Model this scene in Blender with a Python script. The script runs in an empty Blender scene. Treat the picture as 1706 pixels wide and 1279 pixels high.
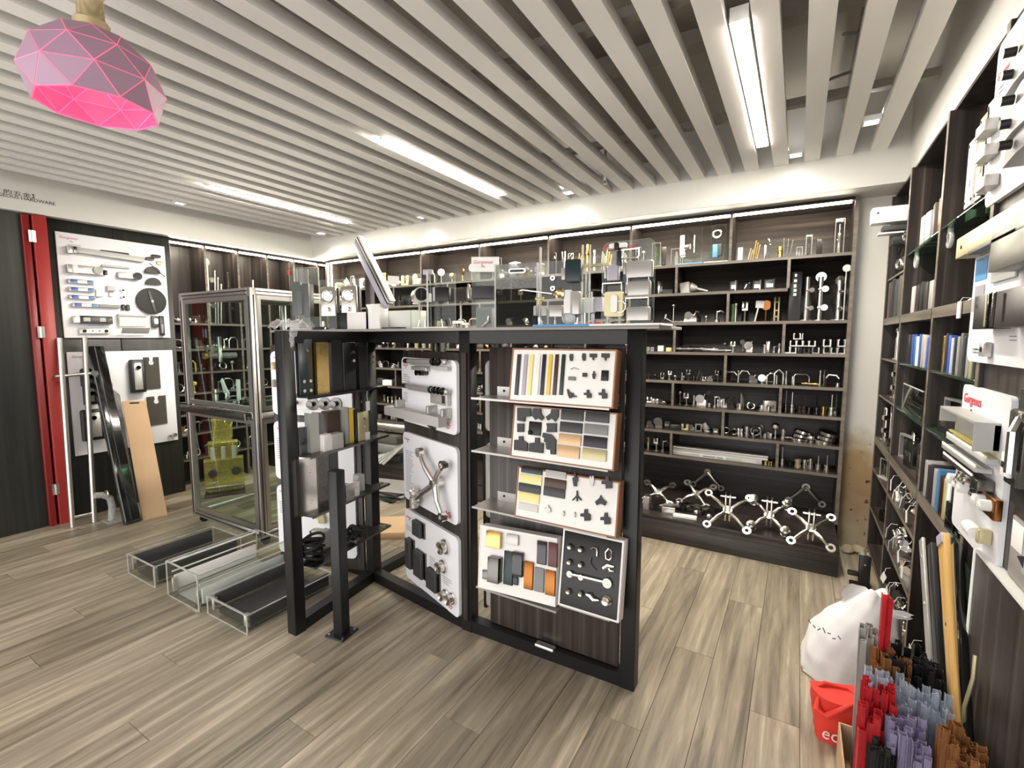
import bpy, math, random
from mathutils import Vector, Matrix
random.seed(7)
sc = bpy.context.scene
col = sc.collection
R = math.radians
PI = math.pi

# ---------------------------------------------------------------- camera
F, IW, IH = 800.0, 1706, 1279
cam_d = bpy.data.cameras.new('camera'); cam = bpy.data.objects.new('camera', cam_d); col.objects.link(cam)
cam.location = (0, 0, 1.55)
cam.rotation_euler = (R(90 - 5.494), 0, R(30.74))
cam_d.sensor_width = 36.0; cam_d.lens = F / IW * 36.0; cam_d.clip_start = 0.02
sc.camera = cam
# ---------------------------------------------------------------- world, exposure
w = bpy.data.worlds.new('world'); sc.world = w; w.use_nodes = True
w.node_tree.nodes['Background'].inputs[0].default_value = (1, .98, .95, 1)
w.node_tree.nodes['Background'].inputs[1].default_value = 1.65
sc.view_settings.view_transform = 'Standard'; sc.view_settings.look = 'None'
sc.view_settings.gamma = 1.0; sc.view_settings.use_curve_mapping = False
sc.view_settings.exposure = 0.9
LED_BAR, LED_STRIP, SPOT_W = 105.0, 85.0, 4.0     # lamp strengths: ceiling bars, shelf strips, downlights
cy = sc.cycles
cy.use_denoising = True; cy.max_bounces = 8; cy.diffuse_bounces = 4; cy.glossy_bounces = 4
cy.transmission_bounces = 6; cy.transparent_max_bounces = 24; cy.sample_clamp_indirect = 6.0
cy.caustics_reflective = False; cy.caustics_refractive = False

# ---------------------------------------------------------------- materials
M = {}
def lin(c):
    return tuple(((x / 255) / 12.92 if x / 255 <= .04045 else ((x / 255 + .055) / 1.055) ** 2.4) for x in c) + (1,)
def mat(name, rgb, rough=.5, metal=0., emit=0., spec=.5, bump=0., bscale=200., coat=0.):
    m = bpy.data.materials.new(name); m.use_nodes = True
    nt = m.node_tree; b = nt.nodes['Principled BSDF']
    c = lin(rgb)
    b.inputs['Base Color'].default_value = c
    b.inputs['Roughness'].default_value = rough; b.inputs['Metallic'].default_value = metal
    b.inputs['Specular IOR Level'].default_value = spec
    if coat: b.inputs['Coat Weight'].default_value = coat
    if emit:
        b.inputs['Emission Color'].default_value = c; b.inputs['Emission Strength'].default_value = emit
    # every material gets a faint procedural unevenness of gloss
    tc = nt.nodes.new('ShaderNodeTexCoord'); n = nt.nodes.new('ShaderNodeTexNoise'); n.inputs['Scale'].default_value = bscale * .2
    nt.links.new(tc.outputs['Object'], n.inputs['Vector'])
    mr = nt.nodes.new('ShaderNodeMapRange'); mr.inputs['To Min'].default_value = max(.03, rough - .03); mr.inputs['To Max'].default_value = min(1, rough + .03)
    nt.links.new(n.outputs['Fac'], mr.inputs['Value']); nt.links.new(mr.outputs['Result'], b.inputs['Roughness'])
    if bump:
        n2 = nt.nodes.new('ShaderNodeTexNoise'); n2.inputs['Scale'].default_value = bscale
        nt.links.new(tc.outputs['Object'], n2.inputs['Vector'])
        bp = nt.nodes.new('ShaderNodeBump'); bp.inputs['Strength'].default_value = bump; bp.inputs['Distance'].default_value = .002
        nt.links.new(n2.outputs['Fac'], bp.inputs['Height']); nt.links.new(bp.outputs['Normal'], b.inputs['Normal'])
    M[name] = m
    return m
def grain(name, cols, scale, rough=.4, rnd=False, bump=.1, fac2=.35):
    """wood: noise stretched along the grain, two layers through a colour ramp"""
    m = bpy.data.materials.new(name); m.use_nodes = True; nt = m.node_tree; b = nt.nodes['Principled BSDF']
    tc = nt.nodes.new('ShaderNodeTexCoord'); mp = nt.nodes.new('ShaderNodeMapping'); mp.inputs['Scale'].default_value = scale
    nt.links.new(tc.outputs['Object'], mp.inputs['Vector'])
    src = mp.outputs['Vector']
    if rnd:
        oi = nt.nodes.new('ShaderNodeObjectInfo'); va = nt.nodes.new('ShaderNodeVectorMath'); va.operation = 'SCALE'
        cx = nt.nodes.new('ShaderNodeCombineXYZ')
        for i in range(3): nt.links.new(oi.outputs['Random'], cx.inputs[i])
        nt.links.new(cx.outputs[0], va.inputs[0]); va.inputs['Scale'].default_value = 37.0
        ad = nt.nodes.new('ShaderNodeVectorMath'); ad.operation = 'ADD'
        nt.links.new(src, ad.inputs[0]); nt.links.new(va.outputs[0], ad.inputs[1]); src = ad.outputs[0]
    n = nt.nodes.new('ShaderNodeTexNoise'); n.inputs['Scale'].default_value = 1.0; n.inputs['Detail'].default_value = 6; n.inputs['Roughness'].default_value = .65
    n.inputs['Distortion'].default_value = .4
    nt.links.new(src, n.inputs['Vector'])
    fac = n.outputs['Fac']
    if rnd:
        mm = nt.nodes.new('ShaderNodeMath'); mm.operation = 'MULTIPLY_ADD'; mm.inputs[1].default_value = fac2; 
        nt.links.new(oi.outputs['Random'], mm.inputs[0]); 
        sb = nt.nodes.new('ShaderNodeMath'); sb.operation = 'SUBTRACT'; sb.inputs[1].default_value = fac2 / 2
        nt.links.new(fac, sb.inputs[0]); nt.links.new(sb.outputs[0], mm.inputs[2]); fac = mm.outputs[0]
    cr = nt.nodes.new('ShaderNodeValToRGB'); el = cr.color_ramp.elements
    ps = [.28 + .44 * i / (len(cols) - 1) for i in range(len(cols))]
    el[0].position, el[0].color = ps[0], lin(cols[0]); el[1].position, el[1].color = ps[-1], lin(cols[-1])
    for p, c in zip(ps[1:-1], cols[1:-1]):
        e = el.new(p); e.color = lin(c)
    nt.links.new(fac, cr.inputs[0]); nt.links.new(cr.outputs[0], b.inputs['Base Color'])
    b.inputs['Roughness'].default_value = rough
    bp = nt.nodes.new('ShaderNodeBump'); bp.inputs['Strength'].default_value = bump; bp.inputs['Distance'].default_value = .002
    nt.links.new(n.outputs['Fac'], bp.inputs['Height']); nt.links.new(bp.outputs['Normal'], b.inputs['Normal'])
    M[name] = m
def clear(name, tint=(250, 252, 250), ior=1.49, rough=.02, gl=1.0, opac=0., milk=(235, 238, 235)):
    """thin clear sheet: see-through with Fresnel reflections"""
    m = bpy.data.materials.new(name); m.use_nodes = True; nt = m.node_tree
    nt.nodes.remove(nt.nodes['Principled BSDF']); out = nt.nodes['Material Output']
    tr = nt.nodes.new('ShaderNodeBsdfTransparent'); tr.inputs[0].default_value = lin(tint)
    g = nt.nodes.new('ShaderNodeBsdfGlossy'); g.inputs['Roughness'].default_value = rough; g.inputs[0].default_value = (gl, gl, gl, 1)
    fr = nt.nodes.new('ShaderNodeFresnel'); fr.inputs['IOR'].default_value = ior
    mx = nt.nodes.new('ShaderNodeMixShader')
    ge = nt.nodes.new('ShaderNodeNewGeometry'); ml = nt.nodes.new('ShaderNodeMath'); ml.operation = 'MULTIPLY_ADD'; ml.inputs[1].default_value = -1.0; ml.inputs[2].default_value = 1.0   # reflect on the outer face only
    mf = nt.nodes.new('ShaderNodeMath'); mf.operation = 'MULTIPLY'; nt.links.new(ge.outputs['Backfacing'], ml.inputs[0]); nt.links.new(fr.outputs[0], mf.inputs[0]); nt.links.new(ml.outputs[0], mf.inputs[1])
    nt.links.new(mf.outputs[0], mx.inputs[0]); nt.links.new(tr.outputs[0], mx.inputs[1]); nt.links.new(g.outputs[0], mx.inputs[2])
    last = mx
    if opac:
        df = nt.nodes.new('ShaderNodeBsdfDiffuse'); df.inputs[0].default_value = lin(milk)
        m2 = nt.nodes.new('ShaderNodeMixShader'); m2.inputs[0].default_value = opac
        n = nt.nodes.new('ShaderNodeTexNoise'); n.inputs['Scale'].default_value = 9; mr = nt.nodes.new('ShaderNodeMapRange')
        mr.inputs['To Min'].default_value = opac * .5; mr.inputs['To Max'].default_value = opac * 1.5
        nt.links.new(n.outputs['Fac'], mr.inputs[0]); nt.links.new(mr.outputs[0], m2.inputs[0])
        nt.links.new(mx.outputs[0], m2.inputs[1]); nt.links.new(df.outputs[0], m2.inputs[2]); last = m2
    nt.links.new(last.outputs[0], out.inputs[0]); M[name] = m
def glow(name, rgb, s):
    m = bpy.data.materials.new(name); m.use_nodes = True; nt = m.node_tree
    nt.nodes.remove(nt.nodes['Principled BSDF']); e = nt.nodes.new('ShaderNodeEmission')
    e.inputs[0].default_value = lin(rgb); e.inputs[1].default_value = s
    nt.links.new(e.outputs[0], nt.nodes['Material Output'].inputs[0]); M[name] = m

grain('floor_wood', [(98, 88, 75), (135, 124, 107), (160, 148, 129), (196, 184, 162)], (22, 1.3, 6), .42, True, .12, .13)
grain('dark_wood', [(26, 22, 20), (40, 34, 31), (58, 51, 47), (92, 82, 74)], (30, 30, .55), .38, False, .06)
grain('dark_wood_x', [(28, 24, 22), (40, 35, 32), (56, 49, 45), (76, 68, 61)], (.8, 30, 30), .38, False, .06)
grain('shelf_edge', [(78, 71, 63), (102, 94, 84), (122, 113, 101), (136, 126, 113)], (1.2, 1.2, 26), .45, False, .05)
grain('black_panel', [(24, 25, 24), (32, 33, 31), (40, 41, 38), (50, 50, 46)], (24, 24, .6), .4, False, .05)
grain('dark_wood_y', [(34, 29, 27), (52, 45, 42), (74, 66, 61), (98, 88, 80)], (30, .7, 30), .38, False, .06)
mat('white_paint', (206, 204, 198), .55, bump=.05)
mat('slat_white', (240, 237, 232), .5)
mat('plenum', (172, 166, 154), .8, bump=.2, bscale=20)
mat('duct_grey', (156, 151, 141), .6)
mat('red_frame', (160, 47, 43), .45)
mat('red_dark', (128, 28, 28), .4)
mat('black_metal', (20, 20, 21), .38, spec=.4)
mat('deck_grey', (150, 147, 143), .5)
mat('alu', (190, 188, 184), .36, 1.)
mat('alu_slot', (30, 30, 30), .5)
mat('steel', (226, 223, 217), .2, 1.)
mat('brushed', (212, 209, 203), .32, 1.)
mat('darksteel', (110, 108, 104), .28, 1.)
mat('gold', (208, 176, 112), .28, 1.)
mat('hood_grey', (170, 170, 166), .4)
mat('bronze', (150, 96, 52), .3, 1.)
mat('white_plastic', (232, 231, 228), .4)
mat('poster_white', (236, 236, 240), .35)
mat('foam_white', (238, 236, 232), .7)
mat('foam_edge', (214, 212, 208), .8)
mat('black', (22, 22, 23), .42)
mat('black_gloss', (14, 14, 15), .12, coat=.5)
mat('dkgrey', (58, 58, 60), .45)
mat('grey', (128, 128, 128), .45)
mat('ltgrey', (176, 175, 172), .45)
mat('silver', (186, 184, 180), .4, .6)
mat('cream', (236, 222, 150), .35)
mat('yellow', (226, 190, 72), .4)
mat('goldstrip', (202, 160, 92), .45)
mat('tan', (206, 172, 132), .4, .3)
mat('champagne', (188, 178, 140), .4, .4)
mat('navy', (34, 30, 44), .4)
mat('brown', (72, 46, 36), .4)
mat('dkbrown', (46, 38, 36), .4)
mat('maroon', (88, 36, 34), .3)
mat('card', (202, 168, 132), .75)
mat('cardwood', (150, 104, 74), .6)
mat('blue', (48, 82, 160), .4)
mat('teal_blue', (60, 110, 150), .35)
mat('skyblue', (86, 150, 206), .45)
mat('green', (70, 96, 62), .4)
mat('darkgreen', (34, 52, 48), .4)
mat('dkteal', (30, 46, 52), .35)
mat('red', (214, 44, 42), .5)
mat('red_bag', (226, 62, 50), .7)
mat('red_ink', (200, 70, 80), .6)
mat('ink', (50, 50, 52), .6)
mat('ink_grey', (150, 150, 154), .6)
mat('stem_gold', (198, 180, 140), .3, .6)
mat('lilac', (172, 168, 180), .35)
mat('amber', (186, 128, 78), .25)
mat('white_bag', (226, 224, 224), .6, bump=.9, bscale=18)
mat('rubber', (16, 16, 16), .7)
mat('photo_grey', (150, 146, 140), .5)
mat('cover_grey', (104, 101, 94), .4, .5)
clear('acrylic'); clear('acrylic_edge', (232, 234, 232), 1.6, .08, opac=.45, milk=(222, 222, 219))
clear('glass', (238, 246, 242), 1.45, .01, gl=.7); clear('glass_green', (150, 178, 160), 1.52, .02, opac=.08, milk=(120, 150, 130))
clear('frost', (225, 228, 228), 1.5, .2, opac=.42, milk=(158, 158, 154))
clear('film', (245, 246, 248), 1.5, .12, opac=.22, milk=(240, 240, 244)); clear('smoke', (168, 168, 164), 1.5, .03)
clear('strip_clear', (236, 240, 246), 1.5, .08, opac=.28, milk=(214, 220, 230)); clear('strip_red', (236, 130, 134), 1.5, .1, opac=.38, milk=(214, 66, 74))
clear('strip_amber', (214, 160, 104), 1.5, .08, opac=.5, milk=(164, 118, 76)); clear('strip_lilac', (206, 198, 224), 1.5, .08, opac=.4, milk=(182, 174, 202)); clear('acr_yellow', (238, 232, 170), 1.5, .05, opac=.25, milk=(232, 220, 140))
glow('led', (255, 247, 233), LED_BAR); glow('strip', (255, 246, 226), LED_STRIP); glow('spot', (255, 250, 244), 30.); glow('bulb', (255, 150, 170), 3.5)

# stained plaster of the pillar: white above, brown damp with an uneven edge below
def stained():
    m = bpy.data.materials.new('stained_plaster'); m.use_nodes = True; nt = m.node_tree; b = nt.nodes['Principled BSDF']
    tc = nt.nodes.new('ShaderNodeTexCoord'); sx = nt.nodes.new('ShaderNodeSeparateXYZ'); nt.links.new(tc.outputs['Object'], sx.inputs[0])
    n = nt.nodes.new('ShaderNodeTexNoise'); n.inputs['Scale'].default_value = 9; n.inputs['Detail'].default_value = 8; nt.links.new(tc.outputs['Object'], n.inputs['Vector'])
    a = nt.nodes.new('ShaderNodeMath'); a.operation = 'MULTIPLY_ADD'; a.inputs[1].default_value = .42
    nt.links.new(n.outputs['Fac'], a.inputs[0]); nt.links.new(sx.outputs['Z'], a.inputs[2])
    r = nt.nodes.new('ShaderNodeValToRGB'); e = r.color_ramp.elements
    e[0].position, e[0].color = .25, lin((176, 162, 136)); e[1].position, e[1].color = 1.06 / 1.2, lin((196, 188, 172))
    x = e.new(.5); x.color = lin((156, 128, 94)); x = e.new(.72); x.color = lin((168, 140, 102)); x = e.new(.97); x.color = lin((216, 213, 206))
    sc_ = nt.nodes.new('ShaderNodeMath'); sc_.operation = 'MULTIPLY'; sc_.inputs[1].default_value = 1 / 1.2
    nt.links.new(a.outputs[0], sc_.inputs[0]); nt.links.new(sc_.outputs[0], r.inputs[0])
    n2 = nt.nodes.new('ShaderNodeTexNoise'); n2.inputs['Scale'].default_value = 24; n2.inputs['Detail'].default_value = 6; nt.links.new(tc.outputs['Object'], n2.inputs['Vector'])
    r2 = nt.nodes.new('ShaderNodeValToRGB'); r2.color_ramp.elements[0].position = .29; r2.color_ramp.elements[0].color = lin((70, 50, 38)); r2.color_ramp.elements[1].position = .36; r2.color_ramp.elements[1].color = (1, 1, 1, 1)
    nt.links.new(n2.outputs['Fac'], r2.inputs[0])
    gt = nt.nodes.new('ShaderNodeMath'); gt.operation = 'LESS_THAN'; gt.inputs[1].default_value = .8; nt.links.new(sx.outputs['Z'], gt.inputs[0])
    mx = nt.nodes.new('ShaderNodeMix'); mx.data_type = 'RGBA'; mx.blend_type = 'MULTIPLY'
    nt.links.new(gt.outputs[0], mx.inputs[0]); nt.links.new(r.outputs[0], mx.inputs[6]); nt.links.new(r2.outputs[0], mx.inputs[7])
    nt.links.new(mx.outputs[2], b.inputs['Base Color']); b.inputs['Roughness'].default_value = .75
    bp = nt.nodes.new('ShaderNodeBump'); bp.inputs['Strength'].default_value = .3; bp.inputs['Distance'].default_value = .004
    nt.links.new(n2.outputs['Fac'], bp.inputs['Height']); nt.links.new(bp.outputs[0], b.inputs['Normal']); M['stained_plaster'] = m
stained()

# ---------------------------------------------------------------- mesh helpers
class MB:
    def __init__(s): s.v, s.f = [], []
    def add(s, vs, fs, T=None):
        o = len(s.v)
        for p in vs:
            p = Vector(p); s.v.append(tuple(T @ p if T else p))
        s.f += [tuple(i + o for i in f) for f in fs]; return s
    def box(s, x0, y0, z0, x1, y1, z1, T=None):
        return s.add([(x0, y0, z0), (x1, y0, z0), (x1, y1, z0), (x0, y1, z0), (x0, y0, z1), (x1, y0, z1), (x1, y1, z1), (x0, y1, z1)],
                     [(3, 2, 1, 0), (4, 5, 6, 7), (0, 1, 5, 4), (1, 2, 6, 5), (2, 3, 7, 6), (3, 0, 4, 7)], T)
    def bc(s, cx, cy, cz, sx, sy, sz, T=None):
        return s.box(cx - sx / 2, cy - sy / 2, cz - sz / 2, cx + sx / 2, cy + sy / 2, cz + sz / 2, T)
    def cbox(s, x0, y0, z0, x1, y1, z1, c=.003, T=None):     # box with chamfered upright and top edges
        c = min(c, (x1 - x0) * .3, (y1 - y0) * .3, (z1 - z0) * .3)
        def lp(i, z): return [(x0 + i + c, y0 + i, z), (x1 - i - c, y0 + i, z), (x1 - i, y0 + i + c, z), (x1 - i, y1 - i - c, z), (x1 - i - c, y1 - i, z), (x0 + i + c, y1 - i, z), (x0 + i, y1 - i - c, z), (x0 + i, y0 + i + c, z)]
        vs = lp(0, z0) + lp(0, z1 - c) + lp(c * .7, z1); fs = [tuple(range(7, -1, -1)), tuple(range(16, 24))]
        for k in (0, 8):
            fs += [(k + i, k + (i + 1) % 8, k + 8 + (i + 1) % 8, k + 8 + i) for i in range(8)]
        return s.add(vs, fs, T)
    def cyl(s, p, q, r, r2=None, n=12, T=None):
        p, q = Vector(p), Vector(q); r2 = r if r2 is None else r2
        d = (q - p).normalized(); a = d.orthogonal().normalized(); b = d.cross(a)
        vs = [p + (a * math.cos(2 * PI * i / n) + b * math.sin(2 * PI * i / n)) * r for i in range(n)] + \
             [q + (a * math.cos(2 * PI * i / n) + b * math.sin(2 * PI * i / n)) * r2 for i in range(n)]
        return s.add(vs, [(i, (i + 1) % n, n + (i + 1) % n, n + i) for i in range(n)] + [tuple(range(n - 1, -1, -1)), tuple(range(n, 2 * n))], T)
    def lathe(s, prof, n=16, T=None):
        vs, fs = [], []
        for r, z in prof: vs += [(r * math.cos(2 * PI * i / n), r * math.sin(2 * PI * i / n), z) for i in range(n)]
        for k in range(len(prof) - 1):
            fs += [(k * n + i, k * n + (i + 1) % n, (k + 1) * n + (i + 1) % n, (k + 1) * n + i) for i in range(n)]
        fs += [tuple(range(n - 1, -1, -1)), tuple(range((len(prof) - 1) * n, len(prof) * n))]
        return s.add(vs, fs, T)
    def tube(s, pts, r, n=8, T=None):
        pts = [Vector(p) for p in pts]; rings = []; up = None
        for i, p in enumerate(pts):
            d = (pts[min(i + 1, len(pts) - 1)] - pts[max(i - 1, 0)]).normalized()
            a = d.orthogonal().normalized() if up is None else (up - d * up.dot(d)).normalized()
            up = a; b = d.cross(a); rr = r[i] if isinstance(r, (list, tuple)) else r
            rings.append([p + (a * math.cos(2 * PI * k / n) + b * math.sin(2 * PI * k / n)) * rr for k in range(n)])
        m = len(pts)
        fs = [(j * n + k, j * n + (k + 1) % n, (j + 1) * n + (k + 1) % n, (j + 1) * n + k) for j in range(m - 1) for k in range(n)]
        fs += [tuple(range(n - 1, -1, -1)), tuple(range((m - 1) * n, m * n))]
        return s.add([v for g in rings for v in g], fs, T)
    def prism(s, poly, h0, h1, ax='z', T=None):
        n = len(poly)
        def P(a, b, h): return (a, b, h) if ax == 'z' else ((a, h, b) if ax == 'y' else (h, a, b))
        vs = [P(a, b, h0) for a, b in poly] + [P(a, b, h1) for a, b in poly]
        return s.add(vs, [tuple(range(n - 1, -1, -1)), tuple(range(n, 2 * n))] + [(i, (i + 1) % n, n + (i + 1) % n, n + i) for i in range(n)], T)
    def ring(s, ro, ri, h, n=20, T=None):      # flat washer around local z
        vs = []
        for r, z in ((ro, 0), (ro, h), (ri, h), (ri, 0)): vs += [(r * math.cos(2 * PI * i / n), r * math.sin(2 * PI * i / n), z) for i in range(n)]
        fs = []
        for k in range(4):
            a, b = k * n, ((k + 1) % 4) * n
            fs += [(a + i, a + (i + 1) % n, b + (i + 1) % n, b + i) for i in range(n)]
        return s.add(vs, fs, T)
    def torus(s, R_, r, n=24, m=8, T=None, a0=0, a1=2 * PI):
        full = abs(a1 - a0 - 2 * PI) < 1e-4
        if not full:
            return s.tube([(R_ * math.cos(a0 + (a1 - a0) * i / n), R_ * math.sin(a0 + (a1 - a0) * i / n), 0) for i in range(n + 1)], r, m, T)
        vs = []
        for i in range(n):
            t = 2 * PI * i / n
            for j in range(m):
                u = 2 * PI * j / m; q = R_ + r * math.cos(u); vs.append((q * math.cos(t), q * math.sin(t), r * math.sin(u)))
        return s.add(vs, [(i * m + j, ((i + 1) % n) * m + j, ((i + 1) % n) * m + (j + 1) % m, i * m + (j + 1) % m) for i in range(n) for j in range(m)], T)
    def sph(s, c, r, n=12, m=8, T=None, sz=1.):
        return s.lathe([(max(1e-5, r * math.sin(PI * k / m)), c[2] - r * sz * math.cos(PI * k / m)) for k in range(m + 1)], n, (T or Matrix()) @ Matrix.Translation((c[0], c[1], 0)))
    def frame(s, x0, z0, x1, z1, t, y0, y1, T=None):  # rectangular frame in the xz plane
        s.box(x0, y0, z0, x0 + t, y1, z1, T); s.box(x1 - t, y0, z0, x1, y1, z1, T)
        s.box(x0 + t, y0, z0, x1 - t, y1, z0 + t, T); return s.box(x0 + t, y0, z1 - t, x1 - t, y1, z1, T)
    def mesh(s, name, m, ang=38):
        me = bpy.data.meshes.new(name); me.from_pydata(s.v, [], s.f)
        if m: me.materials.append(M[m] if isinstance(m, str) else m)
        me.polygons.foreach_set('use_smooth', [True] * len(me.polygons)); me.set_sharp_from_angle(angle=R(ang)); me.update()
        return me
def rr(w, h, r, n=5, x0=0, z0=0):       # rounded rectangle outline, lower corner at x0,z0
    o = []
    for cx, cz, a in ((x0 + w - r, z0 + r, -90), (x0 + w - r, z0 + h - r, 0), (x0 + r, z0 + h - r, 90), (x0 + r, z0 + r, 180)):
        o += [(cx + r * math.cos(R(a + 90 * k / n)), cz + r * math.sin(R(a + 90 * k / n))) for k in range(n + 1)]
    return o
def RX(a): return Matrix.Rotation(R(a), 4, 'X')
def RY(a): return Matrix.Rotation(R(a), 4, 'Y')
def RZ(a): return Matrix.Rotation(R(a), 4, 'Z')
def TL(x, y, z): return Matrix.Translation((x, y, z))
def AX(d):                               # turn local z to direction d
    return Vector(d).to_track_quat('Z', 'Y').to_matrix().to_4x4()

# ---------------------------------------------------------------- objects
def link(name, data, parent=None):
    o = bpy.data.objects.new(name, data); col.objects.link(o)
    if parent: o.parent = parent
    return o
def part(parent, name, mb, m, label=None, kind=None):
    o = link(name, mb if isinstance(mb, bpy.types.Mesh) else mb.mesh(name, m), parent)
    if label: o['label'] = label
    if kind: o['kind'] = kind
    return o
def tag(o, label, cat, group=None):
    o['label'] = label; o['category'] = cat
    if group: o['group'] = group
    return o
def thing(name, label, cat, loc=(0, 0, 0), rz=0, group=None):
    o = bpy.data.objects.new(name, None); col.objects.link(o); o.empty_display_size = .05
    o.location = loc; o.rotation_euler = (0, 0, R(rz)); return tag(o, label, cat, group)
def solo(name, label, cat, mb, m, loc=(0, 0, 0), rz=0, group=None):
    o = link(name, mb if isinstance(mb, bpy.types.Mesh) else mb.mesh(name, m)); o.location = loc; o.rotation_euler = (0, 0, R(rz)); return tag(o, label, cat, group)
def struct(name, label, mb, m, parent=None):
    o = link(name, mb.mesh(name, m), parent)
    if not parent: o['kind'] = 'structure'; o['label'] = label
    return o
_txt = {}
def text(parent, name, s, size, m, T, shear=0., label=None, ext=.0006, align='LEFT'):
    k = (s, size, shear, m, align)
    if k not in _txt:
        c = bpy.data.curves.new('lettering', 'FONT'); c.body = s; c.size = size; c.shear = shear; c.extrude = ext; c.resolution_u = 2; c.align_x = align
        t = bpy.data.objects.new('lettering_curve', c); col.objects.link(t)
        bpy.context.view_layer.update()
        me = bpy.data.meshes.new_from_object(t.evaluated_get(bpy.context.evaluated_depsgraph_get()))
        bpy.data.objects.remove(t); bpy.data.curves.remove(c); me.materials.clear(); me.materials.append(M[m]); _txt[k] = me
    o = link(name, _txt[k], parent); o.matrix_local = T
    if label: o['label'] = label
    return o

# world positions of points on the photograph's sight lines, for a known depth plane
_Rm = cam.rotation_euler.to_matrix()
def at(px, py, x=None, y=None, z=None):
    d = _Rm @ Vector(((px - IW / 2) / F, -(py - IH / 2) / F, -1)); o = Vector((0, 0, 1.55))
    t = (x - o.x) / d.x if x is not None else ((y - o.y) / d.y if y is not None else (z - o.z) / d.z)
    return o + d * t
def xat(px, y, z):                       # x of the point at height z, depth y seen in column px
    a = at(px, 600, y=y); b = at(px, 300, y=y); return a.x + (b.x - a.x) * (z - a.z) / (b.z - a.z)
def yat(px, x, z):
    a = at(px, 600, x=x); b = at(px, 300, x=x); return a.y + (b.y - a.y) * (z - a.z) / (b.z - a.z)
# ================================================================ SETTING
YR = -1.0                                   # room cut off open behind the photographer to let the sky light in
fl = struct('floor', 'grey brown oak plank floor', MB().box(-5.8, YR, -.06, 1.0, 4.6, -.012), 'floor_wood')
pl_me = MB().cbox(0, 0, -.012, .1785, 1.498, 0, .0012).mesh('plank', 'floor_wood')
for i in range(38):
    off = (i * .613) % 1.5
    for j in range(-1, 5):
        y = YR + j * 1.5 + off
        if y > 4.5 or y + 1.5 < YR + .1: continue
        o = link('plank', pl_me, fl); o.location = (-5.86 + i * .18, y, 0)
ce = struct('ceiling', 'pale open slat ceiling under a grey slab', MB().box(-5.5, YR, 3.12, 1.0, 4.6, 3.2), 'plenum')
sl_me = MB().cbox(0, 0, 0, .09, 3.93 - YR, .055, .002).mesh('slat', 'slat_white')
for k in range(30):
    x = .332 - .18 * k
    if x < -5.1: break
    o = link('slat', sl_me, ce); o.location = (x, YR, 2.735)
cb = MB()
for y in (-1.6, -.4, .8, 2.0, 3.2): cb.box(-5.3, y, 2.83, .6, y + .05, 2.87)
for y in (-1.0, 1.4, 2.6): cb.box(-5.3, y, 2.98, .6, y + .1, 3.05)
part(ce, 'carrier_rail', cb, 'duct_grey')
du = MB(); du.cyl((-1.1, YR, 2.98), (-1.1, 4.2, 2.98), .06, n=14); du.cyl((.2, YR, 3.02), (.2, 4.0, 3.02), .03, n=10)
du.box(-3.2, YR, 2.93, -2.7, 4.2, 3.12); du.cyl((-5, 1.1, 3.0), (.5, 1.3, 3.0), .025, n=8)
part(ce, 'duct', du, 'duct_grey')
co = MB().tube([(.1 + .14 * math.sin(t * .9), 2.6 + .12 * t, 2.84 + .02 * math.sin(t * 2)) for t in [i * .3 for i in range(16)]], .008, 6)
part(ce, 'flexible_conduit', co, 'grey')
wb = struct('wall_back', 'white wall behind the back shelving', MB().box(-5.6, 4.48, 0, 1.0, 4.58, 3.2), 'white_paint')
wl = struct('wall_left', 'dark wood clad wall with display boards', MB().box(-5.5, YR, 0, -5.3, 2.40, 2.6), 'black_panel')
for y in (1.50, 1.95):
    part(wl, 'panel', MB().cbox(-5.3, y + .002, 0, -5.288, y + .446, 2.52, .002), 'dark_wood' if 0 else 'black_panel')
struct('wall_left_upper', 'white plaster above the dark cladding', MB().box(-5.75, YR, 2.49, -5.69, 4.5, 3.2), 'white_paint')
struct('wall_right', 'white wall behind the right shelving', MB().box(.87, YR, 0, .97, 4.5, 3.2), 'white_paint')

struct('wall_corner', 'white plaster pier stained brown by damp at its foot', MB().box(.318, 4.24, 0, .56, 4.5, 2.52), 'stained_plaster')
rub = MB()
for k in range(14):
    a = random.random() * 6; r = .02 + .03 * random.random()
    rub.sph((.36 + .16 * random.random(), 4.1 + .12 * random.random(), r * .5), r, 6, 4, sz=.6)
solo('rubble', 'crumbled plaster heap at the foot of the stained pier', 'rubble', rub, 'stained_plaster')['kind'] = 'stuff'
t1 = struct('trim_1', 'white lowered soffit along the back shelving', MB().box(-5.65, 3.92, 2.52, .535, 4.5, 2.79).box(-5.65, 3.92, 2.79, .9, 4.5, 3.12), 'white_paint')
t2 = struct('trim_2', 'white soffit with lettering over the dark left wall', MB().box(-5.7, YR, 2.52, -5.2, 3.92, 3.12), 'white_paint')
t3 = struct('trim_3', 'white soffit over the right shelving', MB().box(.535, YR, 2.52, .9, 4.5, 3.12), 'white_paint')
# lettering on the left soffit (face at x=-5.2, reads along +y)
TW = lambda y, z: TL(-5.199, y, z) @ RZ(90) @ RX(90)
pa, pb = at(5, 320.5, x=-5.2), at(57, 328, x=-5.2)
h = text(t2, 'lettering', '的五金】', .05, 'ink', TW(0, 0), label='dark Chinese characters'); wd = max(v.co.x for v in h.data.vertices); k_ = (pb.y - pa.y) / wd
h.matrix_local = TW(pa.y, pa.z) @ Matrix.Scale(k_, 4) @ Matrix.Scale(.66, 4, (0, 1, 0))
pc = at(-62, 330, x=-5.2); pd = at(92, 341, x=-5.2)
h = text(t2, 'lettering', 'GORGEOUS HARDWARE', .033, 'ink', TW(0, 0), label='dark capital letters')
wd = h.dimensions.x; bpy.context.view_layer.update(); wd = max(v.co.x for v in h.data.vertices)
pe = at(92, 342.5, x=-5.2); ps = at(0, 329.5, x=-5.2)
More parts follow.
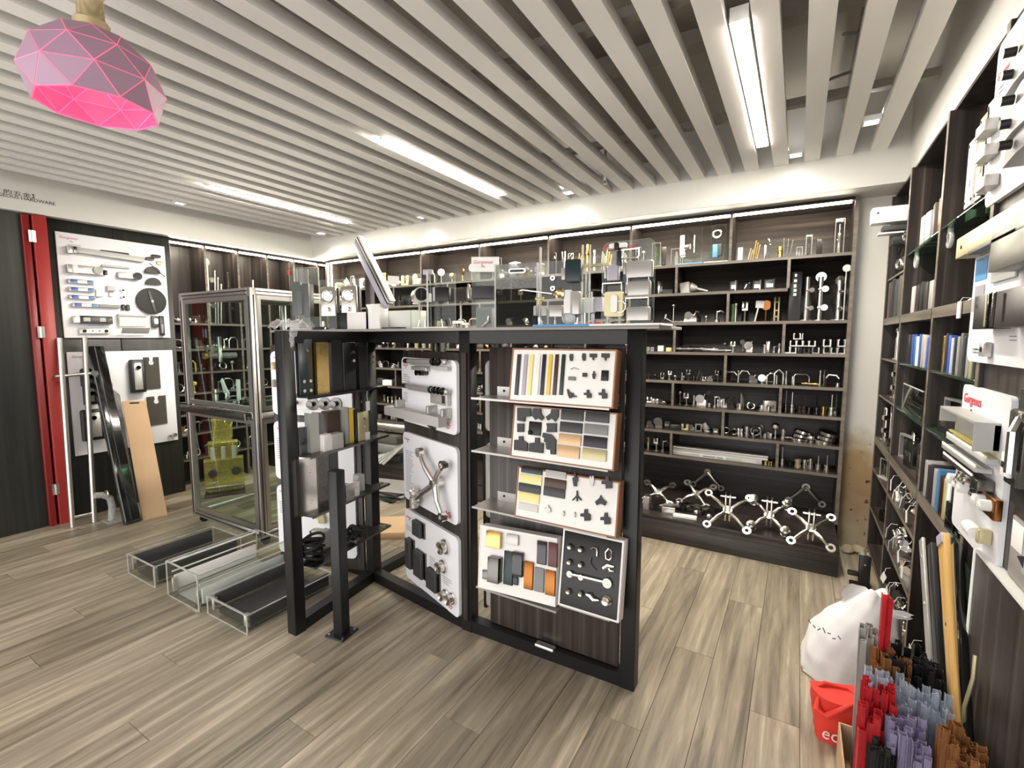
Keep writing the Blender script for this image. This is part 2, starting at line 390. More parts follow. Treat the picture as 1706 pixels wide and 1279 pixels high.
k_ = (pe.y - ps.y) / (wd * 13.2 / 17); h.matrix_local = TW(pe.y - wd * k_, pe.z) @ Matrix.Scale(k_, 4)
# red folding door on the left
d = struct('door_1', 'red framed folding door with a near black leaf', MB().box(-5.30, .1, 0, -5.262, 1.37, 2.515), 'black_panel')
part(d, 'door_stile', MB().cbox(-5.262, 1.345, .0, -5.225, 1.39, 2.51, .004), 'red_dark', 'dark red inner stile')
part(d, 'door_frame', MB().cbox(-5.275, 1.405, 0, -5.215, 1.49, 2.515, .004), 'red_frame', 'bright red outer stile')
for z in (.26, 1.55, 2.3):
    hg = part(d, 'hinge', MB().box(-5.226, 1.375, z, -5.213, 1.418, z + .09).cyl((-5.214, 1.397, z), (-5.214, 1.397, z + .09), .009, n=8), 'brushed')

# ---------------------------------------------------------------- ceiling lamps
i = 0
for x, y0, y1, lb in ((-4.055, 2.14, 3.52, 'long white light bar between slats, farthest from the right shelves'), (-2.2, 2.2, 3.51, 'long white light bar between slats above the black stand'),
                  (-.253, 2.1, 3.47, 'long white light bar between slats beside the right shelves')):
    t = thing('ceiling_light', lb, 'light', (x, (y0 + y1) / 2, 2.731), 0, 'linear ceiling lights')
    L = y1 - y0
    part(t, 'housing', MB().box(-.033, -L / 2 - .006, .006, .033, L / 2 + .01, .06), 'white_plastic')
    part(t, 'diffuser', MB().box(-.03, -L / 2, 0, .03, L / 2, .006), 'led')
for n, (px, py, lb) in enumerate([(1452, 202, 'square downlight nearest the right shelving'), (1326, 257, 'square downlight beside the short light bar'), (947, 320, 'square downlight above the middle of the back shelves'),
                  (703, 361, 'square downlight above the leaning profile'), (298, 338, 'small downlight over the hardware board'), (535, 388, 'small downlight nearest the far corner'), (573, 368, None)]):
    if not lb: continue
    p = at(px, py, z=2.74)
    t = thing('downlight', lb, 'downlight', (p.x, p.y, 2.74), 0, 'ceiling downlights')
    part(t, 'trim_ring', MB().frame(-.042, -.042, .042, .042, .01, -.008, .02, RX(90)), 'white_plastic')
    part(t, 'lens', MB().box(-.03, -.03, 0, .03, .03, .006), 'spot')
    ld = bpy.data.lights.new('downlight_beam', 'SPOT'); ld.energy = SPOT_W; ld.spot_size = R(110); ld.spot_blend = 1.0; ld.shadow_soft_size = .03; ld.color = (1, .97, .92)
    lo = bpy.data.objects.new('downlight_beam', ld); col.objects.link(lo); lo.parent = t; lo.location = (0, 0, -.012)
    dy = 3.92 - p.y if p.x > -4.8 else 0
    if dy and dy < .6: lo.rotation_euler = (R(18), 0, 0)
sp = thing('sprinkler', 'small bare sprinkler head hanging between ceiling slats', 'sprinkler', at(1008, 300, z=2.7), 0)
part(sp, 'pipe', MB().cyl((0, 0, 0), (0, 0, .3), .009, n=8), 'brushed'); part(sp, 'deflector', MB().ring(.016, .005, .003, 10, TL(0, 0, -.03)).box(-.012, -.002, -.03, -.009, .002, 0).box(.009, -.002, -.03, .012, .002, 0), 'brushed')

# ---------------------------------------------------------------- pink pendant
def pendant():
    c = Vector((-1.985, .718, 2.285))
    t = thing('pendant_lamp', 'faceted pink pendant lamp hanging on a gold stem', 'lamp', c)
    rings = [(.162, 0, 0), (.186, .075, .5), (.165, .15, 0), (.108, .21, .5), (.045, .24, 0)]; n = 9
    P = [[Vector((r * math.cos(2 * PI * (i + o) / n), r * math.sin(2 * PI * (i + o) / n), z)) for i in range(n)] for r, z, o in rings]
    tris = []
    for k in range(4):
        A, B, o = P[k], P[k + 1], rings[k][2]
        for i in range(n):
            j = (i + 1) % n
            if o == 0: tris += [(A[i], A[j], B[i]), (A[j], B[j], B[i])]
            else: tris += [(A[i], A[j], B[j]), (A[i], B[j], B[i])]
    ed = MB(); seen = set()
    for tr in tris:
        ctr = sum(tr, Vector()) / 3; nn = (tr[1] - tr[0]).cross(tr[2] - tr[0]).normalized()
        if nn.dot(ctr - Vector((0, 0, .05))) < 0: tr = (tr[0], tr[2], tr[1]); nn = -nn
        q = [ctr + (v - ctr) * .955 for v in tr]; q2 = [v - nn * .002 for v in q]; q3 = [v - nn * .004 for v in q]
        part(t, 'lining', MB().add(q2 + q3, [(0, 1, 2), (5, 4, 3), (0, 3, 4, 1), (1, 4, 5, 2), (2, 5, 3, 0)]), M['lamp_lining'], 'pink inner lining')
        part(t, 'facet', MB().add(q + q2, [(0, 1, 2), (5, 4, 3), (0, 3, 4, 1), (1, 4, 5, 2), (2, 5, 3, 0)]), M['lamp_pink'])
        for a, b in ((0, 1), (1, 2), (2, 0)):
            key = tuple(sorted((tuple(round(x, 3) for x in tr[a]), tuple(round(x, 3) for x in tr[b]))))
            if key in seen: continue
            seen.add(key); ed.cyl(tr[a] - nn * .003, tr[b] - nn * .003, .0028, n=6)
    part(t, 'rib', ed, 'lamp_rib', 'pink joints between facets, given a glow')
    part(t, 'bulb', MB().sph((0, 0, .165), .026, 14, 10), 'bulb')
    part(t, 'socket', MB().cyl((0, 0, .185), (0, 0, .24), .02, n=12), 'gold')
    part(t, 'stem', MB().lathe([(.046, .236), (.048, .26), (.036, .275), (.034, .34), (.04, .35), (.04, .37), (.02, .385), (.008, .41), (.008, .84)], 18), 'stem_gold', 'fluted gold stem')
    ld = bpy.data.lights.new('pendant_glow', 'POINT'); ld.energy = .9; ld.color = (1, .45, .55); ld.shadow_soft_size = .034
    lo = bpy.data.objects.new('pendant_glow', ld); col.objects.link(lo); lo.parent = t; lo.location = (0, 0, .1)
mat('lamp_pink', (160, 128, 150), .5, .1)
mat('lamp_lining', (240, 96, 132), .6)
mat('lamp_rib', (255, 100, 140), .4, 0, .4)  # emission added to the ribs for the lamp's light at the joints
pendant()


def banded(unit, name, a, b, front, m, lab):
    """a board with a paler band glued to its front edge; front = axis and side of that edge"""
    if m != 'shelf_edge': return part(unit, name, MB().cbox(*a, *b, .0015), m, lab)
    ax_, s = front; a, b = list(a), list(b); e0, e1 = a[:], b[:]
    if s < 0: e1[ax_] = a[ax_] + .002; a[ax_] += .002
    up_ = (b[2] - a[2]) > .3
    o = part(unit, name, MB().box(*a, *b), 'dark_wood' if up_ else ('dark_wood_x' if ax_ == 1 else 'dark_wood_y'), lab)
    part(o, 'edge_band', MB().box(*e0, *e1), 'shelf_edge'); return o
# ---------------------------------------------------------------- back shelving (running pattern of cells)
SZ = [2.145, 1.915, 1.675, 1.434, 1.194, .98, .767, .56]       # shelf tops, from the top down
YF, YB = 4.13, 4.42                                           # front edge, back panel
su = thing('shelf_unit', 'dark wood wall shelving filled with fittings along the back wall', 'shelving', (-2.4, YF, 0))
ox = 2.4
def sp_(name, x0, y0, z0, x1, y1, z1, m, lab=None): return banded(su, name, (x0 + ox, y0 - YF, z0), (x1 + ox, y1 - YF, z1), (1, -1), m, lab)
sp_('back_panel', -5.2, YB, 0, .31, YB + .018, 2.515, 'dark_wood_x')
sp_('side_panel', .288, YF, .19, .312, YB, 2.515, 'shelf_edge'); sp_('side_panel', -5.22, YF, 0, -5.185, YB, 2.515, 'shelf_edge')
sp_('top_panel', -5.2, YF, 2.495, .29, YB, 2.515, 'dark_wood_x')
D2 = [-.49 - .785 * k for k in range(6)]; D1 = [-.098 - .79 * k for k in range(7)]
for k, z in enumerate(SZ):
    if k == 1:
        sp_('shelf', -5.18, YF, z - .022, -.088, YB, z, 'shelf_edge')
    else:
        sp_('shelf', -5.18, YF, z - .022, .288, YB, z, 'shelf_edge')
tops = [2.497] + [z - .022 for z in SZ]
for r in range(8):
    lo_, hi_ = SZ[r], tops[r]
    for x in (D2 if r % 2 == 0 else D1):
        if x < -5.1: continue
        if r == 1 and x == D1[0]: sp_('divider', x, YF, SZ[1], x + .02, YB, tops[1], 'shelf_edge'); continue
        sp_('divider', x - .01, YF, lo_, x + .01, YB, hi_, 'shelf_edge')
sp_('divider', D1[0], YF, SZ[2], D1[0] + .02, YB, SZ[1], 'shelf_edge') if 0 else None
# low projecting plinth under the display of spiders
sp_('plinth_top', -5.18, 3.64, .172, .292, YB, .19, 'dark_wood_x'); sp_('plinth_front', -5.18, 3.645, 0, .29, 3.665, .172, 'dark_wood_x'); sp_('plinth_side', .27, 3.665, 0, .29, YB, .172, 'dark_wood_x')
# light strips under the top, one per bay half
xs = [.28, -.12, -.48] ; ed_ = [.285] + D2 + [-5.18]
for a, b in zip(ed_[:-1], ed_[1:]):
    segs = [(b + .015, a - .015)] if a < -1 else [(b + .015, (a + b) / 2 - .003), ((a + b) / 2 + .003, a - .015)]
    for x0, x1 in segs:
        if x1 - x0 > .05: sp_('light_strip', x0, YF + .03, 2.484, x1, YF + .042, 2.494, 'strip', 'glowing white strip')
sp_('light_strip', -5.15, YF + .03, 2.17, -5.14, YF + .04, 2.47, 'strip', 'glowing upright strip in the corner')

# ---------------------------------------------------------------- left shelving
lu = thing('shelf_unit', 'tall dark wood shelving in the far corner behind the aluminium cabinet', 'shelving', (-5.35, 3.28, 0))
def lp_(name, x0, y0, z0, x1, y1, z1, m, lab=None):
    if m != 'shelf_edge': return part(lu, name, MB().box(x0 + 5.35, y0 - 3.28, z0, x1 + 5.35, y1 - 3.28, z1), m, lab)
    o = part(lu, name, MB().box(x0 + 5.35, y0 - 3.28, z0, x1 + 5.348, y1 - 3.28, z1), 'dark_wood' if z1 - z0 > .3 else 'dark_wood_y', lab); part(o, 'edge_band', MB().box(x1 + 5.348, y0 - 3.28, z0, x1 + 5.35, y1 - 3.28, z1), 'shelf_edge'); return o
lp_('back_panel', -5.66, 2.40, 0, -5.64, 4.45, 2.515, 'dark_wood'); lp_('top_panel', -5.64, 2.40, 2.497, -5.35, 4.45, 2.515, 'dark_wood')
DY = [2.411, 2.75, 3.093, 3.435, 3.78, 4.128, 4.44]
for y in DY: lp_('divider', -5.64, y - .011, 0, -5.35, y + .011, 2.497, 'shelf_edge')
for a, b in zip(DY[:-1], DY[1:]):
    lp_('light_strip', -5.385, a + .016, 2.484, -5.37, b - .016, 2.494, 'strip', 'glowing white strip')
    for z in (1.70, 1.434, 1.194, .98, .767, .56, .3): lp_('shelf', -5.64, a + .011, z - .02, -5.352, b - .011, z, 'shelf_edge')

# ---------------------------------------------------------------- right shelving
ru = thing('shelf_unit', 'tall dark wood shelving with glass shelves along the right wall', 'shelving', (.5, 3.2, 0))
def rp_(name, x0, y0, z0, x1, y1, z1, m, lab=None): return banded(ru, name, (x0 - .5, y0 - 3.2, z0), (x1 - .5, y1 - 3.2, z1), (0, -1), m, lab)
rp_('back_panel', .845, .6, 0, .865, 4.235, 2.515, 'dark_wood'); rp_('top_panel', .52, .6, 2.50, .845, 4.235, 2.515, 'dark_wood')
RD = [4.222, 3.565, 2.78, 2.10]
for y in RD: rp_('divider', .5, y - .015, 0, .845, y + .015, 2.50, 'shelf_edge')
for z, t in ((1.68, .045), (.86, .05), (.07, .02)): 
    for a, b in zip(RD[1:], RD[:-1]): rp_('shelf', .497, a + .015, z - t, .845, b - .015, z, 'shelf_edge', None)
for zz in ((2.02, 1), (1.41, 0), (1.155, 0)):
    for k, (a, b) in enumerate(zip(RD[1:], RD[:-1])):
        z = 1.945 if (zz[1] and k == 0) else zz[0]
        if k == 0 or not zz[1]: rp_('shelf', .505, a + .015, z - .012, .845, b - .015, z, 'glass_green' if k else 'shelf_edge', 'thin glass shelf' if k else None)
        else: rp_('shelf', .505, a + .015, z - .01, .845, b - .015, z, 'glass_green', 'thin glass shelf')
for z in (.63, .345):
    rp_('shelf', .5, RD[1] + .015, z - .018, .845, RD[0] - .015, z, 'shelf_edge'); rp_('shelf', .5, RD[2] + .015, z - .018, .845, RD[1] - .015, z, 'shelf_edge')
# flush dark boards that carry the white display boards nearer the viewer
rp_('front_panel', .512, .6, .0, .53, 2.085, 2.50, 'dark_wood', 'flush dark wood cladding')
for y in (1.72,): pass
# ================================================================ CENTRAL STAND
def bar2(mb, a, b, w, z0, z1):              # straight rail between two floor points
    a, b = Vector((a[0], a[1], 0)), Vector((b[0], b[1], 0)); d = b - a
    return mb.box(0, -w / 2, z0, d.length, w / 2, z1, Matrix.Translation(a) @ RZ(math.degrees(math.atan2(d.y, d.x))))
PA, PC, PB, PM, PD, PE = (-2.213, 1.491), (-2.29, 2.105), (-.581, 2.0), (-1.442, 1.985), (-2.985, 2.12), (-2.275, 2.78)
st = thing('display_stand', 'black steel frame display stand with a grey top in the middle of the shop', 'stand', (-1.5, 2.0, 0))
OS = (1.5, -2.0)
sh = lambda p: (p[0] + OS[0], p[1] + OS[1])
for p, n in ((PA, 'post'), (PC, 'post'), (PB, 'post'), (PM, 'post'), (PD, 'post'), (PE, 'post')):
    q = sh(p); part(st, n, MB().cbox(q[0] - .033, q[1] - .033, 0, q[0] + .033, q[1] + .033, 1.585, .003), 'black_metal')
for a, b in ((PA, PC), (PC, PM), (PM, PB), (PD, PC), (PC, PE)):
    for z0, z1 in ((.0, .062), (1.523, 1.585)): part(st, 'rail', bar2(MB(), sh(a), sh(b), .06, z0, z1), 'black_metal')
part(st, 'top_board', MB().cbox(-3.02 + OS[0], 1.935 + OS[1], 1.586, -.475 + OS[0], 2.36 + OS[1], 1.6, .002), 'deck_grey', 'thin grey board')
bolts = MB()
for dx in (-.012, .012):
    for z in (1.40, 1.432): bolts.cyl((PC[0] + OS[0] + .034, PC[1] + OS[1] + dx, z), (PC[0] + OS[0] + .038, PC[1] + OS[1] + dx, z), .005, n=8)
    for z in (1.30, 1.33): bolts.cyl((PC[0] + OS[0] + dx, PC[1] + OS[1] - .034, z), (PC[0] + OS[0] + dx, PC[1] + OS[1] - .038, z), .004, n=8)
part(st, 'bolt_heads', bolts, 'brushed')
part(st, 'floor_catch', MB().cbox(.47, -.055, .062, .57, -.02, .075, .003), 'brushed', 'small silver catch on the low rail')
WS = [1.252, .945, .632, .36]
for z in WS:
    T = Matrix.Translation((PA[0] + OS[0], PA[1] + OS[1], 0)) @ RZ(math.degrees(math.atan2(PC[1] - PA[1], PC[0] - PA[0])))
    part(st, 'wing_shelf', MB().box(.03, -.11, z - .006, .66, .085, z, T).box(.03, -.112, z - .012, .66, -.108, z, T), 'darksteel' if z < 1.2 else 'black_metal', 'thin metal shelf on the short wing')

class Pl:                                    # lays flat pieces out on a board: picture column/row -> local x, z on that board
    def __init__(s, o, y=0., zoom=None): s.o = o; s.y = y; s.zm = zoom
    def p(s, a, b, y=None):
        if s.zm: a, b = s.zm[0] + a / s.zm[2], s.zm[1] + b / s.zm[2]
        Mi = s.o.matrix_basis.inverted(); o = Mi @ Vector((0, 0, 1.55)); d = Mi.to_3x3() @ (_Rm @ Vector(((a - IW / 2) / F, -(b - IH / 2) / F, -1)))
        t = ((s.y if y is None else y) - o.y) / d.y; q = o + d * t; return q.x, q.z
    def rect(s, x0, y0, x1, y1):
        xm, ym = (x0 + x1) / 2, (y0 + y1) / 2
        l, r, u, d = s.p(x0, ym)[0], s.p(x1, ym)[0], s.p(xm, y0)[1], s.p(xm, y1)[1]
        return l, d, r, u
    def poly(s, pts): return [s.p(*q) for q in pts][::-1]
def upd(): bpy.context.view_layer.update()
LOGO = 'Gorgeous'
def logo(parent, x, z, h, y=-.001, sub=True):
    text(parent, 'logo', LOGO, h, 'red_ink', TL(x, y, z) @ RX(90), .25, 'red script logo')
    if sub: text(parent, 'logo', 'Me:', h * .55, 'ink', TL(x + h * 2.2, y, z - h * .8) @ RX(90), .1, 'small black logo line')
def lines(parent, x, z, wd, n, dz, y=-.0006, m='ink_grey'):
    b = MB()
    for i in range(n): b.box(x, y - .0004, z - i * dz, x + wd * random.uniform(.6, 1), y, z - i * dz + dz * .32)
    return part(parent, 'print_lines', b, m)
def script(parent, x, z, s, y=-.001):      # red handwritten mark in the lower corner
    text(parent, 'logo', 'Mb', s, 'red_ink', TL(x, y, z) @ RX(90), .45, 'red script mark')

# ---- swinging panel with three posters next to the trays (spider board)
pn = thing('hardware_board', 'swinging dark wood panel carrying three white boards, one with a spider arm', 'board', (-2.048, 2.142, 0), -19.8)
part(pn, 'wood_panel', MB().cbox(-.02, .02, .06, .655, .042, 1.475, .002), 'dark_wood')
part(pn, 'pivot', MB().cyl((.32, .03, .0), (.32, .03, .06), .012, n=8), 'black_metal'); part(pn, 'pivot', MB().cyl((.32, .03, 1.475), (.32, .03, 1.55), .012, n=8), 'black_metal')
for z0, z1 in ((1.05, 1.435), (.57, .985), (.06, .505)):
    part(pn, 'poster', MB().prism(rr(.605, z1 - z0, .035, 5, 0, z0), 0, .018, 'y'), 'poster_white', 'white rounded board')
upd(); P = Pl(pn, 0, (620, 560, 5.33))
logo(pn, .02, 1.385, .016); logo(pn, .02, .94, .016); logo(pn, .02, .455, .016)
for a in ((.02, 1.33, .1, 4, .012), (.02, 1.22, .06, 5, .012), (.42, 1.235, .13, 2, .014), (.03, .87, .1, 22, .012), (.02, .4, .1, 3, .012), (.3, .3, .07, 5, .012), (.44, .24, .1, 4, .012), (.47, .12, .1, 3, .012)): lines(pn, *a)
script(pn, .47, 1.075, .05); script(pn, .47, .59, .05); script(pn, .47, .08, .05)
def seg(px0, py0, px1, py1, y=-.02):       # two points on the board
    a, b = P.p(px0, py0), P.p(px1, py1); return Vector((a[0], y, a[1])), Vector((b[0], y, b[1]))
for (c0, c1) in (((330, 217), (690, 228)), ((315, 432), (705, 490))):
    a, b = seg(*c0, *c1, y=-.028)
    part(pn, 'track_profile', MB().cyl(a + (b - a) * .1, a + (b - a) * .72, .014, n=10).box(a.x + .06, -.03, a.z - .02, a.x + (b.x - a.x) * .7, 0, a.z - .006), 'silver')
    part(pn, 'end_cap', MB().cyl(a, a + (b - a) * .1, .015, n=10), 'black')
    for f in ((.72, .82) if c0[1] < 300 else (.66, .74, .82, .9)):
        q = a + (b - a) * f; part(pn, 'roller', MB().cyl(q, q + Vector((.012, -.004, 0)), .02, n=14).cyl(q + Vector((.012, -.004, 0)), q + Vector((.018, -.006, 0)), .011, n=10), 'black_gloss')
    part(pn, 'end_block', MB().sph(tuple(b), .017), 'silver')
l, d_, r, u = P.rect(385, 270, 520, 302); part(pn, 'bracket', MB().cbox(l, -.03, d_, r, 0, u), 'silver')
l, d_, r, u = P.rect(552, 265, 708, 300); part(pn, 'bracket', MB().cbox(l, -.03, d_, r, 0, u), 'ltgrey')
for f in (428, 468, 490):
    x, z = P.p(f, 322); part(pn, 'roller', MB().cyl((x, 0, z), (x, -.03, z), .016, n=12), 'black_gloss')
l, d_, r, u = P.rect(558, 500, 705, 600); part(pn, 'hanger_plate', MB().cbox(l, -.03, d_, r, 0, u), 'silver'); part(pn, 'slot', MB().box(l + (r - l) * .72, -.031, d_ + .01, l + (r - l) * .9, -.02, u - .01), 'dkbrown')
a, b = seg(222, 645, 715, 750, -.06)
part(pn, 'slide_rail', MB().box(0, -.025, -.026, (b - a).length, .025, .026, Matrix.Translation(a) @ RY(math.degrees(-math.atan2(b.z - a.z, b.x - a.x)))), 'ltgrey', 'thick grey slide rail')
for px_, py_ in ((285, 605), (570, 660), (700, 690)):
    x, z = P.p(px_, py_); part(pn, 'rail_clip', MB().cbox(x - .012, -.06, z - .02, x + .012, 0, z + .03), 'silver')
x, z = P.p(520, 785); part(pn, 'coupling', MB().cyl((x, -.01, z), (x + .06, -.01, z - .01), .012, n=8).cyl((x + .03, -.01, z), (x + .05, -.01, z), .02, n=10), 'darksteel')
# spider arm on the middle poster
PS = Pl(pn, -.05, (620, 560, 5.33))
ctr = PS.p(540, 1255); ends = [PS.p(420, 1030), PS.p(632, 1145)]
PS2 = Pl(pn, -.05, (620, 780, 4.57)); ends += [PS2.p(535, 370), PS2.p(325, 240)]; ctr = PS2.p(480, 115)
for e in ends:
    part(pn, 'spider_arm', MB().tube([(ctr[0], -.05, ctr[1]), ((ctr[0] + e[0]) / 2, -.062, (ctr[1] + e[1]) / 2), (e[0], -.05, e[1])], [.019, .015, .012], 10), 'brushed')
    part(pn, 'spider_ring', MB().ring(.026, .013, .03, 18, TL(e[0], -.035, e[1]) @ RX(90)), 'steel')
part(pn, 'spider_hub', MB().cyl((ctr[0], 0, ctr[1]), (ctr[0], -.075, ctr[1]), .022, n=14), 'steel')
e = ends[3]; part(pn, 'stud', MB().lathe([(.026, 0), (.026, .06), (.02, .065), (.02, .075), (.026, .08), (.026, .1), (.014, .104), (.014, .12)], 16, TL(e[0] - .02, -.045, e[1] - .05)), 'brushed')
# lower poster: square pulls and round knobs
for (x0, y0, x1, y1) in ((300, 412, 368, 520), (308, 640, 378, 830), (405, 785, 485, 930), (248, 545, 292, 760)):
    l, d_, r, u = Pl(pn, -.03, (620, 780, 4.57)).rect(x0, y0, x1, y1)
    part(pn, 'pull', MB().cbox(l, -.03, d_, r - .012, -.01, u, .004).box(l + .008, -.032, d_ + .02, r - .03, -.029, u - .02), 'dkgrey', 'dark square cup pull'); part(pn, 'pull_plate', MB().box(l + .006, -.01, d_ - .004, r + .004, 0, u + .002), 'darksteel')
for x, y, r_ in ((540, 600, .042), (525, 750, .038), (545, 965, .03), (595, 995, .032)):
    a = P2 = Pl(pn, -.02, (620, 780, 4.57)).p(x, y)
    part(pn, 'knob', MB().lathe([(r_, 0), (r_, .012), (r_ * .75, .016), (r_ * .7, .035), (r_ * .85, .04), (r_ * .8, .046), (r_ * .45, .04), (.001, .036)], 20, TL(a[0], 0, a[1]) @ RX(90)), 'steel', 'polished round knob')

# ---- swinging panel behind the short wing
pc_ = thing('hardware_board', 'swinging panel of white hardware boards behind the gold channel', 'board', (-2.89, 1.845, 0), 19.4)
part(pc_, 'wood_panel', MB().cbox(-.01, .02, .06, .60, .042, 1.505, .002), 'dark_wood')
for z0, z1 in ((1.06, 1.465), (.635, 1.015), (.14, .595)):
    part(pc_, 'poster', MB().prism(rr(.56, z1 - z0, .035, 5, 0, z0), 0, .018, 'y'), 'poster_white', 'white rounded board')
for z in (1.42, .965, .55): logo(pc_, .02, z, .016)
lines(pc_, .02, .9, .08, 10, .014); lines(pc_, .02, .48, .1, 6, .014); lines(pc_, .25, 1.1, .2, 1, .01)
upd(); P = Pl(pc_, 0, (440, 540, 5.33))
for x, y in ((435, 708), (540, 705), (640, 705)):
    a = P.p(x, y); part(pc_, 'knob', MB().lathe([(.04, 0), (.04, .008), (.015, .012), (.014, .03), (.022, .034), (.022, .044), (.001, .048)], 18, TL(a[0], 0, a[1]) @ RX(90)), 'darksteel')
l, d_, r, u = P.rect(80, 335, 104, 400); part(pc_, 'sample', MB().cbox(l, -.02, d_, r, 0, u), 'champagne')
l, d_, r, u = P.rect(85, 490, 108, 555); part(pc_, 'sample', MB().cbox(l, -.02, d_, r, 0, u), 'photo_grey')
a = P.p(290, 695); part(pc_, 'lever', MB().tube([(a[0], 0, a[1]), (a[0], -.05, a[1]), (a[0] + .03, -.06, a[1] + .01)], .012, 8), 'darksteel')
script(pc_, .44, 1.08, .05)
l, d_, r, u = Pl(pc_, 0, (440, 740, 3.875)).rect(335, 540, 400, 650); part(pc_, 'lock_case', MB().cbox(l, -.05, d_, r, 0, u), 'ltgrey'); part(pc_, 'lock_side', MB().box(l - .012, -.05, d_ + .01, l, 0, u - .005), 'dkgrey')
l, d_, r, u = Pl(pc_, 0, (440, 740, 3.875)).rect(330, 435, 405, 500); part(pc_, 'bracket', MB().prism([(l, u), (l, d_ + .03), (l + .04, d_ + .03), (l + .04, d_), (r, d_), (r, d_ + .03), (l + .07, u)][::-1], -.03, 0, 'y'), 'champagne')

# ---- rear poster panel seen nearly edge-on beside the middle post
pr_ = thing('hardware_board', 'narrow edge of white boards showing beside the middle post of the stand', 'board', (-1.40, 2.10, 0), 85)
part(pr_, 'wood_panel', MB().cbox(0, .015, .06, .6, .035, 1.475, .002), 'dark_wood')
for z0, z1 in ((1.05, 1.43), (.57, .985), (.06, .505)): part(pr_, 'poster', MB().prism(rr(.56, z1 - z0, .035, 5, .0, z0), -.004, .015, 'y'), 'white_plastic')
part(pr_, 'hook', MB().cyl((.1, 0, .97), (.1, -.03, .99), .008, n=8), 'brushed')

# ---- fixed panel with brackets that hold the sample trays
pt = thing('hardware_board', 'upright dark wood panel whose thin metal ledges hold the sample trays', 'board', (-1.322, 2.0, 0))
part(pt, 'wood_panel', MB().cbox(0, 0, .066, .69, .022, 1.505, .002), 'dark_wood')
part(pt, 'pivot', MB().cyl((.34, .011, 1.505), (.34, .011, 1.53), .012, n=8), 'black_metal')
LZ = ((1.266, .0, .68), (1.012, .0, .68), (.735, 0., .68), (.336, .02, .455), (.376, .47, .7))
for z, xa_, xb_ in LZ:
    part(pt, 'ledge', MB().box(xa_, -.155, z - .004, xb_, 0, z).box(xa_ + .05, -.004, z, xb_ - .01, 0, z + .045).box(xa_, -.158, z - .006, xb_, -.154, z + .004), 'silver', 'thin metal ledge')
    part(pt, 'screw', MB().cyl((xa_ + .09, -.004, z + .025), (xa_ + .09, -.008, z + .025), .006, n=8), 'rubber')

# ---- sample trays
TRAYS = {}
def tray(nm, label, x0, x1, z0, hgt, shell, face, y0=1.838, tilt=-9, fr=.012):
    t = thing('sample_tray', label, 'tray', (x0, y0, z0)); t.rotation_euler = (R(tilt), 0, 0); wd = x1 - x0
    part(t, 'box', MB().cbox(0, .006, 0, wd, .062, hgt, .002).frame(0, 0, wd, hgt, fr * .5, 0, .006), shell)
    part(t, 'foam_insert', MB().cbox(fr * .5, .001, fr * .5, wd - fr * .5, .03, hgt - fr * .5, .002), face, 'white foam insert' if face != 'black' else 'black foam insert')
    TRAYS[nm] = t; return t
tray('t1', 'upper sample tray with eight coloured strips', -1.112, -.624, 1.268, .238, 'cardwood', 'foam_white')
tray('t2', 'sample tray of black corner joints and eight flat colour bars', -1.104, -.616, 1.014, .235, 'cardwood', 'foam_white')
tray('t3', 'sample tray with cream bars and a black tripod joint', -1.082, -.6, .737, .228, 'cardwood', 'foam_white')
tray('t4', 'plain white foam tray with a gold block', -1.288, -.87, .34, .298, 'foam_white', 'foam_white')
tray('t5', 'white edged box of chrome knobs in black foam', -.858, -.582, .378, .335, 'white_plastic', 'black', fr=.016)
TRAYS['t4'].rotation_euler = (R(-9), R(-3), 0)
upd()
ORD = ['first', 'second', 'third', 'fourth', 'fifth', 'sixth', 'seventh', 'eighth', 'ninth', 'tenth', 'eleventh', 'twelfth', '13th', '14th', '15th', '16th', '17th', '18th', '19th', '20th']
def samp(tn, zoom, shp, name, label, m, th=.004, group=None, cat=None, extra=None):
    t = TRAYS[tn]; P = Pl(t, 0, zoom)
    if isinstance(shp[0], (int, float)):
        l, d, r, u = P.rect(*shp); b = MB().cbox(0, -th, 0, r - l, .0, u - d, .0015); ox_, oz_ = l, d
    else:
        q = P.poly(shp); ox_, oz_ = min(a for a, _ in q), min(b for _, b in q); b = MB().prism([(a - ox_, c - oz_) for a, c in q], -th, 0, 'y')
    if extra: extra(b)
    o = solo(name, label, cat or 'sample', b, m, t.matrix_basis @ Vector((ox_, .0, oz_)), 0, group); o.rotation_euler = t.rotation_euler; return o
ZA, ZB = (790, 560, 4.92), (790, 780, 3.367)
xt = [375, 428, 478, 535, 582, 632, 686, 738]; xb = [345, 405, 450, 510, 553, 605, 655, 712]
for i, (m, nm) in enumerate((('dkgrey', 'dark grey'), ('lilac', 'pale blue grey'), ('cream', 'pale cream'), ('white_plastic', 'white'), ('navy', 'dark navy'), ('yellow', 'yellow cream'), ('brown', 'dark brown'), ('darkgreen', 'black green'))):
    xm = (xt[i] + xb[i]) / 2
    samp('t1', ZA, (xm - 15, 148, xm + 15, 482), 'sample_strip', f'{nm} upright strip, {ORD[i]} of eight in the upper tray', m, .006, 'colour strips in the upper tray', 'strip')
